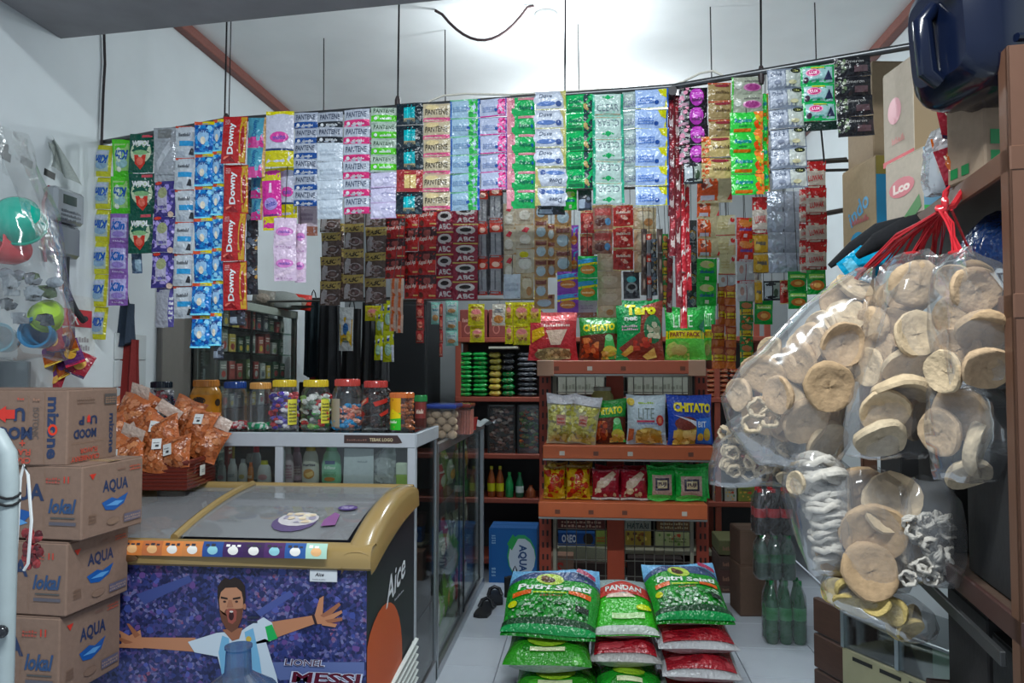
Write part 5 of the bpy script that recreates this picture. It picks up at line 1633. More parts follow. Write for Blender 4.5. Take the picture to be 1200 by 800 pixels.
    'lime': ('#a8b02c', [('p', [(0, .62), (1, .72), (1, .84), (0, .74)], '#2b3a86'), ('p', [(0, .72), (1, .82), (1, .9), (0, .8)], '#c8ccd0'), ('e', .5, .4, .3, .2, '#98b8a0'), ('r', .8, 0, 1, .55, '#b8bcc8')], {}),
    'yw_pack': ('#b8bcbc', [('p', [(.1, .1), (.9, .1), (.95, .72), (.4, .78), (.05, .6)], '#c09a34'), ('e', .5, .5, .2, .14, '#2f5a8c'), ('q', .3, .2, .7, .32, 2, '#3a5a4a'), ('e', .7, .34, .14, .12, '#c8b860')], {}),
    'candy': ('#6f2a30', [('p', [(.2, .1), (.8, .2), (.8, .5), (.2, .4)], '#b8a8a4'), ('p', [(.2, .6), (.8, .7), (.8, .9), (.2, .8)], '#9a3038')], {}),
    'candy_w': ('#a83038', [('p', [(.1, .1), (.9, .3), (.9, .6), (.1, .4)], '#c4bcb8'), ('p', [(.1, .7), (.9, .9), (.6, .96), (.1, .9)], '#c4b0b0')], {}),
    'thin': ('#5a4a44', [('r', .3, .05, .7, .95, '#8a6a60'), ('e', .5, .5, .2, .2, '#b8a090')], {}),
    'pk_box': ('#a89aa0', [('r', 0, 0, 1, .3, '#8a5a4a'), ('q', .2, .5, .8, .8, 2, '#8a7a88')], {}),
    'dark_pk': ('#2a2d34', [('r', .05, .1, .55, .5, '#8f9aa8'), ('n', .5, .1, 1, .9, 5, .14, ['#4a5060', '#6a707c'])], {}),
    'bluegrey': ('#4a5f78', [('r', .5, .1, .95, .7, '#8fa8b8'), ('n', 0, 0, .5, 1, 5, .14, ['#2a3a50', '#6a8098'])], {}),
    'red_chew': ('#8f2f2e', [('e', .5, .5, .3, .3, '#b87060'), ('q', .1, .1, .9, .3, 1, '#c8a090')], {}),
}
for k_ in ('clear', 'dove'):
    D[k_ + '_f'] = (D[k_][0], D[k_][1], {'flip': True})
SACH = {}
RAILUSE = {}
RAILZ = {'M': P(560, 222, 3.62).z, 'N': P(850, 200, 3.6).z, 'R': P(940, 186, 3.25).z, 'L': P(560, 350, 4.4).z}
RAILY = {'M': 3.66, 'N': 3.64, 'R': 3.3, 'L': 4.44}


def sachet_mesh(key, w, h, t, seed):
    k = (key, round(w, 3), round(h, 3))
    if k not in SACH:
        base, items, op = D[key]
        SACH[k] = pillow_mesh('sachet', w, h, t, base, items, True, 6, 5, op.get('kind', 'foil'), op.get('flip', False), .07, .04, .0007, .34, seed=seed)
    return SACH[k]


def strip(px0, px1, yt, yb, seq, label, Y=None, dy=0, group=None, gap=0, thick=None, name='sachet_strip', part='sachet', lean=0, cat='sachet strip', turn=None, rail=None):
    """a chain of sachets hanging from row yt down to row yb. seq: list of (design, count[, weight])"""
    pc = (px0 + px1) / 2
    if Y is None: Y = bar_y(pc)
    Y += dy
    a = P(pc, yt, Y)
    H = a.z - P(pc, yb, Y).z
    Wd = P(px1, yt, Y).x - P(px0, yt, Y).x
    tot = sum(n * (s[0] if s else 1) for _, n, *s in seq)
    t = thing(name, label, cat, a, (0, math.radians(lean), random.uniform(-.06, .06) if turn is None else turn), group)
    if rail == 'F':
        i_ = 0
        while i_ < len(RAILS) - 2 and pc > RAILS[i_ + 1][0]: i_ += 1
        f_ = (pc - RAILS[i_][0]) / (RAILS[i_ + 1][0] - RAILS[i_][0])
        e_ = P(pc, RAILS[i_][1] * (1 - f_) + RAILS[i_ + 1][1] * f_, bar_y(pc)) - a
        if e_.z > .06:
            MB().tube([(0, 0, -.004), (0, e_.y + .014, e_.z)], .0014, mat('#3a3a3a', 'cloth'), 4).build('hang_string', t)
    elif rail:
        RAILUSE.setdefault(rail, []).append(a)
        zr = RAILZ[rail]
        if zr - a.z > .004:
            MB().tube([(0, 0, -.004), (0, RAILY[rail] - Y, zr - a.z)], .0014, mat('#3a3a3a', 'cloth'), 4).build('hang_string', t)
    z = 0
    for key, n, *s in seq:
        h = H / tot * (s[0] if s else 1)
        w_ = Wd * (s[1] if len(s) > 1 else 1)
        xo = Wd * (s[2] if len(s) > 2 else 0)
        th = thick or min(.022, h * .3)
        me = sachet_mesh(key, w_, h * (1 - gap), th, len(SACH))
        for i in range(n):
            link(part, me, t, (xo + random.uniform(-.0015, .0015), random.uniform(-.004, .004), z), (random.uniform(-.10, .10), random.uniform(-.02, .02), random.uniform(-.09, .09)))
            z -= h
    return t


G1 = 'sachet strips on the front rail'
F = lambda *a, **k: strip(*a, rail='F', group=G1, dy=k.pop('dy', -.022), **k)
F(110, 131, 170, 398, [('klin_y', 6)], 'yellow detergent sachet strip, leftmost on the front rail', turn=.1)
F(131, 153, 163, 358, [('klin_g', 2, 1.22), ('klin_p', 3)], 'strip of two lime green and three purple detergent sachets', turn=.1)
F(153, 181, 157, 297, [('wipol', 3)], 'dark green floor cleaner sachet strip with white lettering', turn=.1)
F(153, 166, 297, 320, [('bluegrey', 1)], 'small blue grey sachet hanging under the dark green strip', dy=.0)
F(180, 207, 150, 384, [('silver', 1, 1.5, .95), ('violet', 3, 1.0, 1.0, .06), ('grey_bottle', 1, 1.1, .8, .18)], 'strip with one silver sachet above three violet ones', dy=-.04)
F(207, 229, 148, 373, [('tag_white', 6)], 'white grey sachet strip with blue tags and red seams')
F(229, 252, 143, 408, [('blue', 7)], 'bright blue sachet strip with yellow seams, left of the pair', dy=-.045)
F(250, 264, 140, 405, [('blue', 7)], 'bright blue sachet strip half behind its twin, narrower looking')
F(250, 263, 402, 421, [('dark_pk', 1)], 'small grey sachet hanging below the blue strips', dy=-.02)
F(263, 291, 137, 363, [('downy_r', 4)], 'red and gold fabric softener sachet strip with white script', dy=-.05)
F(269, 288, 362, 381, [('dark_pk', 1)], 'small dark sachet under the red softener strip', dy=-.0)
F(291, 313, 138, 209, [('downy_t', 2)], 'short teal and pink softener sachet strip beside the red one')
F(295, 309, 207, 258, [('downy_t', 2)], 'narrow teal sachets hanging below the teal and pink strip', dy=.03)
F(289, 303, 210, 345, [('dark_s', 4)], 'dark patterned sachet strip behind the teal ones', dy=.08)
F(313, 345, 131, 196, [('molto_w', 1)], 'single pale sachet with yellow foot and pink oval', dy=-.05)
F(306, 329, 197, 269, [('molto_p', 1)], 'magenta softener sachet with yellow ends', dy=-.03)
F(327, 348, 196, 256, [('molto_w', 1)], 'pale pink sachet with yellow foot right of the magenta one', dy=.0)
F(321, 347, 255, 329, [('molto_s', 2)], 'pale pink white sachets under the magenta one')
F(346, 359, 262, 331, [('molto_s', 2)], 'narrow pale pink sachet pair left of the coffee strips', dy=.06)
F(345, 373, 132, 241, [('pan_b', 6)], 'blue banded shampoo sachet strip')
F(349, 372, 241, 276, [('pk_box', 1)], 'small mauve box pack under the blue banded strip', dy=.08)
F(372, 402, 131, 256, [('pan_k', 2, .82), ('silver_l', 4)], 'strip of two black banded sachets above four silver backs')
F(403, 434, 128, 250, [('pan_p', 6)], 'hot pink banded shampoo sachet strip')
F(428, 439, 150, 251, [('pan_p', 5)], 'pink banded strip half hidden behind the hot pink one', dy=.05)
F(435, 465, 126, 256, [('pan_g', 4, 1.05), ('pan_l', 3)], 'strip of four lime banded sachets above three lavender ones')
F(465, 496, 121, 251, [('teal_k', 3), ('red_g', 1), ('teal_k', 1)], 'black and teal sachet strip with one red sachet')
F(496, 528, 122, 246, [('pan_be', 6)], 'beige shampoo sachet strip with pink bands')
F(528, 563, 117, 246, [('sun_g', 6)], 'pale blue sachet strip with green leaves')
F(563, 595, 116, 223, [('sun_p', 5)], 'pale lavender sachet strip with pink flowers')
F(594, 627, 114, 244, [('rose_g', 6)], 'green sachet strip with a rosy pink left border')
F(627, 663, 107, 241, [('dove', 4), ('dove_f', 2)], 'grey white shampoo sachet strip with yellow edges', dy=-.05)
F(663, 695, 111, 221, [('green_d', 5)], 'green sachet strip with dark flowers at its right side')
F(661, 676, 222, 246, [('green_j', 1)], 'small green sachet under the green flowered strip', dy=.02)
F(677, 693, 222, 247, [('dark_pk', 1)], 'small dark sachet under the green flowered strip', dy=.02)
F(630, 662, 240, 252, [('dark_pk', 1)], 'dark sachet end peeking out under the grey white strip', dy=.03)
F(694, 731, 110, 239, [('clear', 1), ('clear_f', 4)], 'mint and white sachet strip with green diamonds', dy=-.05)
F(729, 746, 108, 216, [('clear_n', 5)], 'grey sachet strip half behind the mint one')
F(744, 783, 105, 241, [('zinc_y', 6)], 'light blue sachet strip with yellow corners and dark blue edge', dy=-.04)
F(795, 829, 103, 192, [('black_pk', 4)], 'black and magenta sachet strip')
F(800, 823, 190, 216, [('dark_m', 1)], 'silver and black sachet below the magenta strip')
F(829, 857, 97, 162, [('brown', 3)], 'short brown sachet strip right of the magenta one')
F(822, 858, 160, 209, [('brown_f', 2)], 'two tan sachets with orange flowers', dy=-.03)
F(857, 894, 90, 131, [('grey_oval', 2)], 'two grey sachets with purple ovals at the top')
F(855, 894, 131, 229, [('green_o', 4)], 'bright green sachet strip with orange flowers', dy=-.03)
F(893, 900, 110, 225, [('green_o', 4)], 'green sachet strip edge between the bright green and silver strips', dy=.03)
F(898, 940, 81, 221, [('dove_s', 6)], 'silver strip of paired sachets with black badges', lean=-2)
F(938, 977, 77, 153, [('lux', 3, 1.0), ('dark_end', 1, .5)], 'green framed sachet strip with pink ovals', lean=-2)
F(977, 1019, 67, 160, [('black', 4)], 'black sachet strip, rightmost on the rail', lean=-2)
# clips tying the wires to the rail
for px, py in ((265, 142), (466, 122), (892, 88)):
    q = P(px, py, bar_y(px))
    tag(MB().lathe([(.008, -.03), (.011, -.015), (.011, .015), (.006, .03)], mat('#2b2022', 'paint'), 10).build('rail_clip', None, q), 'dark clip on the front rail %s' % {265: 'at the left wires', 466: 'above the black teal strip', 892: 'beside the paired silver strip'}[px], 'clip')
q = P(788, 106, bar_y(788) - .03)
tag(MB().tube([q + Vector((0, .12, .0)), q], .016, mat('#2a2628', 'paint'), 12).build('rail_stub'), 'dark round rail end pointing forward between the strips', 'rail')

G2 = 'coffee and drink strips on the rear rail'
YM = 3.62
M_ = lambda *a, **k: strip(*a, rail='M', Y=k.pop('Y', YM), group=k.pop('group', G2), dy=k.pop('dy', 0), **k)
M_(376, 400, 244, 358, [('abc_b', 4)], 'brown gold coffee sachet strip, leftmost of the three')
M_(396, 404, 262, 350, [('abc_b', 3)], 'narrow brown coffee strip behind the leftmost', dy=.06)
M_(403, 427, 232, 352, [('abc_b', 4)], 'brown gold coffee sachet strip, middle of the three', dy=-.03)
M_(428, 453, 236, 356, [('abc_b', 4)], 'brown gold coffee sachet strip, beside the red coffee strips')
M_(452, 475, 232, 327, [('kapal', 4)], 'red and dark coffee sachet strip, leftmost red one')
M_(474, 491, 240, 350, [('kapal', 4)], 'red and dark coffee sachet strip, second red one', dy=.03)
M_(490, 512, 238, 350, [('kapal', 4)], 'red and dark coffee sachet strip, third red one')
M_(511, 532, 245, 350, [('abc_r', 4)], 'maroon coffee strip with white cups, left of two')
M_(531, 560, 240, 352, [('abc_r', 5)], 'maroon coffee strip with white cups, right of two', dy=-.03)
M_(559, 573, 222, 346, [('stick', 3)], 'tall grey and red stick sachets, left pair')
M_(572, 590, 218, 346, [('stick', 3)], 'tall grey and red stick sachets, right pair', dy=-.02)
M_(588, 605, 238, 330, [('milk', 3)], 'cream drink sachet strip with red mark, narrower left one')
M_(604, 626, 235, 321, [('milk', 2), ('milk_y', 1)], 'cream drink sachet strip with a yellow oval on its lowest')
M_(590, 610, 321, 350, [('silver_l', 1)], 'grey silver pouch below the cream strips', dy=-.02)
M_(610, 626, 320, 350, [('beige_c', 1)], 'tan sachet right of the grey pouch')
M_(626, 642, 235, 350, [('choc', 5)], 'brown drink sachet strip with pale blue cups, left')
M_(641, 651, 262, 325, [('choc', 3)], 'narrow brown drink strip between the pale blue cup strips', dy=.04)
M_(650, 670, 238, 320, [('choc', 3)], 'brown drink sachet strip with pale blue cups, right')
M_(668, 678, 264, 320, [('biscuit_v', 2)], 'narrow violet biscuit pack strip', dy=.03)
M_(653, 678, 318, 366, [('biscuit_v', 2)], 'two violet biscuit packs under the brown strips', dy=-.04)
M_(680, 696, 246, 301, [('red_m', 2)], 'two dark red sachets above the green biscuit packs')
M_(677, 700, 300, 352, [('biscuit_g', 2)], 'two bright green biscuit packs', dy=-.04)
M_(676, 700, 352, 372, [('pk_box', 1)], 'pale pack under the green biscuit packs')
M_(694, 718, 240, 298, [('choc_p', 2)], 'pinkish brown sachet pair left of the red strip')
M_(700, 728, 297, 358, [('plain_b', 3, 1)], 'plain tan sachet strip', dy=-.01)
M_(718, 742, 240, 317, [('red_c', 3)], 'red sachet strip with cream seams', dy=-.03)
M_(742, 769, 243, 319, [('beige_c', 3)], 'cream tan sachet strip right of the red one')
M_(730, 749, 318, 350, [('coffee_d', 1)], 'dark coffee sachet with teal top')
for i, (x, c) in enumerate(((751, 'thin'), (757, 'stick'), (763, 'dark_s'), (770, 'thin'), (776, 'noodle_g'), (781, 'candy'))):
    M_(x, x + 7, 268 + (i % 3) * 6, 346 + (i % 2) * 6 + (14 if x > 774 else 0), [(c, 3)], 'narrow dark stick pack strip, number %s from the cream strip' % ['one', 'two', 'three', 'four', 'five', 'six'][i], dy=-.06 - .01 * i)
# long red candy chains from the rail end
for i, (x, y0, y1, c) in enumerate(((783, 112, 300, 'candy'), (789, 112, 360, 'candy'), (795, 125, 385, 'candy_w'), (800, 130, 340, 'candy_w'))):
    strip(x, x + 8, y0, y1, [(c, 4)], 'long red candy chain under the dark rail end, %s from left' % ['first', 'second', 'third', 'fourth'][i], Y=bar_y(790) + .02 + .02 * i, group='red candy chains', thick=.02)
G3 = 'food packets on the right side of the rear rail'
YR = 3.6
N_ = lambda *a, **k: strip(*a, rail='R' if k.get('Y') else 'N', Y=k.pop('Y', YR), group=G3, dy=k.pop('dy', 0), **k)
N_(817, 858, 205, 238, [('orange_w', 1)], 'wide orange and cream pack, topmost right of the candy chains', dy=-.03)
N_(817, 843, 232, 302, [('orange_w', 3)], 'orange and cream pack strip, left of the cream one')
N_(839, 862, 252, 300, [('beige_r', 2)], 'cream pack pair with red marks')
N_(843, 862, 298, 322, [('beige_r', 1)], 'small cream pack with red mark')
N_(863, 884, 255, 305, [('red_j', 2)], 'two red packs with fruit picture')
N_(881, 900, 231, 275, [('redwhite', 1)], 'red and white pack above the yellow ones')
N_(882, 902, 273, 320, [('yellow_m', 2)], 'two golden yellow packs')
N_(816, 840, 303, 358, [('green_j', 2)], 'two bright green packs below the orange strip', dy=-.03)
N_(842, 862, 320, 336, [('white_r', 1)], 'white and red twin pack under the cream ones')
N_(863, 884, 303, 354, [('white_r', 2)], 'white and red twin pack pair under the red fruit packs')
N_(884, 892, 303, 330, [('white_r', 1)], 'narrow white pack right of the twin packs', dy=.02)
N_(841, 850, 332, 380, [('noodle_b', 2)], 'narrow brown noodle pack strip', dy=.02)
N_(849, 862, 333, 432, [('noodle_b', 4)], 'brown noodle pack strip with yellow bands')
N_(833, 849, 380, 432, [('noodle_b', 2)], 'two brown noodle packs beside the shelf top')
N_(866, 882, 353, 428, [('noodle_g', 3)], 'green brown noodle pack strip with yellow bands')
N_(884, 893, 328, 356, [('yellow_m', 1)], 'small golden pack beside the dark twin pack')
N_(894, 915, 329, 352, [('dark_m', 1)], 'dark twin pack with silver windows')
N_(884, 906, 352, 380, [('noodle_gg', 1)], 'dim green pack below the dark twin pack', dy=.04)
N_(803, 817, 258, 360, [('dark_s', 4)], 'dark patterned pack strip left of the orange ones', dy=.03)
N_(899, 939, 224, 320, [('foil2', 4)], 'silver foil strip of paired blanks', Y=3.3)
N_(936, 946, 222, 322, [('redwhite', 5)], 'red and white coffee strip half behind its twin', Y=3.25)
N_(943, 968, 189, 316, [('redwhite', 4)], 'red and white coffee strip, rightmost by the white wall', Y=3.2)
N_(923, 946, 318, 362, [('noodle_gg', 2)], 'green noodle pack pair under the silver foil', Y=3.25)
N_(945, 968, 316, 345, [('noodle_gg', 1)], 'single green noodle pack under the red white strip', Y=3.2)
N_(914, 924, 328, 356, [('red_c', 1)], 'small red pack left of the green noodle packs', Y=3.3)
# low row in front of the back shelves
G4 = 'small packs hanging before the back shelves'
YL = 4.4
L_ = lambda *a, **k: strip(*a, rail=k.pop('rail', 'L'), Y=k.pop('Y', YL), group=G4, dy=k.pop('dy', 0), **k)
L_(505, 516, 354, 380, [('teal_w', 1)], 'white and teal sachet left of the brown chain')
L_(515, 519, 356, 418, [('red_chew', 4)], 'thin brown chewing sweet chain')
L_(522, 537, 352, 405, [('teal_w', 3)], 'mint edged white sachet strip')
L_(549, 568, 356, 382, [('yellow', 1)], 'single yellow snack sachet, leftmost yellow')
L_(551, 568, 382, 401, [('yellow', 1)], 'yellow sachet with black print under the leftmost yellow')
L_(577, 593, 356, 382, [('white_o', 1)], 'white sachet with orange picture')
L_(592, 601, 354, 403, [('yellow', 2)], 'narrow yellow snack strip')
L_(601, 621, 354, 404, [('yellow', 2)], 'wide yellow snack sachet pair')
L_(620, 634, 354, 378, [('yellow', 1)], 'single yellow sachet behind the red chips bag')
L_(626, 642, 340, 356, [('yellow', 1)], 'yellow sachet above the red chips bag')
L_(488, 497, 345, 402, [('red_chew', 4)], 'brown and red stick sweets on a cord beside the white wall')
L_(398, 415, 360, 411, [('yw_pack', 1)], 'white and yellow pack hanging above the red lidded jars', Y=4.36)
L_(440, 450, 364, 422, [('lime', 2)], 'narrow lime yellow pack strip', Y=4.36)
L_(449, 462, 352, 424, [('lime', 2)], 'wider lime yellow pack strip with blue bands', Y=4.36)
L_(457, 465, 326, 388, [('orange_s', 3)], 'orange and white stick chain, left', Y=3.5, rail='M')
L_(465, 473, 326, 390, [('orange_s', 3)], 'orange and white stick chain, right', Y=3.5, rail='M')
L_(428, 447, 358, 376, [('yellow', 1)], 'olive yellow pack under the brown coffee strip', Y=4.4)

# extra packs filling the lower edge of the middle rows
M_(626, 650, 345, 362, [('choc', 1)], 'small brown pack under the pale blue cup strip', dy=.05)
M_(700, 722, 352, 372, [('beige_c', 1)], 'tan pack behind the green chips bag top', dy=.06)
# the rails behind the front row, from wall to wall
for r_, pts in sorted(RAILUSE.items()):
    z, yy = RAILZ[r_], RAILY[r_]
    x0, x1 = min(p.x for p in pts) - .06, XR
    if r_ in 'ML': x0, x1 = XL, max(p.x for p in pts) + .06
    o = MB().tube([(x0, yy, z), (x1, yy, z)], .007, mat('#5f5c58', 'metal'), 8).build('thin_rail')
    tag(o, {'M': 'thin rail behind the front row carrying the coffee strips', 'N': 'thin rail at the right carrying food packets', 'R': 'thin rail by the white wall carrying silver and red strips', 'L': 'thin low rail before the back shelves'}[r_], 'rail')

# ------------------------------------------------------------------ back wall shelving
ORG = mat('#8e4230', 'paint')
BY0, BY1 = 5.55, 5.95
bx0, bx1 = P(533, 500, BY0).x, P(905, 500, BY0).x
t = BR_ = thing('back_shelving', 'dark orange steel shelving along the back wall', 'shelf', ((bx0 + bx1) / 2, BY0, 0))
ox, oy = t.location.x, t.location.y
BZS = [P(600, y, BY0).z for y in (395, 465, 532, 584)] + [.10]
for z in BZS:
    fbox(t, 'shelf_board', bx0, bx1, BY0, BY1, z - .035, z, ORG, .004)
for x in (bx0, P(633, 500, BY0).x, P(722, 500, BY0).x, P(838, 500, BY0).x, bx1 - .04):
    for y in (BY0 + .01, BY1 - .04):
        fbox(t, 'shelf_post', x, x + .04, y, y + .03, 0, BZS[0] + .12, ORG, .003)
fbox(t, 'back_sheet', bx0, bx1, BY1, BY1 + .01, .1, BZS[0], mat('#2c2d2e', 'paint'), 0)


def on_shelf(i, px, Y=BY0 + .04):
    return Vector((P(px, 500, Y).x, Y, BZS[i] + .0005))


def noodle_pack(key, w, h, d, col, items):
    me = pillow_mesh('noodle_pack', w, d * 1.2, h, col, items, nu=8, nv=5, seed=len(MATS), seal=.1)
    return me


# stacks of instant noodle packets lying flat on the second shelf; their crimped ends face the aisle
def flat_pack(w, d, h, col, c2, seed):
    rng = random.Random(seed)
    m = MB()
    cm = mat(col, 'foil')

    def fn(u, v):
        a = 2 * PI * u
        t_ = abs(2 * v - 1)
        k = (1 - t_ ** 4) ** .5
        return ((v - .5) * w, math.copysign(abs(math.cos(a)) ** .5, math.cos(a)) * d / 2 * (.9 + .1 * k), h / 2 + math.copysign(abs(math.sin(a)) ** .6, math.sin(a)) * h / 2 * k * (1 + .15 * math.sin(9 * v + 3 * u)))
    m.grid(fn, 12, 8, cm, True)
    def M(u, v, dd):
        return Vector(((u - .5) * w * .9, -d / 2 * .93 - dd - .002, h * (.25 + .5 * v)))
    printed(m, M, w / h, [('e', .5, .5, .2, .4, c2), ('q', .1, .3, .35, .6, 1, '#c8c8a8'), ('q', .65, .3, .9, .6, 1, '#c8c8a8')])
    return m.mesh('flat_pack', 60)


k5 = PW(BY0)
for (x0, x1, nrow, ncol, cols, lab) in ((537, 573, 10, 2, [('#2f9a4c', '#4ab860'), ('#2a8a44', '#a84a34')], 'green noodle packet in the tall stack on the back shelf'),
                                        (574, 589, 7, 1, [('#a8964a', '#a83a2a'), ('#8a8444', '#c8b050')], 'yellow brown noodle packet in the stack beside the green ones'),
                                        (589, 604, 7, 1, [('#2a2c30', '#5a5c60'), ('#1f6a38', '#a83a2a')], 'dark noodle packet in the stack beside the yellow brown ones'),
                                        (607, 631, 9, 1, [('#3a3d42', '#a8acb0'), ('#45484e', '#b8bcc0')], 'black and silver noodle packet in the stack by the shelf post')):
    w_ = (x1 - x0) * k5 / ncol
    htot = P(600, 412, BY0).z - BZS[1]
    h_ = htot / nrow
    ms = [flat_pack(w_, .16, h_ * .98, a, b, i) for i, (a, b) in enumerate(cols)]
    for c in range(ncol):
        for r in range(nrow):
            q = on_shelf(1, x0 + (c + .5) * (x1 - x0) / ncol, BY0 + .11)
            half = 0 if r < nrow * .55 or ncol == 2 else 1
            me = ms[random.choice([0, 0, 0, 1]) if ncol == 2 else (half if '#1f6a38' not in cols[1][0] else 1 - half)]
            o = link('noodle_packet', me, None, q + Vector((random.uniform(-.004, .004), random.uniform(-.01, .01), r * h_)), (0, 0, random.uniform(-.04, .04)))
            tag(o, lab, 'noodle packet', lab.split(' in the ')[0] + 's')
# white bracket shelf over the second stack
q = P(590, 408, BY0)
o = MB().box(P(573, 408, BY0).x, P(607, 408, BY0).x, BY0 - .03, BY0 + .2, q.z - .005, q.z + .012, mat('#a8a698', 'paint'), .003).build('small_shelf', BR_, smooth=0)
o.location = (-BR_.location.x, -BR_.location.y, 0)
# red cartons on the top shelf
for px0, px1, lb in ((538, 570, 'left'), (572, 602, 'middle'), (604, 634, 'right')):
    a, b = P(px0, 394, BY0), P(px1, 362, BY0)
    o = MB().box(a.x, b.x, BY0 + .03, BY0 + .3, BZS[0] + .0005, b.z, mat('#7d3a34', 'card'), .004)
    printed(o, face_map((a.x, BY0 + .03, BZS[0]), (b.x - a.x, 0, 0), (0, 0, b.z - BZS[0]), (0, -1, 0)), 1.2, [('q', .1, .55, .9, .75, 1, '#b08a80'), ('o', .3, .3, .14, .18, .3, '#a86a60')], .0008)
    tag(o.build('red_carton', smooth=0), 'dull red carton on the top back shelf, %s of three' % lb, 'carton')


# jars of sweets on third shelf
def sweets_box(px0, px1, si, pyt, cols, label):
    Y = BY0 + .05
    a = on_shelf(si, (px0 + px1) / 2, Y)
    w_ = (px1 - px0) * k5
    h_ = P(px0, pyt, Y).z - a.z
    t = thing('sweets_box', label, 'container', a + Vector((0, .08, 0)))
    m = MB().box(-w_ / 2, w_ / 2, -.08, .08, 0, h_, JARF)
    m.build('clear_box', t, smooth=0)
    e = MB()
    for sx in (-1, 1):
        e.box(sx * w_ / 2 - .006, sx * w_ / 2 + .006, -.086, -.074, 0, h_, mat('#1d1f20', 'paint'))
    e.box(-w_ / 2, w_ / 2, -.086, -.074, h_ - .012, h_, mat('#6a6e70', 'paint'))
    e.build('box_frame', t, smooth=0)
    f = MB()
    for i in range(80):
        f.blob((random.uniform(-.42, .42) * w_, random.uniform(-.07, .05), .02 + random.random() * h_ * .85), (.02, .012, .012), mat(random.choice(cols), 'foil'), 6, 4, jit=.3)
    tag(f.build('sweets', None, t.location), 'sweets filling the ' + label, 'candy', kind='stuff')


sweets_box(572, 603, 2, 474, ['#6a4a40', '#b8a8a0', '#8a6a60', '#5a3a30', '#c8b8b0'], 'clear box of brown and white sweets on the back shelf')
sweets_box(607, 632, 2, 474, ['#4a7a3a', '#8a8a50', '#b05a30', '#3a6a4a', '#a8a890'], 'clear box of green mixed sweets on the back shelf')


def bottle(px, si, w_px, pyt, body, cap, label, Y=BY0 + .06, group=None, lab=None, base=None, name='drink_bottle', k=None, clear=False, h=None):
    a = base if base is not None else on_shelf(si, px, Y)
    r = w_px / 2 * (k or k5)
    h = h or (P(px, pyt, Y).z - a.z)
    t = thing(name, label, 'bottle', a, group=group)
    MB().lathe([(r * .85, 0), (r, h * .04), (r, h * .5), (r * .94, h * .58), (r * .6, h * .75), (r * .36, h * .86), (r * .34, h * .93)], body if not isinstance(body, str) else mat(body, 'gloss'), 14).build('bottle_body', t)
    MB().lathe([(r * .42, h * .9), (r * .42, h), (r * .3, h * 1.005)], mat(cap, 'gloss'), 12).build('bottle_cap', t)
    if lab:
        MB().lathe([(r * 1.015, h * .2), (r * 1.015, h * .46)], mat(lab, 'print'), 14, caps=False).build('bottle_label', t)
    return t


GGRN = film_mat('green_bottle', (.25, .6, .35), .06, .12, 4, .06, .02)
for i, px in enumerate((576, 586)):
    bottle(px, 3, 10, 546, '#8a4a24', '#a8a030', 'amber bottle with yellow cap on the back shelf, %s' % ['left', 'right'][i], lab='#a8a838')
for i, (px, c) in enumerate(((597, '#1f8a4a'), (609, '#2a6a4a'))):
    bottle(px, 3, 10, 553, c, '#1f7a3c' if i else '#3aa050', ['bright green bottle on the back shelf beside the amber ones', 'dark green bottle with pale label on the back shelf'][i], lab=[None, '#b8c8c0'][i])
for i, px in enumerate((552, 562, 545)):
    bottle(px, 3, 9, 552, '#4a6a3a', '#8a2a2a', 'dim olive bottle behind the aisle counter glass', group='olive bottles on the back shelf')
bottle(622, 3, 11, 568, '#8f4a2c', '#8f4a2c', 'short amber bottle by the orange shelf post')

# big blue AQUA carton on the floor before the back shelving
a, b = P(573, 686, 5.3), P(629, 620, 5.3)
w_, h_ = b.x - a.x, b.z
blue_aq = [('r', 0, 0, 1, 1, '#15508a'), ('e', .68, .5, .30, .40, '#2f8a5a'), ('e', .69, .47, .28, .36, '#aeb8c4'), ('p', [(.38, .72), (.5, .9), (.6, .8), (.48, .6)], '#2f8a4a'),
           ('t', 'AQUA', .70, .46, .17, '#1f3f6c', {'rot': -90, 'bold': .04, 'w': .56}), ('q', .06, .72, .14, .9, 4, '#8fb0c8'), ('q', .06, .12, .14, .3, 3, '#8fb0c8'), ('r', .04, .0, .045, 1, '#10406f')]
carton('water_carton', 'blue bottled water carton on the floor by the back shelving', ((a.x + b.x) / 2, 5.42, 0), 0, w_, .24, h_, '#15508a', front=blue_aq, tape=False)
# dark bag and sandals beside it
drape('dark_bag', 'small black bag on the floor before the blue carton', 590, 617, 676, 704, 5.0, '#141518', cat='bag')


def sandal(px, py, rz, label):
    q = PZ(px, py, .012)
    t = thing('sandal', label, 'sandal', (q.x, q.y, 0), (0, 0, rz), 'black sandals on the white floor')
    m = MB()
    out = [(.045, -.12), (.05, -.04), (.04, .03), (.05, .1), (.035, .14), (0, .15), (-.035, .14), (-.045, .1), (-.035, .03), (-.045, -.04), (-.04, -.12), (0, -.135)]
    n = len(out)
    m.add([(x, y, z) for z in (.001, .02) for x, y in out], [tuple(range(n))[::-1], tuple(range(n, 2 * n))] + [(i, (i + 1) % n, n + (i + 1) % n, n + i) for i in range(n)], mat('#1a1b1e', 'paint'))
    m.build('sandal_sole', t, smooth=0)
    MB().tube([(.045, .03, .018), (.03, .06, .05), (0, .075, .06), (-.03, .06, .05), (-.042, .03, .018)], .012, mat('#2a2b30', 'gloss'), 8).build('sandal_strap', t)


sandal(568, 714, -.1, 'black sandal by the foot of the aisle counter')
sandal(580, 700, .15, 'black sandal between the aisle counter and the blue carton')

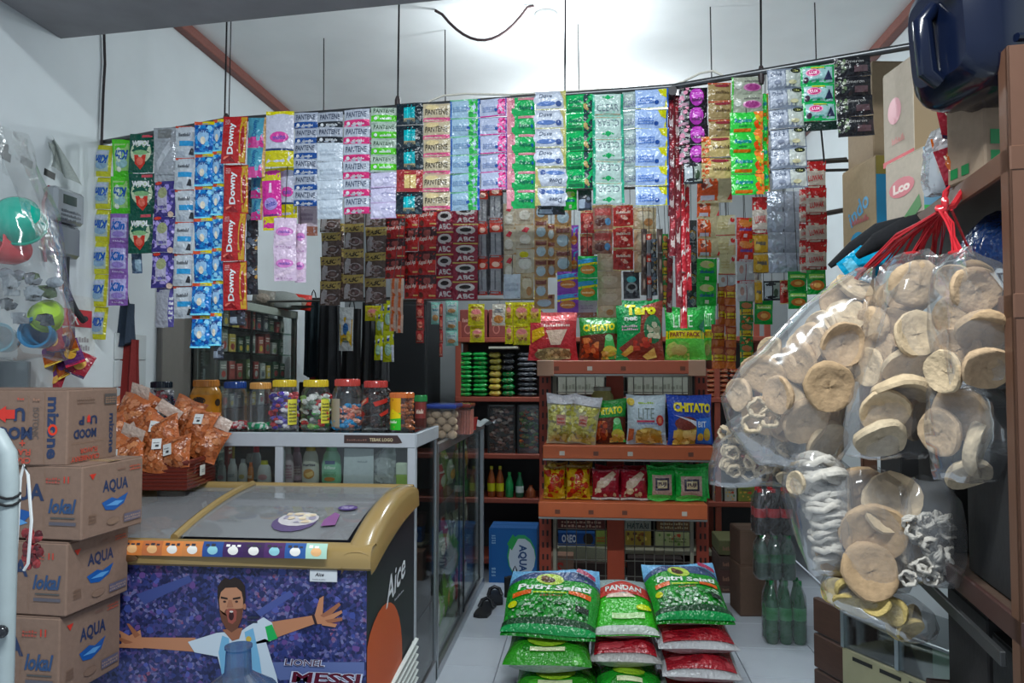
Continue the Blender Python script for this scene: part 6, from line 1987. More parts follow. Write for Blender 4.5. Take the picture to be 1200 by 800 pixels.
# right part of the back shelving: small boxes, cartons
for px0, px1, c, lb in ((835, 846, '#8a8a80', 'grey'), (848, 862, '#b0b0a4', 'white flowered'), (864, 884, '#7f8a3a', 'olive green')):
    a, b = on_shelf(3, px0), on_shelf(3, px1)
    hh_ = P(850, 571, BY0).z - a.z
    o = MB().box(a.x, b.x, BY0 + .03, BY0 + .12, a.z, a.z + hh_, mat(c, 'card'), .002)
    printed(o, face_map((a.x, BY0 + .03, a.z), (b.x - a.x, 0, 0), (0, 0, hh_), (0, -1, 0)), 1, [('n', .1, .1, .9, .7, 9, .1, ['#b04a34', '#4a7a4a', '#c8a050']), ('q', .2, .75, .8, .9, 1, '#4a4a44')], .0008)
    tag(o.build('small_box', smooth=0), lb + ' small box on the lower right back shelf', 'box')
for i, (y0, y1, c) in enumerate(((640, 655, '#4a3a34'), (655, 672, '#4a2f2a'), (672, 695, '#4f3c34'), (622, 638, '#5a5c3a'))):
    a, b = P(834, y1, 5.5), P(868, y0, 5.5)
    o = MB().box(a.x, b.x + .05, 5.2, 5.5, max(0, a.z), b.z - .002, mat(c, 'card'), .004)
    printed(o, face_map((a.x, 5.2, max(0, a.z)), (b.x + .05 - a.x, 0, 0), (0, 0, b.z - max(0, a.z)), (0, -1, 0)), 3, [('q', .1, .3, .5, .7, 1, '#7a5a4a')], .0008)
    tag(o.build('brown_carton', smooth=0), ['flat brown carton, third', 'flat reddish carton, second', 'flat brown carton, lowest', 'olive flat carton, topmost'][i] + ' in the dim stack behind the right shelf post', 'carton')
for (y0, y1, Y, lb) in ((622, 665, 4.75, 'upper'), (662, 702, 4.72, 'lower')):
    a, b = P(864, y1, Y), P(886, y0, Y)
    carton('brown_carton', 'dark brown carton beside the bottle packs, %s one' % lb, ((a.x + b.x) / 2 + .06, Y + .12, max(0, a.z) if lb == 'upper' else 0), .1, .22, .22, (b.z - max(0, a.z)) if lb == 'upper' else P(864, 664, Y).z, '#5a4436', tape=False)

# stacked packets seen right of the rack, under the hanging noodles
fm = flat_pack(.085, .1, .034, '#7a3a28', '#a86a4a', 4)
for r in range(6):
    for c in range(3):
        q = Vector((P(838 + c * 15, 468, 5.4).x, 5.62, BZS[1] + .0005 + r * .034))
        o = link('noodle_packet', fm, None, q)
        tag(o, 'red brown noodle packet stacked right of the chips rack', 'noodle packet', 'red brown noodle packets on the back shelf')

# goods seen through the mesh of the rack
def back_box(px0, px1, py0, py1, col, des, label, Y=5.58, name='biscuit_box', d=.12):
    a, b = P(px0, py1, Y), P(px1, py0, Y)
    o = MB().box(a.x, b.x, Y, Y + d, a.z, b.z, mat(col, 'card'), .003)
    printed(o, face_map((a.x, Y, a.z), (b.x - a.x, 0, 0), (0, 0, b.z - a.z), (0, -1, 0)), (b.x - a.x) / (b.z - a.z), des, .0008)
    return tag(o.build(name, smooth=0), label, 'box')


mid = BZS[4]
sh = MB().box(P(650, 641, 5.5).x, P(835, 641, 5.5).x, 5.5, 5.9, P(700, 643, 5.55).z - .02, P(700, 641, 5.55).z, mat('#8a8874', 'wood'), .003)
sh.build('shelf_board', BR_, (-BR_.location.x, -BR_.location.y, 0), smooth=0)
back_box(654, 697, 622, 640, '#1f4f9c', [('t', 'OREO', .3, .5, .5, '#c8d4e4', {'w': .4, 'bold': .04}), ('e', .82, .5, .14, .36, '#2a2420'), ('r', .0, .85, 1, 1, '#3a70b8')], 'blue biscuit box behind the wire mesh')
back_box(698, 711, 622, 640, '#8aa048', [('q', .1, .3, .9, .7, 2, '#b04a34')], 'lime green box beside the blue biscuit box')
back_box(732, 763, 610, 622, '#8a8f84', [('t', 'HATARI', .5, .5, .5, '#2b3a3a', {'w': .8})], 'grey white biscuit box behind the mesh')
back_box(732, 763, 622, 640, '#a08a34', [('n', .1, .1, .9, .9, 12, .15, ['#7a4a24', '#c8b060', '#5a3a20'])], 'golden biscuit box below the grey white one')
back_box(768, 808, 624, 640, '#a8b080', [('n', .1, .1, .9, .9, 10, .14, ['#b04a34', '#c8c8a0', '#5a7a3a']), ('q', .4, .3, .9, .7, 2, '#5a6a3a')], 'pale green biscuit box at the right behind the mesh')
back_box(652, 710, 606, 620, '#5a2a2a', [('q', .1, .2, .9, .8, 2, '#a88a7a')], 'dark red box above the blue biscuit box')
back_box(770, 810, 608, 622, '#6a4a30', [('q', .1, .2, .9, .8, 2, '#a89a7a')], 'brown box above the pale green biscuit box')
back_box(640, 672, 651, 690, '#8a6a58', [('t', 'S', .5, .6, .4, '#b03a30'), ('q', .2, .1, .8, .3, 2, '#5a4034')], 'brown carton with red mark behind the left rack post', Y=5.3, name='brown_carton')
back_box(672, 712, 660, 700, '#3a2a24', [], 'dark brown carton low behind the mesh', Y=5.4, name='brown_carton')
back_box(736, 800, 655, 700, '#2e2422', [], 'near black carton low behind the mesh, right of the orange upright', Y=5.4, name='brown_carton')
for px0_, px1_, lb_ in ((654, 708, 'left'), (736, 806, 'right')):
    back_box(px0_, px1_, 441, 462, '#8d8f84', [('q', .1, .3, .9, .7, 1, '#6a6c62')], 'pale grey box behind the upper mesh, %s one' % lb_)
o = MB()
o.grid(lambda u, v: (P(655 + 60 * u, 645, 5.5).x, 5.46 + .02 * math.sin(5 * u), P(690, 640 + (14 + 6 * math.sin(3 * u)) * v, 5.5).z), 12, 4, mat('#9a9c84', 'cloth'))
tag(o.build('cream_cloth', smooth=60), 'cream cloth draped below the biscuit boxes', 'cloth')

# ------------------------------------------------------------------ orange slotted rack with chips
GO = mat('#b3562f', 'paint')
GO2 = mat('#9a3f2b', 'paint')
GX0, GX1 = P(632, 560, 4.95).x, P(830, 560, 4.95).x
t = thing('chips_rack', 'orange slotted steel rack holding chips bags in the middle of the shop', 'rack', ((GX0 + GX1) / 2, 4.95, 0))
ox, oy = t.location.x, t.location.y
GZT = P(728, 425, 4.7).z
pw = .075


def slotted_post(x):
    o = fbox(t, 'rack_post', x, x + pw, 4.95, 4.99, 0, GZT - .03, GO2, .003)
    s_ = MB()
    z = .1
    while z < GZT - .1:
        for dx in (.018, .046):
            s_.box(x + dx - ox, x + dx + .012 - ox, 4.948 - oy, 4.951 - oy, z, z + .035, mat('#2a1410', 'paint'))
        z += .075
    s_.build('post_slot', o, smooth=0)['kind'] = 'stuff'


slotted_post(GX0)
slotted_post(GX1 - pw)
fbox(t, 'center_upright', P(711, 560, 5.0).x, P(731, 560, 5.0).x, 4.985, 5.01, 0, GZT - .03, mat('#b04a2e', 'paint'), .003)
for x in (GX0 + .085, GX1 - .11):
    fbox(t, 'side_strip', x, x + .022, 4.99, 5.01, .12, GZT - .05, mat('#9a9a88', 'paint'), .002)
SHV = []
for py0, py1, px0, px1, Yf, mcol in ((423, 438, 630, 827, 4.66, '#a5533a'), (523, 538, 636, 837, 4.58, '#b85a30'), (590, 607, 631, 829, 4.58, '#bb5c30')):
    z1, z0 = P(730, py0, Yf).z, P(730, py1, Yf).z
    x0, x1 = P(px0, py0, Yf).x, P(px1, py0, Yf).x
    b_ = fbox(t, 'rack_shelf', x0, x1, Yf, 5.0, z1 - .02, z1, mat(mcol, 'paint'), .004)
    l_ = MB().box(x0 - ox, x1 - ox, Yf - .006 - oy, Yf + .012 - oy, z0, z1 + .004, mat(mcol, 'paint'), .004).build('shelf_lip', b_, smooth=0)
    for fx in (.1, .3, .5, .85):
        MB().box(x0 + (x1 - x0) * fx - ox, x0 + (x1 - x0) * fx + .03 - ox, Yf - .0075 - oy, Yf - .006 - oy, z0 + .02, z0 + .045, mat(random.choice(['#c0b8ac', '#6a3a28']), 'paint')).build('price_clip', b_, smooth=0)
    MB().box(x0 - ox, x1 - ox, Yf - .004 - oy, Yf + .01 - oy, z0 - .012, z0, mat('#9a9c98', 'metal'), .002).build('lip_edge', b_, smooth=0)
    SHV.append((z1, Yf, x0, x1))
for x0 in (SHV[0][2], SHV[0][3] - .1):
    MB().box(x0 - .003 - ox, x0 + .1 - ox, SHV[0][1] - .009 - oy, 5.0 - oy, SHV[0][0] - .09, SHV[0][0] + .006, mat('#a8826c', 'paint'), .004).build('corner_cap', t, smooth=0)
# wire mesh back
WM = mat('#63625a', 'paint')
ms_ = MB()
x = GX0 + .11
while x < GX1 - .11:
    ms_.tube([(x - ox, .07, .1), (x - ox, .07, GZT - .06)], .0032, WM, 5)
    x += .062
z = .14
while z < GZT - .08:
    ms_.tube([(GX0 + .1 - ox, .066, z), (GX1 - .1 - ox, .066, z)], .0032, WM, 5)
    z += .098
o = ms_.build('wire_mesh', t, smooth=0)
o['kind'] = 'stuff'

# ------------------------------------------------------------------ chips bags
def food(x0, y0, x1, y1, n, s, cols):
    return ('n', x0, y0, x1, y1, n, s, cols)


CH = ['#b85a34', '#a04428', '#c87a4a', '#8a3420']
PO = ['#c8a858', '#d8bc70', '#b08a40', '#e0cc88']
D2 = {
    'red': ('#a83238', [('r', 0, .80, 1, 1, '#c45a5c'), ('p', [(.05, .35), (.32, .5), (.3, .68), (.05, .6)], '#c8a03a'), ('q', .3, .68, .85, .76, 1, '#d8c0b8'), ('p', [(.35, .6), (.8, .62), (.65, .3), (.45, .3)], '#c8b0a0'), food(.2, .02, .85, .22, 24, .07, ['#8a7a58', '#a8986c', '#6a5c40', '#b8a880']), ('e', .5, .12, .38, .13, '#7f7050'), food(.18, .03, .82, .22, 20, .06, ['#a8986c', '#c0b088'])], {}),
    'chitato_g': ('#2a7a38', [('r', 0, .0, 1, .6, '#5a2a1c'), ('p', [(0, .55), (1, .62), (1, 1), (0, 1)], '#2c8038'), ('t', 'CHITATO', .5, .74, .17, '#c8c03c', {'w': .82, 'bold': .06, 'rot': 3}), food(.05, .05, .5, .5, 22, .1, CH), ('p', [(.6, .02), (.98, .02), (.85, .55), (.68, .55)], '#4fae5a'), ('e', .78, .2, .18, .12, '#c8c05a'), ('e', .76, .5, .1, .08, '#8ac890'), food(.55, .02, .95, .2, 8, .08, PO)], {}),
    'taro': ('#1f8a4c', [('p', [(.55, .9), (1, .98), (1, 0), (.3, 0), (.05, .2), (.5, .45)], '#7a3428'), ('e', .78, .5, .2, .24, '#2a6a44'), food(.65, .35, .95, .62, 10, .09, ['#a8a890', '#c0bca0', '#8a8a70']), ('p', [(.1, .1), (.3, .24), (.42, .18), (.2, .06)], PO[0]), ('p', [(.55, .06), (.8, .2), (.85, .05), (.65, .0)], PO[1]), food(.35, .15, .75, .36, 8, .07, ['#a8382c', '#b84a38']), ('t', 'Taro', .52, .83, .19, '#c8c43a', {'w': .66, 'bold': .06}), ('t', 'net', .3, .68, .08, '#d0d8d0', {'w': .28, 'bold': .04}), ('q', .1, .48, .45, .58, 2, '#c0a8b8')], {}),
    'lite_g': ('#2a8f3c', [('r', .0, .39, 1, .54, '#c0b43c'), ('t', 'LITE', .45, .72, .24, '#b8d0b8', {'w': .5, 'bold': -.005}), ('t', 'PARTY PACK', .5, .465, .085, '#7a3024', {'w': .78, 'bold': .03}), ('r', 0, 0, 1, .39, '#5aae48'), food(.0, .0, .6, .34, 12, .12, ['#8fbc58', '#a8b868', '#6aa84a']), ('e', .35, .18, .2, .1, '#a8a868'), ('p', [(.85, .6), (1, .5), (1, .75)], '#1f6a50')], {}),
    'lite_w': ('#aebcc4', [('t', 'LITE', .5, .62, .22, '#6d7a74', {'w': .42, 'bold': -.005}), ('q', .3, .82, .7, .88, 1, '#9ab84a'), ('r', .25, .44, .72, .48, '#a83a50'), ('q', .28, .4, .8, .43, 1, '#4a4f9c'), ('e', .86, .48, .1, .11, '#b03a34'), ('e', .86, .48, .05, .06, '#c87a5a'), ('e', .1, .86, .1, .08, '#c8b050'), ('e', .55, .16, .34, .17, '#a88a48'), food(.22, .02, .9, .3, 22, .09, PO), ('p', [(.02, .05), (.16, .1), (.18, .3), (.04, .32)], '#a8583a')], {}),
    'chitato_b': ('#1f3f9c', [('p', [(.12, .0), (.6, .0), (.62, .42), (.2, .5)], '#a88a3c'), food(.1, .0, .6, .3, 18, .1, PO), ('e', .38, .42, .26, .14, '#6a2a20'), ('p', [(.1, .6), (.62, .46), (.64, .32), (.5, .44)], '#c8ccd4'), ('t', 'CHITATO', .54, .74, .2, '#c8b83a', {'w': .86, 'bold': .06, 'rot': -3}), ('p', [(.6, .5), (.95, .55), (.95, .02), (.62, .02)], '#2f6ac0'), ('t', 'BIT', .74, .4, .12, '#c8d4e0', {'w': .2}), ('e', .85, .2, .08, .13, '#c0a850'), ('e', .7, .14, .07, .08, '#c8b050')], {}),
    'curl': ('#b0ad90', [food(.03, .02, .97, .78, 95, .07, ['#b8b46a', '#c8c480', '#a8a254', '#d0cc90', '#98924a']), ('r', .3, .36, .62, .58, '#b08a7c'), ('q', .34, .4, .58, .54, 2, '#a83a34'), ('r', 0, .8, 1, 1, '#b4b4ba')], {}),
    'twist_y': ('#b09034', [food(.02, .05, .98, .95, 26, .11, ['#a83a24', '#c8a848', '#8a2a1c', '#d0b860']), ('t', 'TWISTKO', .5, .5, .26, '#a02c20', {'rot': 80, 'bold': .05, 'w': .9}), ('r', 0, .92, 1, 1, '#8a6a30')], {}),
    'twist_w': ('#8a2430', [('p', [(.1, .15), (.6, .5), (.9, .85), (.75, .95), (.2, .6)], '#b8a490'), ('n', .1, .1, .9, .4, 10, .1, ['#b8a080', '#c8b89c', '#7a1c28']), ('q', .3, .65, .9, .8, 1, '#c8a8a0'), ('r', 0, .0, 1, .07, '#b0a8a0')], {}),
    'green_q': ('#2f9a44', [('r', .15, .15, .85, .75, '#a08a80'), ('r', .25, .3, .75, .66, '#2a2434'), ('r', .32, .36, .68, .6, '#a89a7c'), ('t', 'FUJI', .5, .48, .13, '#3a2a3a', {'w': .3, 'bold': .04}), ('e', .4, .08, .4, .1, '#5ac060'), ('r', 0, .88, 1, 1, '#3aaa50')], {}),
}


def chips(px0, px1, pyt, si, key, label, depth=.10, tilt=-.12, dy=.0, group=None, name='chips_bag', cat='chips bag', rz=None, seed=0, roll=0):
    z, Yf, _, _ = SHV[si]
    Y = Yf + .07 + dy
    a, b = P(px0, 500, Y), P(px1, 500, Y)
    h = P((px0 + px1) / 2, pyt, Y).z - z
    base, des, op = D2[key]
    me = pillow_mesh('bag', b.x - a.x, h, depth, base, des, nu=14, nv=14, wav=.16, seed=seed + px0, off=.0022, L=.10, seal=.07, crown=.05)
    o = link(name, me, None, ((a.x + b.x) / 2, Y + .035, z + .006), (tilt, roll, rz if rz is not None else random.uniform(-.1, .1)))
    return tag(o, label, cat, group)


chips(618, 678, 366, 0, 'red', 'red snack bag at the left of the top rack board')
chips(684, 728, 360, 0, 'lite_g', 'teal green bag top peeking out behind the green chips bag', dy=.14, rz=0)
chips(678, 727, 372, 0, 'chitato_g', 'dark green chips bag with yellow lettering on the top board', dy=.02)
chips(722, 780, 352, 0, 'taro', 'tall green snack bag, tallest on the top board', rz=.0)
chips(780, 829, 360, 0, 'lite_g', 'large light green party pack bag on the top board', dy=.02)
chips(824, 842, 358, 0, 'lite_g', 'green bag edge behind the party pack', dy=.12)
chips(640, 677, 464, 1, 'curl', 'clear bag of pale yellow curls on the middle shelf, left one', cat='snack bag', name='curls_bag')
chips(664, 698, 466, 1, 'curl', 'clear bag of pale yellow curls leaning right beside its twin', cat='snack bag', name='curls_bag', dy=-.02, roll=.15)
chips(690, 735, 470, 1, 'chitato_g', 'green chips bag with yellow lettering on the middle shelf', dy=.03)
chips(734, 782, 465, 1, 'lite_w', 'white chips bag on the middle shelf')
chips(782, 838, 465, 1, 'chitato_b', 'blue chips bag with yellow lettering on the middle shelf', rz=.12)
# round clear jar top behind
q = P(706, 475, 4.85)
t = thing('snack_jar', 'clear jar of pale curls behind the green chips bag', 'jar', (q.x, 4.88, SHV[1][0]))
jh = P(706, 455, 4.85).z - SHV[1][0]
MB().lathe([(.06, 0), (.07, .02), (.07, jh - .05), (.055, jh - .02), (.05, jh)], mat('#a8a46a', 'foil'), 18).build('jar_body', t)
MB().lathe([(.056, jh - .015), (.056, jh + .005), (.05, jh + .01)], mat('#b0b0a0', 'gloss'), 18).build('jar_lid', t)
G5 = 'snack bags on the lowest rack shelf'
for i, (a, b, y, k, lb) in enumerate(((636, 662, 549, 'twist_y', 'yellow and red twist snack bag, first on the lowest shelf'), (663, 692, 548, 'twist_y', 'yellow and red twist snack bag, second on the lowest shelf'),
                                      (693, 726, 553, 'twist_w', 'maroon and cream twist snack bag, left of two'), (727, 759, 553, 'twist_w', 'maroon and cream twist snack bag, right of two'),
                                      (758, 793, 549, 'green_q', 'bright green snack bag with dark square, left of two'), (791, 829, 551, 'green_q', 'bright green snack bag with dark square, right of two'))):
    chips(a, b, y, 2, k, lb, depth=.09, name='snack_bag', cat='snack bag', group=G5)
    chips(a + 4, b + 3, y - 5, 2, k, 'second ' + lb.replace('first on the lowest shelf', 'behind the first on the shelf').replace('second on the lowest shelf', 'behind the second on the shelf').replace('left of two', 'behind the left one').replace('right of two', 'behind the right one'), depth=.08, name='snack_bag', cat='snack bag', group=G5, dy=.1)

# ------------------------------------------------------------------ rice sacks on the floor
rice_top = [('r', 0, .76, 1, 1, '#6fa0c4'), ('p', [(0, .0), (1, .0), (1, .74), (.8, .82), (.2, .82), (0, .74)], '#27802e'), ('p', [(0, .72), (.3, .84), (.7, .84), (1, .70), (1, .76), (.72, .90), (.28, .90), (0, .78)], '#3a4a6c'), ('e', .46, .77, .15, .1, '#a8bc5a'), ('e', .44, .76, .08, .055, '#4a3424'), ('e', .4, .8, .04, .03, '#6a4a30'), ('t', 'Putri Sejati', .52, .60, .12, '#d0d8d0', {'w': .78, 'bold': .03, 'shear': .1}),
            ('p', [(.08, .46), (.28, .5), (.28, .56), (.08, .53)], '#c05a2c'), ('p', [(.68, .5), (.92, .46), (.92, .53), (.68, .56)], '#c05a2c'), ('r', .3, .5, .66, .525, '#98b838'), ('q', .38, .44, .62, .48, 1, '#7a3a20'),
            ('n', .06, .14, .92, .4, 150, .024, ['#8fae90', '#5f9468', '#2a6a34', '#4f8a58', '#1f4f2a', '#a8bca8']), ('r', .78, .24, .92, .32, '#1d2a20'), ('e', .09, .34, .05, .05, '#b0b838'), ('r', 0, .06, 1, .13, '#1f4028'), ('r', 0, 0, 1, .06, '#2a8a4c'), ('p', [(.74, .86), (.95, .76), (.95, .82), (.76, .92)], '#8a2f4a')]


def sack_mesh(w, d, h, col, seed, top=None, flap=0, side=None, bandc=None, tail='#9aa4a0'):
    """a filled sack lying on its back, long side to the left and right; origin bottom centre"""
    rng = random.Random(seed)
    ph = rng.uniform(0, 6)
    m = MB()

    def S(u, v, off, sgn):
        pr = max(0, (1 - abs(2 * u - 1) ** 3.2)) ** .6 * max(0, (1 - abs(2 * v - 1) ** 3.2)) ** .6
        x = (u - .5) * w * (1 + .03 * math.sin(6 * v + ph))
        y = (v - .5) * d * (1 + .03 * math.sin(5 * u + ph))
        z = h / 2 + sgn * (h / 2 * pr + off) + .010 * math.sin(7 * u + ph) * math.sin(6 * v) * pr + flap * max(0, v - .78) * (1 + .3 * math.sin(5 * u + ph))
        return Vector((x, y, z))
    m.grid(lambda u, v: S(u, v, 0, 1), 14, 12, mat(col, 'foil'))
    m.grid(lambda u, v: S(1 - u, v, 0, -1), 14, 12, mat(tail, 'foil'))
    if top: printed(m, lambda u, v, dd: S(u, v, dd, 1), w / d, top, .0025, .06, 'foil', seed=seed)
    return m


def sack(px0, px1, pyb, pyt, Yf, d, label, col, top=None, tilt=0, seed=1, roll=0, tail='#a8aeac', rz=0, zb=None, Lh=None, d2=None):
    """front edge row pyb; the sack is d deep"""
    a, b = P(px0, pyb, Yf), P(px1, pyb, Yf)
    h = Lh or .13
    z0 = a.z if zb is None else zb
    me = sack_mesh(b.x - a.x, d, h, col, seed, top, .12 if top is rice_top else 0, tail=tail).mesh('rice_sack', 60)
    c = Vector(((a.x + b.x) / 2, Yf + d / 2 * math.cos(tilt), z0 + d / 2 * math.sin(tilt)))
    o = link('rice_sack', me, None, c, (tilt, roll, rz))
    return tag(o, label, 'rice sack')


gtop = [('n', 0, 0, 1, 1, 10, .1, ['#328628', '#277424', '#479636']), ('e', .5, .3, .25, .12, '#8ab040'), ('r', .3, .1, .7, .16, '#c0c8a0'), ('t', 'Beras', .5, .55, .14, '#d0d8d0', {'w': .4})]
mtop = [('r', 0, .55, 1, 1, '#8a9c9c'), ('p', [(.05, .5), (.5, .58), (.95, .5), (.9, .72), (.5, .82), (.1, .72)], '#a8403a'), ('t', 'PANDAN', .5, .66, .1, '#c8d0cc', {'w': .6, 'bold': .03}), ('p', [(.2, .48), (.7, .5), (.6, .56), (.25, .55)], '#c8b0a0'), ('r', .3, .14, .8, .22, '#a8c890'), ('r', 0, .0, 1, .06, '#b8c0b8'), ('e', .8, .3, .12, .05, '#b8c838')]
rtop = [('r', .06, .06, .94, .94, '#8a2028'), ('n', .08, .1, .92, .9, 16, .09, ['#9a2a32', '#741820', '#a8444a']), ('e', .5, .75, .3, .12, '#b8a878')]
# left pile
zs = .0
sack(600, 700, 830, 0, 3.30, .42, 'green rice sack at the bottom of the left pile', '#318028', gtop, seed=3, zb=.0, Lh=.13)
sack(590, 692, 800, 0, 3.34, .44, 'plain green rice sack in the middle of the left pile', '#318028', gtop, seed=4, zb=.125, Lh=.13)
sack(588, 702, 757, 0, 3.46, .46, 'green rice sack with blue top on the left pile', '#2f9a36', rice_top, math.radians(20), 5, zb=.215, Lh=.12, rz=-.05)
# middle pile
sack(700, 778, 830, 0, 3.38, .44, 'green rice sack at the bottom of the middle pile', '#2f8f34', gtop, seed=6, zb=.0, Lh=.12, tail='#b8bab8')
sack(692, 775, 800, 0, 3.46, .44, 'red rice sack in the middle pile', '#9c9a98', rtop, seed=7, zb=.118, Lh=.11, tail='#b0aaa4')
sack(695, 772, 768, 0, 3.56, .44, 'green and silver rice sack on top of the middle pile', '#3fa034', mtop, math.radians(16), 8, zb=.20, Lh=.12)
# right pile
sack(780, 876, 830, 0, 3.32, .40, 'red and silver rice sack at the bottom of the right pile', '#a6a6a8', rtop, seed=9, zb=.0, Lh=.10, tail='#b8b6b6')
sack(776, 872, 805, 0, 3.38, .42, 'red and silver rice sack, second of the right pile', '#a6a6a8', rtop, seed=10, zb=.098, Lh=.10, tail='#b8b6b6')
sack(770, 866, 780, 0, 3.46, .42, 'red and silver rice sack, third of the right pile', '#a6a6a8', rtop, seed=11, zb=.19, Lh=.10, tail='#b8b6b6', rz=.04)
sack(763, 856, 757, 0, 3.56, .42, 'green rice sack with blue top on the right pile', '#2f9a36', rice_top, math.radians(19), 12, zb=.27, Lh=.11, rz=.1)
# brown paper mat behind the piles
q = P(725, 705, 4.3)
o = MB()
o.grid(lambda u, v: (P(700 + 65 * u, 715, 4.3).x, 4.15 + .35 * v, .004 + .05 * math.sin(PI * u) + .02 * v), 8, 5, mat('#8a7460', 'card'))
o.grid(lambda u, v: (P(765 - 65 * u, 715, 4.3).x, 4.15 + .35 * v, .001 + .05 * math.sin(PI * u) + .02 * v), 8, 5, mat('#8a7460', 'card'))
tag(o.build('paper_sack', smooth=60), 'folded brown paper sack behind the middle rice pile', 'paper sack')

# ------------------------------------------------------------------ packs of soft drink bottles on the floor, right of the rack
def bottle_pack(px0, px1, zb, h, Y, body, cap, lab, label, n=3, rows=2, tintname='pack_film'):
    k = PW(Y)
    c = P((px0 + px1) / 2, 600, Y)
    W_ = (px1 - px0) * k
    r = W_ / n / 2
    lbl = label.split(' ')
    for i in range(n):
        for j in range(rows):
            b = bottle(0, 0, 0, 0, body, cap, 'bottle in the ' + label, base=Vector((c.x - W_ / 2 + r + 2 * r * i, Y + r + 2 * r * j, zb + .001)), lab=lab, group='bottles in the ' + label, h=h, k=1) if False else None
            t = thing('drink_bottle', 'bottle in the ' + label, 'bottle', (c.x - W_ / 2 + r + 2 * r * i, Y + r + 2 * r * j, zb + .001), group='bottles in the ' + label)
            rr = r * .96
            MB().lathe([(rr * .8, 0), (rr, h * .05), (rr, h * .22), (rr * .92, h * .30), (rr, h * .40), (rr, h * .58), (rr * .6, h * .8), (rr * .34, h * .9), (rr * .34, h * .94)], body, 14).build('bottle_body', t)
            MB().lathe([(rr * .42, h * .92), (rr * .42, h * .995), (rr * .3, h)], mat(cap, 'gloss'), 12).build('bottle_cap', t)
            if lab: MB().lathe([(rr * 1.02, h * .38), (rr * 1.02, h * .58)], mat(lab, 'print'), 14, caps=False).build('bottle_label', t)
    f = film_mat('pack_film', (.93, .95, .94), .08, .05, 18, .12, 1.0)
    m = MB()
    D = 2 * r * rows

    def fn(u, v):
        a = 2 * PI * u
        cx, sy = math.cos(a), math.sin(a)
        e = .35
        X = (abs(cx) ** e) * (1 if cx > 0 else -1)
        Yy = (abs(sy) ** e) * (1 if sy > 0 else -1)
        s_ = 1.02 - (.3 * max(0, v - .72) / .28 if v > .72 else 0)
        return (c.x + X * W_ / 2 * s_, Y + D / 2 + Yy * D / 2 * s_, zb + .002 + (h * 1.0) * v)
    m.grid(fn, 28, 8, f, True)
    tag(m.build('shrink_wrap', smooth=50), 'clear shrink wrap around the ' + label, 'wrap')


GRN2 = mat('#1d5a38', 'gloss')
CLR2 = mat('#3f564c', 'gloss')
DRK = mat('#1a0e0e', 'gloss')
PYK = 4.25
z0 = 0.0
h1 = P(915, 682, PYK).z
bottle_pack(898, 944, 0, h1, PYK, GRN2, '#1f6a3c', '#2a7a44', 'green soda pack on the floor')
h2 = P(910, 630, PYK).z - h1
bottle_pack(888, 932, h1 + .002, h2, PYK + .02, CLR2, '#1f6a3c', '#1f5a38', 'clear soda pack in the middle of the stack')
h3 = P(910, 576, PYK).z - h1 - h2
bottle_pack(886, 930, h1 + h2 + .004, h3, PYK + .03, DRK, '#a82028', '#a02028', 'cola pack on top of the stack')

# ------------------------------------------------------------------ brown storage rack at the right
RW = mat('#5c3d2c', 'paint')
RW_SHADE = mat('#3c2420', 'paint')  # darker copy of the rack brown: shade put into rear and lower parts
near = P(1186, 300, 1.55)
dirv = Vector((.15, 1, 0)).normalized()
perp = Vector((dirv.y, -dirv.x, 0))
RLEN, RDEP = 1.55, .42
ang = math.atan2(-dirv.x, dirv.y)
t = RK = thing('storage_rack', 'brown slotted angle storage rack along the right wall', 'rack', (near.x, near.y, 0), (0, 0, ang))
# local: y along the rack away from the camera, x towards the right wall
RZ = [1.885, 1.60, .98, .62, .18]
for y in (0, RLEN - .05):
    for x in (0, RDEP - .05):
        o = MB().box(x, x + .05, y, y + .012, 0, 2.08, RW if x == 0 else RW_SHADE, .002)
        o.box(x, x + .006, y, y + .05, 0, 2.08, RW if x == 0 else RW_SHADE, .002)
        o.build('rack_post', t, smooth=0)
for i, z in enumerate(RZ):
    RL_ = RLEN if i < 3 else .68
    MB().box(0, .012, 0, RL_, z - .05, z, RW if i < 2 else RW_SHADE, .003).build('rack_beam', t, smooth=0)
    MB().box(0, RDEP, -.002, .012, z - .05, z, RW if i < 2 else RW_SHADE, .003).build('rack_beam', t, smooth=0)
    MB().box(0, RDEP, RL_ - .012, RL_, z - .05, z, RW_SHADE, .003).build('rack_beam', t, smooth=0)
    MB().box(.006, RDEP, .006, RL_ - .01, z - .014, z - .002, mat('#4a3a30', 'wood')).build('rack_board', t, smooth=0)
LOWL = .68
bk = MB().box(RDEP + .002, RDEP + .01, 0, RLEN, .1, 1.6, mat('#1d1b1a', 'paint')).build('rack_back', t, smooth=0)


def rk(x, y, z):
    """rack coordinates -> world"""
    return Vector((near.x, near.y, 0)) + perp * x + dirv * y + Vector((0, 0, z))


TOPZ = RZ[0] + .001


def top_carton(px, pyt, x, label, w, d, h, col, front=(), left=(), z=TOPZ, rot=0, name='brown_carton', open_=False):
    """near left vertical edge appears at pixel column px; x is the inset from the rack face"""
    # find y along the rack where the column px is met at inset x
    lo_, hi_ = -.3, 3.5
    for _ in range(40):
        m_ = (lo_ + hi_) / 2
        w3 = rk(x, m_, z)
        c = RC.transposed() @ (w3 - CL)
        if 600 + FPX * c.x / -c.z > px: lo_ = m_
        else: hi_ = m_
    p = rk(x, lo_, z)
    hh_ = h
    if pyt is not None:
        dd = ray(px, pyt)
        hh_ = CL.z + dd.z * (p.y / dd.y) - z
    a = ang + rot + .28
    cx, cy = w / 2, d / 2
    ctr = p + Vector((cx * math.cos(a) - cy * math.sin(a), cx * math.sin(a) + cy * math.cos(a), 0))
    return carton(name, label, ctr, a, w, d, hh_, col, front=front, left=left, tape=False), hh_


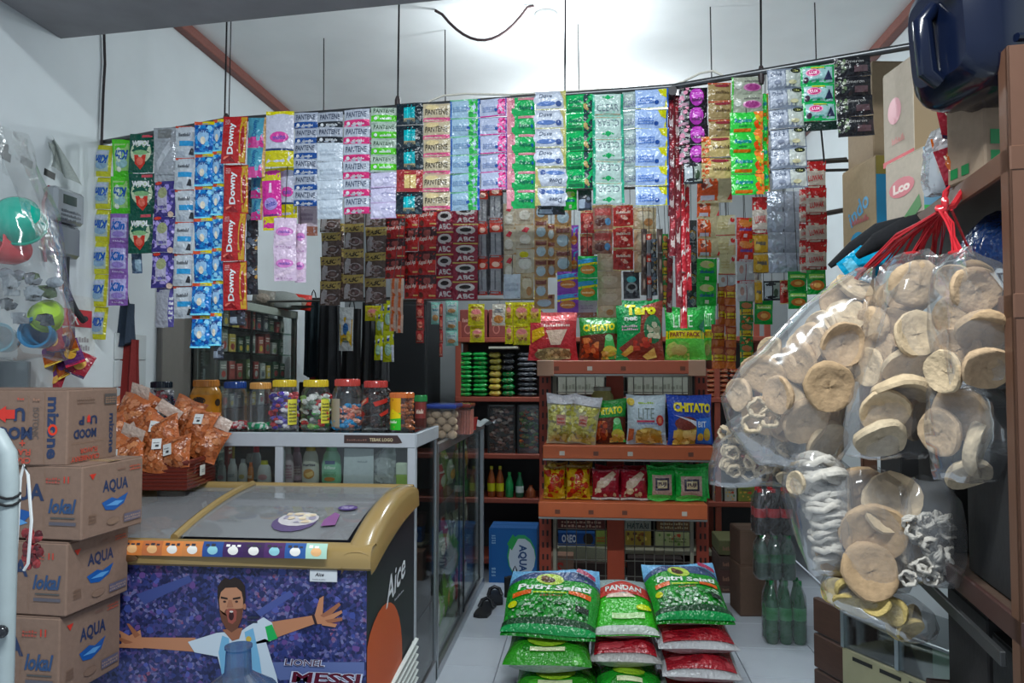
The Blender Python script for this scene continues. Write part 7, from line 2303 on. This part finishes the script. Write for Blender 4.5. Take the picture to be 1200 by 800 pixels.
# far to near on the top boards
o, hA = top_carton(1028, 182, .02, 'white carton with blue end on the right rack top, further one', .16, .26, .2, '#a8906e',
                   front=[('r', 0, 0, 1, 1, '#2a80a8'), ('r', 0, .8, 1, 1, '#8a7a3a')], left=[('t', 'indo', .5, .5, .2, '#5a9ac0', {'rot': 25}), ('e', .45, .15, .2, .1, '#3a90b8'), ('q', .3, .34, .8, .44, 1, '#b86a6a')])
top_carton(1024, 72, .03, 'tall brown carton standing on the further white carton', .2, .2, .3, '#8f7a60', front=[('t', 'SI', .5, .9, .06, '#5a3a30'), ('e', .6, .3, .12, .06, '#4a3a30'), ('q', .3, .1, .9, .2, 2, '#5a4434')], z=TOPZ + hA + .005)
o, hB = top_carton(1083, 172, .01, 'white carton with pink oval mark on the right rack top', .15, .2, .2, '#b4a898',
                   front=[('r', 0, 0, 1, 1, '#6f98b0'), ('e', .7, .5, .3, .3, '#b84a4c'), ('r', 0, 0, .5, .1, '#4aa85a')], left=[('e', .45, .52, .34, .16, '#b86a70'), ('t', 'Lco', .45, .52, .16, '#d8c8c0', {'bold': .05, 'w': .45}), ('p', [(.5, .02), (.9, .3), (.95, .1), (.8, .0)], '#4a7a4a')])
top_carton(1072, 64, .01, 'tall white sided carton leaning on the pink oval carton', .22, .17, .3, '#b0a494', left=[('e', .4, .55, .22, .14, '#c08a90'), ('q', .3, .2, .7, .3, 1, '#b87a74'), ('r', 0, .0, 1, .06, '#b03038')], front=[('r', 0, 0, 1, 1, '#8a7860'), ('r', .3, .12, .6, .24, '#6a5a48')], z=TOPZ + hB + .005)
# grey clear bag and colourful snack pile, then the carton with green squares
gsq = [('r', .06 + .22 * i, .28 - .2 * j, .2 + .22 * i, .42 - .2 * j, '#1f7a44') for i in range(4) for j in range(2)]
o, hC = top_carton(1155, 80, .03, 'brown carton with green squares under the jerrycan', .2, .14, .2, '#9a8570', front=gsq, left=[('r', .1, .06, .3, .16, '#1f7a44'), ('r', .4, .06, .6, .16, '#1f7a44')])
for i in range(9):
    me = packm[i % 3]
    p_ = rk(.06 + random.uniform(-.04, .1), .36 + random.uniform(-.05, .14), TOPZ + .01 + (i // 3) * .055)
    o = link('snack_pack', me, None, p_, (random.uniform(-.4, .2), random.uniform(-.5, .5), random.uniform(-.4, .6)))
    tag(o, 'small colourful snack pack heaped beside the green squared carton', 'snack pack', 'snack packs on the right rack top')
q = rk(.02, .55, TOPZ)
px_bag('clear_sack', 'grey clear plastic sack on the right rack top', [(1128, 140, 6), (1118, 155, 22), (1112, 180, 26), (1108, 210, 22), (1106, 228, 18)], q.y - .05, .05, film_mat('grey_film', (.75, .75, .76), .08, .45, 20, .2, 1.0), 12, .006)

# blue jerrycan lying on the green squared carton
p = P(1145, 60, 1.62)
t = thing('jerrycan', 'dark navy plastic jerrycan lying on top of the right rack', 'jerrycan', (p.x + .185, 1.74, P(1145, 96, 1.62).z), (0, math.radians(-4), math.radians(12)))
JM = mat('#0a1226', 'gloss')
L2, W2, H2 = .46, .27, .29
m = MB()


def jfn(u, v):
    a = 2 * PI * u
    e = .42
    c_, s_ = math.cos(a), math.sin(a)
    Y_ = (abs(c_) ** e) * (1 if c_ > 0 else -1)
    Z_ = (abs(s_) ** e) * (1 if s_ > 0 else -1)
    end = 1 - abs(2 * v - 1) ** 9 * .35
    rib = 1 - .03 * (1 if abs((v * 6) % 1 - .5) < .12 and .1 < v < .9 else 0)
    return ((v - .5) * L2, Y_ * W2 / 2 * end * rib, H2 / 2 + Z_ * H2 / 2 * end * rib)


m.grid(jfn, 32, 26, JM, True)
m.add([jfn(i / 32, 0) for i in range(32)] + [jfn(i / 32, 1) for i in range(32)], [tuple(range(32)), tuple(range(32, 64))[::-1]], JM)
m.build('can_body', t, smooth=60)
MB().tube([(-L2 / 2 + .0, 0, H2 * .16), (-L2 / 2 - .025, 0, H2 * .22), (-L2 / 2 - .028, 0, H2 * .6), (-L2 / 2 + .0, 0, H2 * .7)], [.018, .02, .02, .018], JM, 10).build('can_handle', t)
MB().lathe([(.03, 0), (.03, .03), (.026, .034)], mat('#10182c', 'gloss'), 16).build('can_cap', t, (-L2 / 2 + .01, -.07, H2 * .8), (0, -PI / 2, 0))
for zz in (.28, .72):
    MB().tube([(x, -W2 / 2 - .001, H2 * zz) for x in (-.16, -.05, .05, .16)], .008, JM, 8).build('can_ridge', t)

# black bag, umbrella and dark parcels on the rack's upper bay
def lump(name, label, c, r, col, cat='bag', kind='foil'):
    m = MB()
    m.blob((0, 0, 0), r, mat(col, kind), 18, 12, jit=.12)
    return tag(m.build(name, None, c, (0, 0, random.uniform(-.3, .3)), 60), label, cat)


lump('dark_blue_bag', 'shiny dark blue plastic bag on the upper rack bay', rk(.12, .36, RZ[1] + .11), (.11, .15, .105), '#12264a')
lump('black_bag', 'black plastic bag deep in the upper rack bay', rk(.22, .78, RZ[1] + .11), (.11, .15, .10), '#0d0e12')
o = MB()
pts = [P(972, 312, 2.35), P(1000, 290, 2.32), P(1030, 272, 2.28), P(1062, 262, 2.25)]
tag(MB().tube(pts, [.008, .02, .028, .022], mat('#15171b', 'cloth'), 10).build('folded_umbrella'), 'black folded umbrella lying on the cracker bags', 'umbrella')
pts = [P(1005, 300, 2.25), P(1030, 282, 2.2), P(1060, 268, 2.16), P(1078, 258, 2.14)]
tag(MB().tube(pts, [.010, .026, .03, .02], mat('#121317', 'cloth'), 10).build('black_pouch'), 'black zipped pouch beside the red raffia strings', 'pouch')
q0 = P(990, 312, 2.3)
me = pillow_mesh('p', .1, .14, .02, '#2f93b8', [('r', .1, .1, .9, .3, '#6fb8d0')], seed=5)
tag(link('blue_packet', me, None, P(992, 325, 2.3), (.2, .9, .2)), 'light blue packet under the folded umbrella', 'packet')
# dark goods on the lower boards
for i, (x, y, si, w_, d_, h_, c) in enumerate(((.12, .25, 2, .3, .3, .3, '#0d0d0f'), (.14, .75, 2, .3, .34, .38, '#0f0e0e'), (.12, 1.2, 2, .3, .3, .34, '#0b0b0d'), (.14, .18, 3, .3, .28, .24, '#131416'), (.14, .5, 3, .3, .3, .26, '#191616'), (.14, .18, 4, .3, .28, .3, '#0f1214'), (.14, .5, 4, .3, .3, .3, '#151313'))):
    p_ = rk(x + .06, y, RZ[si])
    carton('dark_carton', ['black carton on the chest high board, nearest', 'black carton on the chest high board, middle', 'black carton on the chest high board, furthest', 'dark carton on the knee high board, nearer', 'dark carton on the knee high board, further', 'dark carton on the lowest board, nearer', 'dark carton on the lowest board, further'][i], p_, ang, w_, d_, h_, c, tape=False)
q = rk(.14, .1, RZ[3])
# white wooden edged tray at knee height
o = MB().box(0, .012, .1, 1.2, 0, .03, mat('#2e2f30', 'paint'), .002).build('metal_strip', None, rk(-.005, .0, RZ[2] - .12), (0, 0, ang), 0)
tag(o, 'grey metal strip below the chest high board', 'strip')

# small glass showcase standing on the floor under the cracker bags
a0 = P(985, 715, 2.75)
t = thing('small_showcase', 'small cream based glass showcase on the floor at the right', 'showcase', (a0.x, 2.75, 0), (0, 0, math.radians(-62)))
CRM = mat('#b0aa84', 'paint')
SW, SD = .52, .26
zt_, zm = a0.z, P(985, 757, 2.75).z
MB().box(0, SW, 0, SD, .02, zm, CRM, .006).build('showcase_base', t, smooth=0)
for x in (0, SW * .42, SW - .015):
    MB().box(x, x + .014, -.002, .012, zm, zt_, mat('#a8b4b8', 'metal')).build('showcase_post', t, smooth=0)
MB().box(0, SW, 0, SD, zt_ - .012, zt_, mat('#8a9294', 'metal'), .003).build('showcase_top', t, smooth=0)
MB().box(.012, SW * .42, .004, .008, zm, zt_ - .012, glass_mat()).build('showcase_pane', t, smooth=0)
MB().box(SW * .42 + .012, SW - .015, .004, .008, zm, zt_ - .012, glass_mat()).build('showcase_pane', t, smooth=0)
MB().box(0.02, SW - .02, SD - .02, SD - .01, zm, zt_ - .02, mat('#3a4a46', 'paint')).build('showcase_back', t, smooth=0)
MB().box(SW * .6, SW * .95, .05, .055, zm, zt_ - .03, mat('#8aa08c', 'paint')).build('inner_panel', t, smooth=0)
for i in range(7):
    MB().box(.05 + i * .11, .13 + i * .11, -.002, .001, zm - .03, zm - .018, mat('#1c1d1c', 'paint')).build('vent_slot', t, smooth=0)
# dark wooden crate boards behind it
p_ = P(958, 790, 3.4)
for i in range(3):
    x0 = P(953, 740, 3.55).x
    o = MB().box(0, .24, 0, .03, i * .155, i * .155 + .145, mat('#4a342a', 'wood'), .004).build('crate_board', None, (x0, 3.55, 0), (0, 0, -1.2), 0)
    tag(o, 'dark wooden board, %s of the crate side by the showcase' % ['lowest', 'middle', 'topmost'][i], 'board')

# ------------------------------------------------------------------ bags of crackers hung by red raffia
CRK = [mat(c, 'cracker') for c in ('#b59a7a', '#a68a68', '#c0a988', '#ae9272')]
PALE = mat('#b8a68a', 'cracker')
WHITEC = mat('#b6b0a6', 'cracker')
YELC = mat('#b09a5c', 'cracker')


def cracker_mesh(seed, mt, thick=.016, cup=.02):
    rng = random.Random(seed)
    ph = [rng.uniform(0, 6) for _ in range(5)]
    m = MB()
    n, rr = 20, [0.0, .3, .6, .82, .95, 1.0]

    def edge(a):
        return 1 + .05 * math.sin(2 * a + ph[0]) + .02 * math.sin(5 * a + ph[1]) + .012 * math.sin(9 * a + ph[2])

    def sag(R, a):
        return cup * (R ** 2) * (1 + .35 * math.sin(2 * a + ph[3])) + .0018 * math.sin(7 * R + 3 * a + ph[4])
    vs, fs = [], []
    for s_ in (1, -1):
        for R in rr:
            for k in range(n):
                a = 2 * PI * k / n
                r_ = .055 * R * edge(a)
                t_ = thick / 2 * (1 - R ** 6) ** .5 if R < 1 else 0
                t_ += .004 * (1 if .6 < R < .99 else 0)
                vs.append((r_ * math.cos(a), s_ * t_ - sag(R, a), r_ * math.sin(a)))
    L_ = len(rr)
    for s_ in (0, 1):
        b = s_ * L_ * n
        for i in range(L_ - 1):
            for k in range(n):
                f = (b + i * n + k, b + i * n + (k + 1) % n, b + (i + 1) * n + (k + 1) % n, b + (i + 1) * n + k)
                fs.append(f if s_ else f[::-1])
    m.add(vs, fs, mt)
    return m.mesh('cracker', 55)


CM = [cracker_mesh(i, CRK[i % 4], random.uniform(.014, .02), random.choice([-.010, .008, .013])) for i in range(8)]
CP = [cracker_mesh(20 + i, PALE, .02, .012) for i in range(3)]
CW = [cracker_mesh(30 + i, WHITEC, .022, .01) for i in range(3)]


def ring_mesh(seed, mt):
    rng = random.Random(seed)
    m = MB()
    pts = []
    for i in range(44):
        a = i / 43 * 2 * PI * 3
        r_ = .034 * (1 - .18 * (i / 43)) + .004 * math.sin(5 * a)
        pts.append((r_ * math.cos(a), .010 * math.sin(2.2 * a) + .012 * (i / 43), r_ * math.sin(a)))
    m.tube(pts, .0065, mt, 6)
    return m.mesh('ring_cracker', 60)


RINGM = [ring_mesh(i, PALE) for i in range(3)] + [ring_mesh(9, WHITEC)]


def cr(px, py, Y, r_px, kind, bag, rx=0, ry=0, rz=0, sx=1):
    me = {'c': CM, 'p': CP, 'w': CW, 'r': RINGM[:3], 'v': RINGM[3:]}[kind]
    me = random.choice(me)
    sc = r_px * PW(Y) / .055 if kind in 'cpw' else r_px * PW(Y) / .04
    o = link({'r': 'ring_cracker', 'v': 'ring_cracker'}.get(kind, 'cracker'), me, None, P(px, py, Y), (rx, ry, rz))
    o.scale = (sc * sx, sc, sc)
    nm = {'c': 'tan round cracker', 'p': 'pale cracker', 'w': 'whitish cracker', 'r': 'curled ring cracker', 'v': 'white curled ring cracker'}[kind]
    return tag(o, '%s in the %s' % (nm, bag), 'cracker', '%ss in the %s' % (nm, bag))


CF = film_mat('cracker_bag_film', (.97, .97, .97), .03, .085, 10, .12, .6, .40)
CB = 'crackers bag'
YA = 2.0
# left bag: tan round crackers
nb = 'big left cracker bag'
px_bag('cracker_bag', 'big left clear bag of tan round crackers', [(1010, 316, 6), (1000, 335, 28), (985, 360, 45), (970, 395, 62), (950, 430, 80), (935, 465, 86), (930, 500, 72), (935, 535, 50), (940, 545, 44)], YA, .10, CF, 21, .008, '#a8282c')
R_ = random.uniform
for (px, py, r, rx, ry, rz, dy) in ((998, 340, 22, -.9, .2, .3, 0), (1018, 366, 20, .2, .4, .9, -.03), (990, 372, 22, -.2, .5, -.7, 0), (966, 385, 22, .3, .5, -.7, .02), (985, 402, 28, .25, .2, .2, -.08), (952, 402, 24, .1, .6, -1.0, -.02),
                                    (938, 425, 24, .1, .7, -.9, .0), (922, 428, 22, .1, .7, -1.1, .03), (970, 452, 29, .2, .1, .1, -.09), (915, 462, 24, .1, .3, -1.0, -.06), (895, 438, 24, .2, .5, -.5, .02), (942, 492, 28, .4, .1, .2, -.04),
                                    (1000, 425, 24, .1, .2, 1.0, .03), (985, 485, 22, .1, .2, 1.1, .02), (965, 515, 26, .5, .1, .4, .0), (868, 462, 20, .1, .9, -1.0, -.01), (905, 410, 18, .1, .9, -.9, .05), (930, 460, 24, .1, .9, -.4, .05), (960, 425, 24, .1, .5, .4, .05)):
    cr(px, py, YA + dy, r, 'c', nb, rx, ry, rz, R_(.85, 1.1))
for px, py in ((888, 478), (902, 490), (882, 496)):
    cr(px, py, YA - .04, 13, 'r', nb, R_(-.5, .5), 0, R_(-.6, .6))
# lower left bag: ring crackers
nb = 'lower left ring cracker bag'
px_bag('cracker_bag', 'lower left clear bag of curled ring crackers', [(905, 478, 20), (896, 495, 38), (885, 520, 48), (881, 545, 49), (880, 568, 47)], YA + .1, .09, CF, 22, .007)
for i in range(48):
    cr(848 + R_(0, 72), 505 + R_(0, 52), YA + .1 + R_(-.06, .05), 9, 'r' if i % 6 else 'p', nb, R_(-.8, .8), R_(-1, 1), R_(-.8, .8))
# centre bag
nb = 'centre cracker bag'
YBg = 1.9
px_bag('cracker_bag', 'centre clear bag of large tan crackers', [(1070, 297, 8), (1072, 312, 30), (1072, 345, 40), (1066, 385, 45), (1058, 430, 52), (1050, 475, 56), (1040, 510, 50), (1035, 535, 42)], YBg, .09, CF, 23, .008, '#a8282c')
for (px, py, r, rx, ry, rz, dy, k) in ((1076, 333, 29, .25, .1, 0, -.05, 'c'), (1060, 345, 26, .2, .4, -.8, .03, 'c'), (1072, 392, 27, -.15, .1, .1, -.06, 'c'), (1052, 382, 24, .1, .3, -.9, .02, 'c'), (1062, 425, 28, .9, .2, .2, -.03, 'c'), (1055, 452, 34, 1.25, .1, 0, -.05, 'c'),
                                       (1038, 478, 28, .5, .1, -.2, -.05, 'c'), (1030, 508, 30, .8, .0, 0, -.05, 'p'), (1085, 455, 22, .1, .3, 1.0, .02, 'c'), (1070, 490, 26, .2, .3, .9, .0, 'c'), (1022, 430, 22, .1, .3, -1.0, .02, 'c'), (1020, 380, 22, .2, .3, -1.1, .03, 'c'), (1028, 405, 24, .2, .3, -.8, .04, 'c')):
    cr(px, py, YBg + dy, r, k, nb, rx, ry, rz, R_(.9, 1.1))
# right bag
nb = 'right cracker bag'
YCg = 1.68
px_bag('cracker_bag', 'right clear bag of large crackers beside the brown post', [(1122, 296, 8), (1128, 312, 28), (1135, 345, 38), (1143, 385, 44), (1150, 420, 46), (1152, 452, 36)], YCg, .09, CF, 24, .008, '#a8282c')
for (px, py, r, rx, ry, rz, dy) in ((1140, 340, 28, .2, .2, .2, -.05), (1120, 330, 22, .2, .2, -.8, .02), (1152, 384, 31, 1.0, .2, .1, -.04), (1155, 430, 27, .5, .1, .1, -.05), (1118, 372, 24, .1, .2, -.9, .03), (1125, 410, 26, .1, .3, -1.0, .02), (1110, 435, 24, .1, .2, -1.1, .0), (1160, 405, 24, .4, .2, .5, .03)):
    cr(px, py, YCg + dy, r, 'c', nb, rx, ry, rz, R_(.9, 1.1))
# lower right bag with curved crackers
nb = 'shaded lower right cracker bag'
px_bag('cracker_bag', 'shaded lower right clear bag of curved crackers', [(1120, 440, 25), (1130, 465, 40), (1136, 500, 44), (1138, 535, 40), (1136, 562, 32)], YCg + .06, .08, CF, 25, .007)
for (px, py, r, rx, ry, rz, k) in ((1125, 490, 32, .2, .2, -.9, 'c'), (1140, 520, 34, .2, -.3, .9, 'p'), (1112, 500, 28, .2, .2, -1.1, 'c'), (1150, 500, 26, .2, .2, 1.0, 'c'), (1135, 545, 24, .8, .2, .2, 'p')):
    cr(px, py, YCg + .06, r, k, nb, rx, ry, rz)
# lower bags
nb = 'white coil cracker bag'
px_bag('cracker_bag', 'clear bag of stacked whitish crackers hanging below the big left bag', [(955, 530, 20), (958, 548, 36), (960, 580, 38), (965, 615, 36), (972, 645, 34), (975, 672, 26)], 1.98, .07, CF, 26, .006)
for i in range(14):
    f = i / 13
    cr(962 + 14 * f + R_(-4, 4), 552 + 106 * f, 1.97 + R_(-.02, .02), 26 - 5 * f, 'w' if i % 2 else 'v', nb, 1.0 + R_(-.3, .3), R_(-.2, .2), R_(-.2, .2))
cr(935, 565, 1.95, 14, 'p', nb, .1, .2, -1)
nb = 'large disc cracker bag'
px_bag('cracker_bag', 'clear bag of large grey brown disc crackers in the lower middle', [(1010, 548, 22), (1018, 565, 42), (1020, 600, 44), (1022, 640, 44), (1030, 675, 40), (1032, 692, 28)], 1.95, .07, CF, 27, .006)
for (px, py, r) in ((1012, 580, 34), (1032, 590, 34), (1008, 645, 40), (1036, 655, 36), (1022, 620, 36), (1015, 665, 32)):
    cr(px, py, 1.95 + R_(-.03, .03), r, 'c', nb, R_(-.2, .3), R_(-.2, .2), R_(-.3, .3))
nb = 'white net cracker bag'
px_bag('cracker_bag', 'clear bag of white net like crackers at the lower right', [(1085, 560, 18), (1088, 585, 32), (1088, 620, 36), (1092, 655, 34), (1096, 684, 26)], 1.92, .07, CF, 28, .006)
for i in range(34):
    cr(1064 + R_(0, 52), 598 + R_(0, 80), 1.91 + R_(-.05, .04), 10, 'v', nb, R_(-.9, .9), R_(-1, 1), R_(-.9, .9))
nb = 'yellow cracker bag'
px_bag('cracker_bag', 'slanting clear bag of yellow crackers, lowest of all', [(985, 672, 14), (1000, 686, 34), (1022, 702, 50), (1042, 718, 50), (1062, 736, 34), (1070, 748, 20)], 1.97, .07, CF, 29, .006)
YM_ = [cracker_mesh(40 + i, YELC, .022, .012) for i in range(3)]
for i in range(16):
    f = i / 15
    o = link('cracker', random.choice(YM_), None, P(985 + 82 * f + R_(-6, 6), 688 + 44 * f + R_(-8, 8), 1.97 + R_(-.04, .03)), (R_(-.9, .9), R_(-1, 1), R_(-.9, .9)))
    s_ = 16 * PW(1.97) / .055
    o.scale = (s_, s_, s_)
    tag(o, 'yellow puffed cracker in the lowest slanting bag', 'cracker', 'yellow crackers in the lowest bag')
# more tan crackers behind the front ones, so that the bags look full
for k_ in range(16):
    f = random.random()
    cr(1005 - 100 * f + R_(-18, 18), 352 + 150 * f + R_(-12, 12), YA + .05 + R_(-.01, .04), R_(20, 26), 'c', 'big left cracker bag', R_(-.4, .4), R_(0, .6), R_(-1, .4))
for k_ in range(8):
    cr(1062 + R_(-22, 18), 330 + 22 * k_, YBg + .05, R_(20, 26), 'c', 'centre cracker bag', R_(-.4, .6), R_(0, .4), R_(-.8, .8))
for k_ in range(5):
    cr(1135 + R_(-16, 14), 330 + 24 * k_, YCg + .05, R_(20, 25), 'c', 'right cracker bag', R_(-.4, .6), R_(0, .4), R_(-.8, .8))

# settle the crackers: push overlapping ones apart, mostly in depth
groups = {}
for o in COL.objects:
    if o.name.startswith(('cracker', 'ring_cracker')) and o.type == 'MESH' and o.get('group'):
        groups.setdefault(o['label'].split(' in the ')[-1], []).append(o)
for nm_, os_ in groups.items():
    if 'coil' in nm_: continue
    home = [o.location.copy() for o in os_]
    for it in range(40):
        for i in range(len(os_)):
            for j in range(i + 1, len(os_)):
                a_, b_ = os_[i], os_[j]
                d_ = b_.location - a_.location
                rr = .055 * .52 * (a_.scale.y + b_.scale.y) * (1 if 'ring' not in a_.name else .72)
                L_ = d_.length
                if L_ < rr:
                    p_ = Vector((d_.x * .5, d_.y + (.002 if d_.y >= 0 else -.002), d_.z * .5)).normalized() * (rr - L_) * .3
                    a_.location -= p_
                    b_.location += p_
        for o, h_ in zip(os_, home):      # stay inside the bag
            dl = o.location - h_
            for ax, lim in ((0, .022), (1, .07), (2, .022)):
                dl[ax] = max(-lim, min(lim, dl[ax]))
            o.location = h_ + dl
# red raffia knot and strands
kn = P(1104, 246, 1.80)
t = thing('raffia_tie', 'bundle of red raffia strings knotted on the brown rack', 'string', kn)
RM = mat('#b0262e', 'gloss')
m = MB()
m.blob((0, 0, 0), (.014, .011, .012), RM, 10, 7, jit=.3)
m.blob((.004, -.006, .012), (.008, .007, .016), RM, 8, 6, jit=.3)
m.build('raffia_knot', t)
MB().tube([(0, 0, .0), (.010, -.006, .04), (.012, -.012, .05), (.004, -.004, .04), (0, 0, 0)], .004, RM, 6).build('raffia_bow', t)
tie = [(1012, 318, YA), (1008, 322, YA), (1015, 316, YA), (1002, 326, YA), (1070, 298, YBg), (1066, 300, YBg), (1075, 298, YBg), (1080, 298, YBg), (1120, 298, YCg), (1124, 298, YCg), (1116, 298, YCg), (1128, 300, YCg), (1094, 310, 1.93), (1100, 305, 1.93), (1088, 308, 1.95), (1050, 315, 1.97), (1040, 312, 1.98), (1030, 318, 2.0)]
YCt = YCg
for i, (px, py, Y) in enumerate(tie + [(x_ + R_(-7, 7), y_ + R_(-4, 6), Y_) for x_, y_, Y_ in tie]):
    e = P(px, py, Y) - kn
    mid_ = e * .5 + Vector((R_(-.01, .01), R_(-.01, .01), .012 + R_(0, .01)))
    MB().tube([(R_(-.008, .008), 0, 0), mid_, e], .0018 if i % 3 else .0032, RM, 5).build('raffia_strand', t)
MB().tube([(.02, 0, 0), P(1132, 285, 1.86) - kn, P(1146, 308, 1.86) - kn], .003, RM, 5).build('raffia_strand', t)
# the knot goes round the rack's top beam
MB().tube([(0, 0, 0), (.03, .02, .01), rk(.006, .3, RZ[0] - .02) - kn], .008, RM, 6).build('raffia_loop', t)

# grey metal brackets on the right wall
for py0, x0, x1 in ((187, 940, 992), (246, 968, 990)):
    Y = 3.6
    a, b = P(x0, py0 + 4, Y), P(x1, py0, Y)
    tag(MB().tube([a, b], .012, mat('#6a625c', 'metal'), 8).build('wall_rod'), 'thin metal rod by the white wall, %s one' % ('upper' if py0 < 200 else 'lower'), 'rod')
a = P(962, 150, 3.4)
tag(MB().tube([P(960, 73, bar_y(960)), P(962, 150, bar_y(960)), P(966, 190, bar_y(960) + .02)], .003, mat('#3a3a3c', 'metal'), 6).build('hanger_wire'), 'short wire hook below the green framed strip', 'wire')

# ------------------------------------------------------------------ tell look-alikes apart by their order
ONES = ['', 'first', 'second', 'third', 'fourth', 'fifth', 'sixth', 'seventh', 'eighth', 'ninth', 'tenth', 'eleventh', 'twelfth', 'thirteenth', 'fourteenth', 'fifteenth', 'sixteenth', 'seventeenth', 'eighteenth', 'nineteenth', 'twentieth']
TENS = {2: 'twenty', 3: 'thirty', 4: 'forty', 5: 'fifty', 6: 'sixty'}


def ordinal(n):
    return ONES[n] if n <= 20 else (TENS[n // 10] + ('-' + ONES[n % 10] if n % 10 else 'th')).replace('tyth', 'tieth')


bpy.context.view_layer.update()
same = {}
for o in COL.objects:
    if o.parent is None and o.get('group') and o.get('label'):
        same.setdefault(o['label'], []).append(o)
for lab, os_ in same.items():
    if len(os_) < 2 or len(os_) > 60: continue
    pr = []
    for o in os_:
        c = RC.transposed() @ (o.matrix_world.translation - CL)
        pr.append((c.x / -c.z, c.y / -c.z, o))
    sx = max(p[0] for p in pr) - min(p[0] for p in pr)
    sy = max(p[1] for p in pr) - min(p[1] for p in pr)
    if sx >= sy:
        pr.sort(key=lambda p: p[0])
        w_ = 'from the left'
    else:
        pr.sort(key=lambda p: -p[1])
        w_ = 'from the top'
    for i, (_, _, o) in enumerate(pr):
        nl = '%s, %s %s' % (lab, ordinal(i + 1), w_)
        if len(nl.split()) <= 16: o['label'] = nl
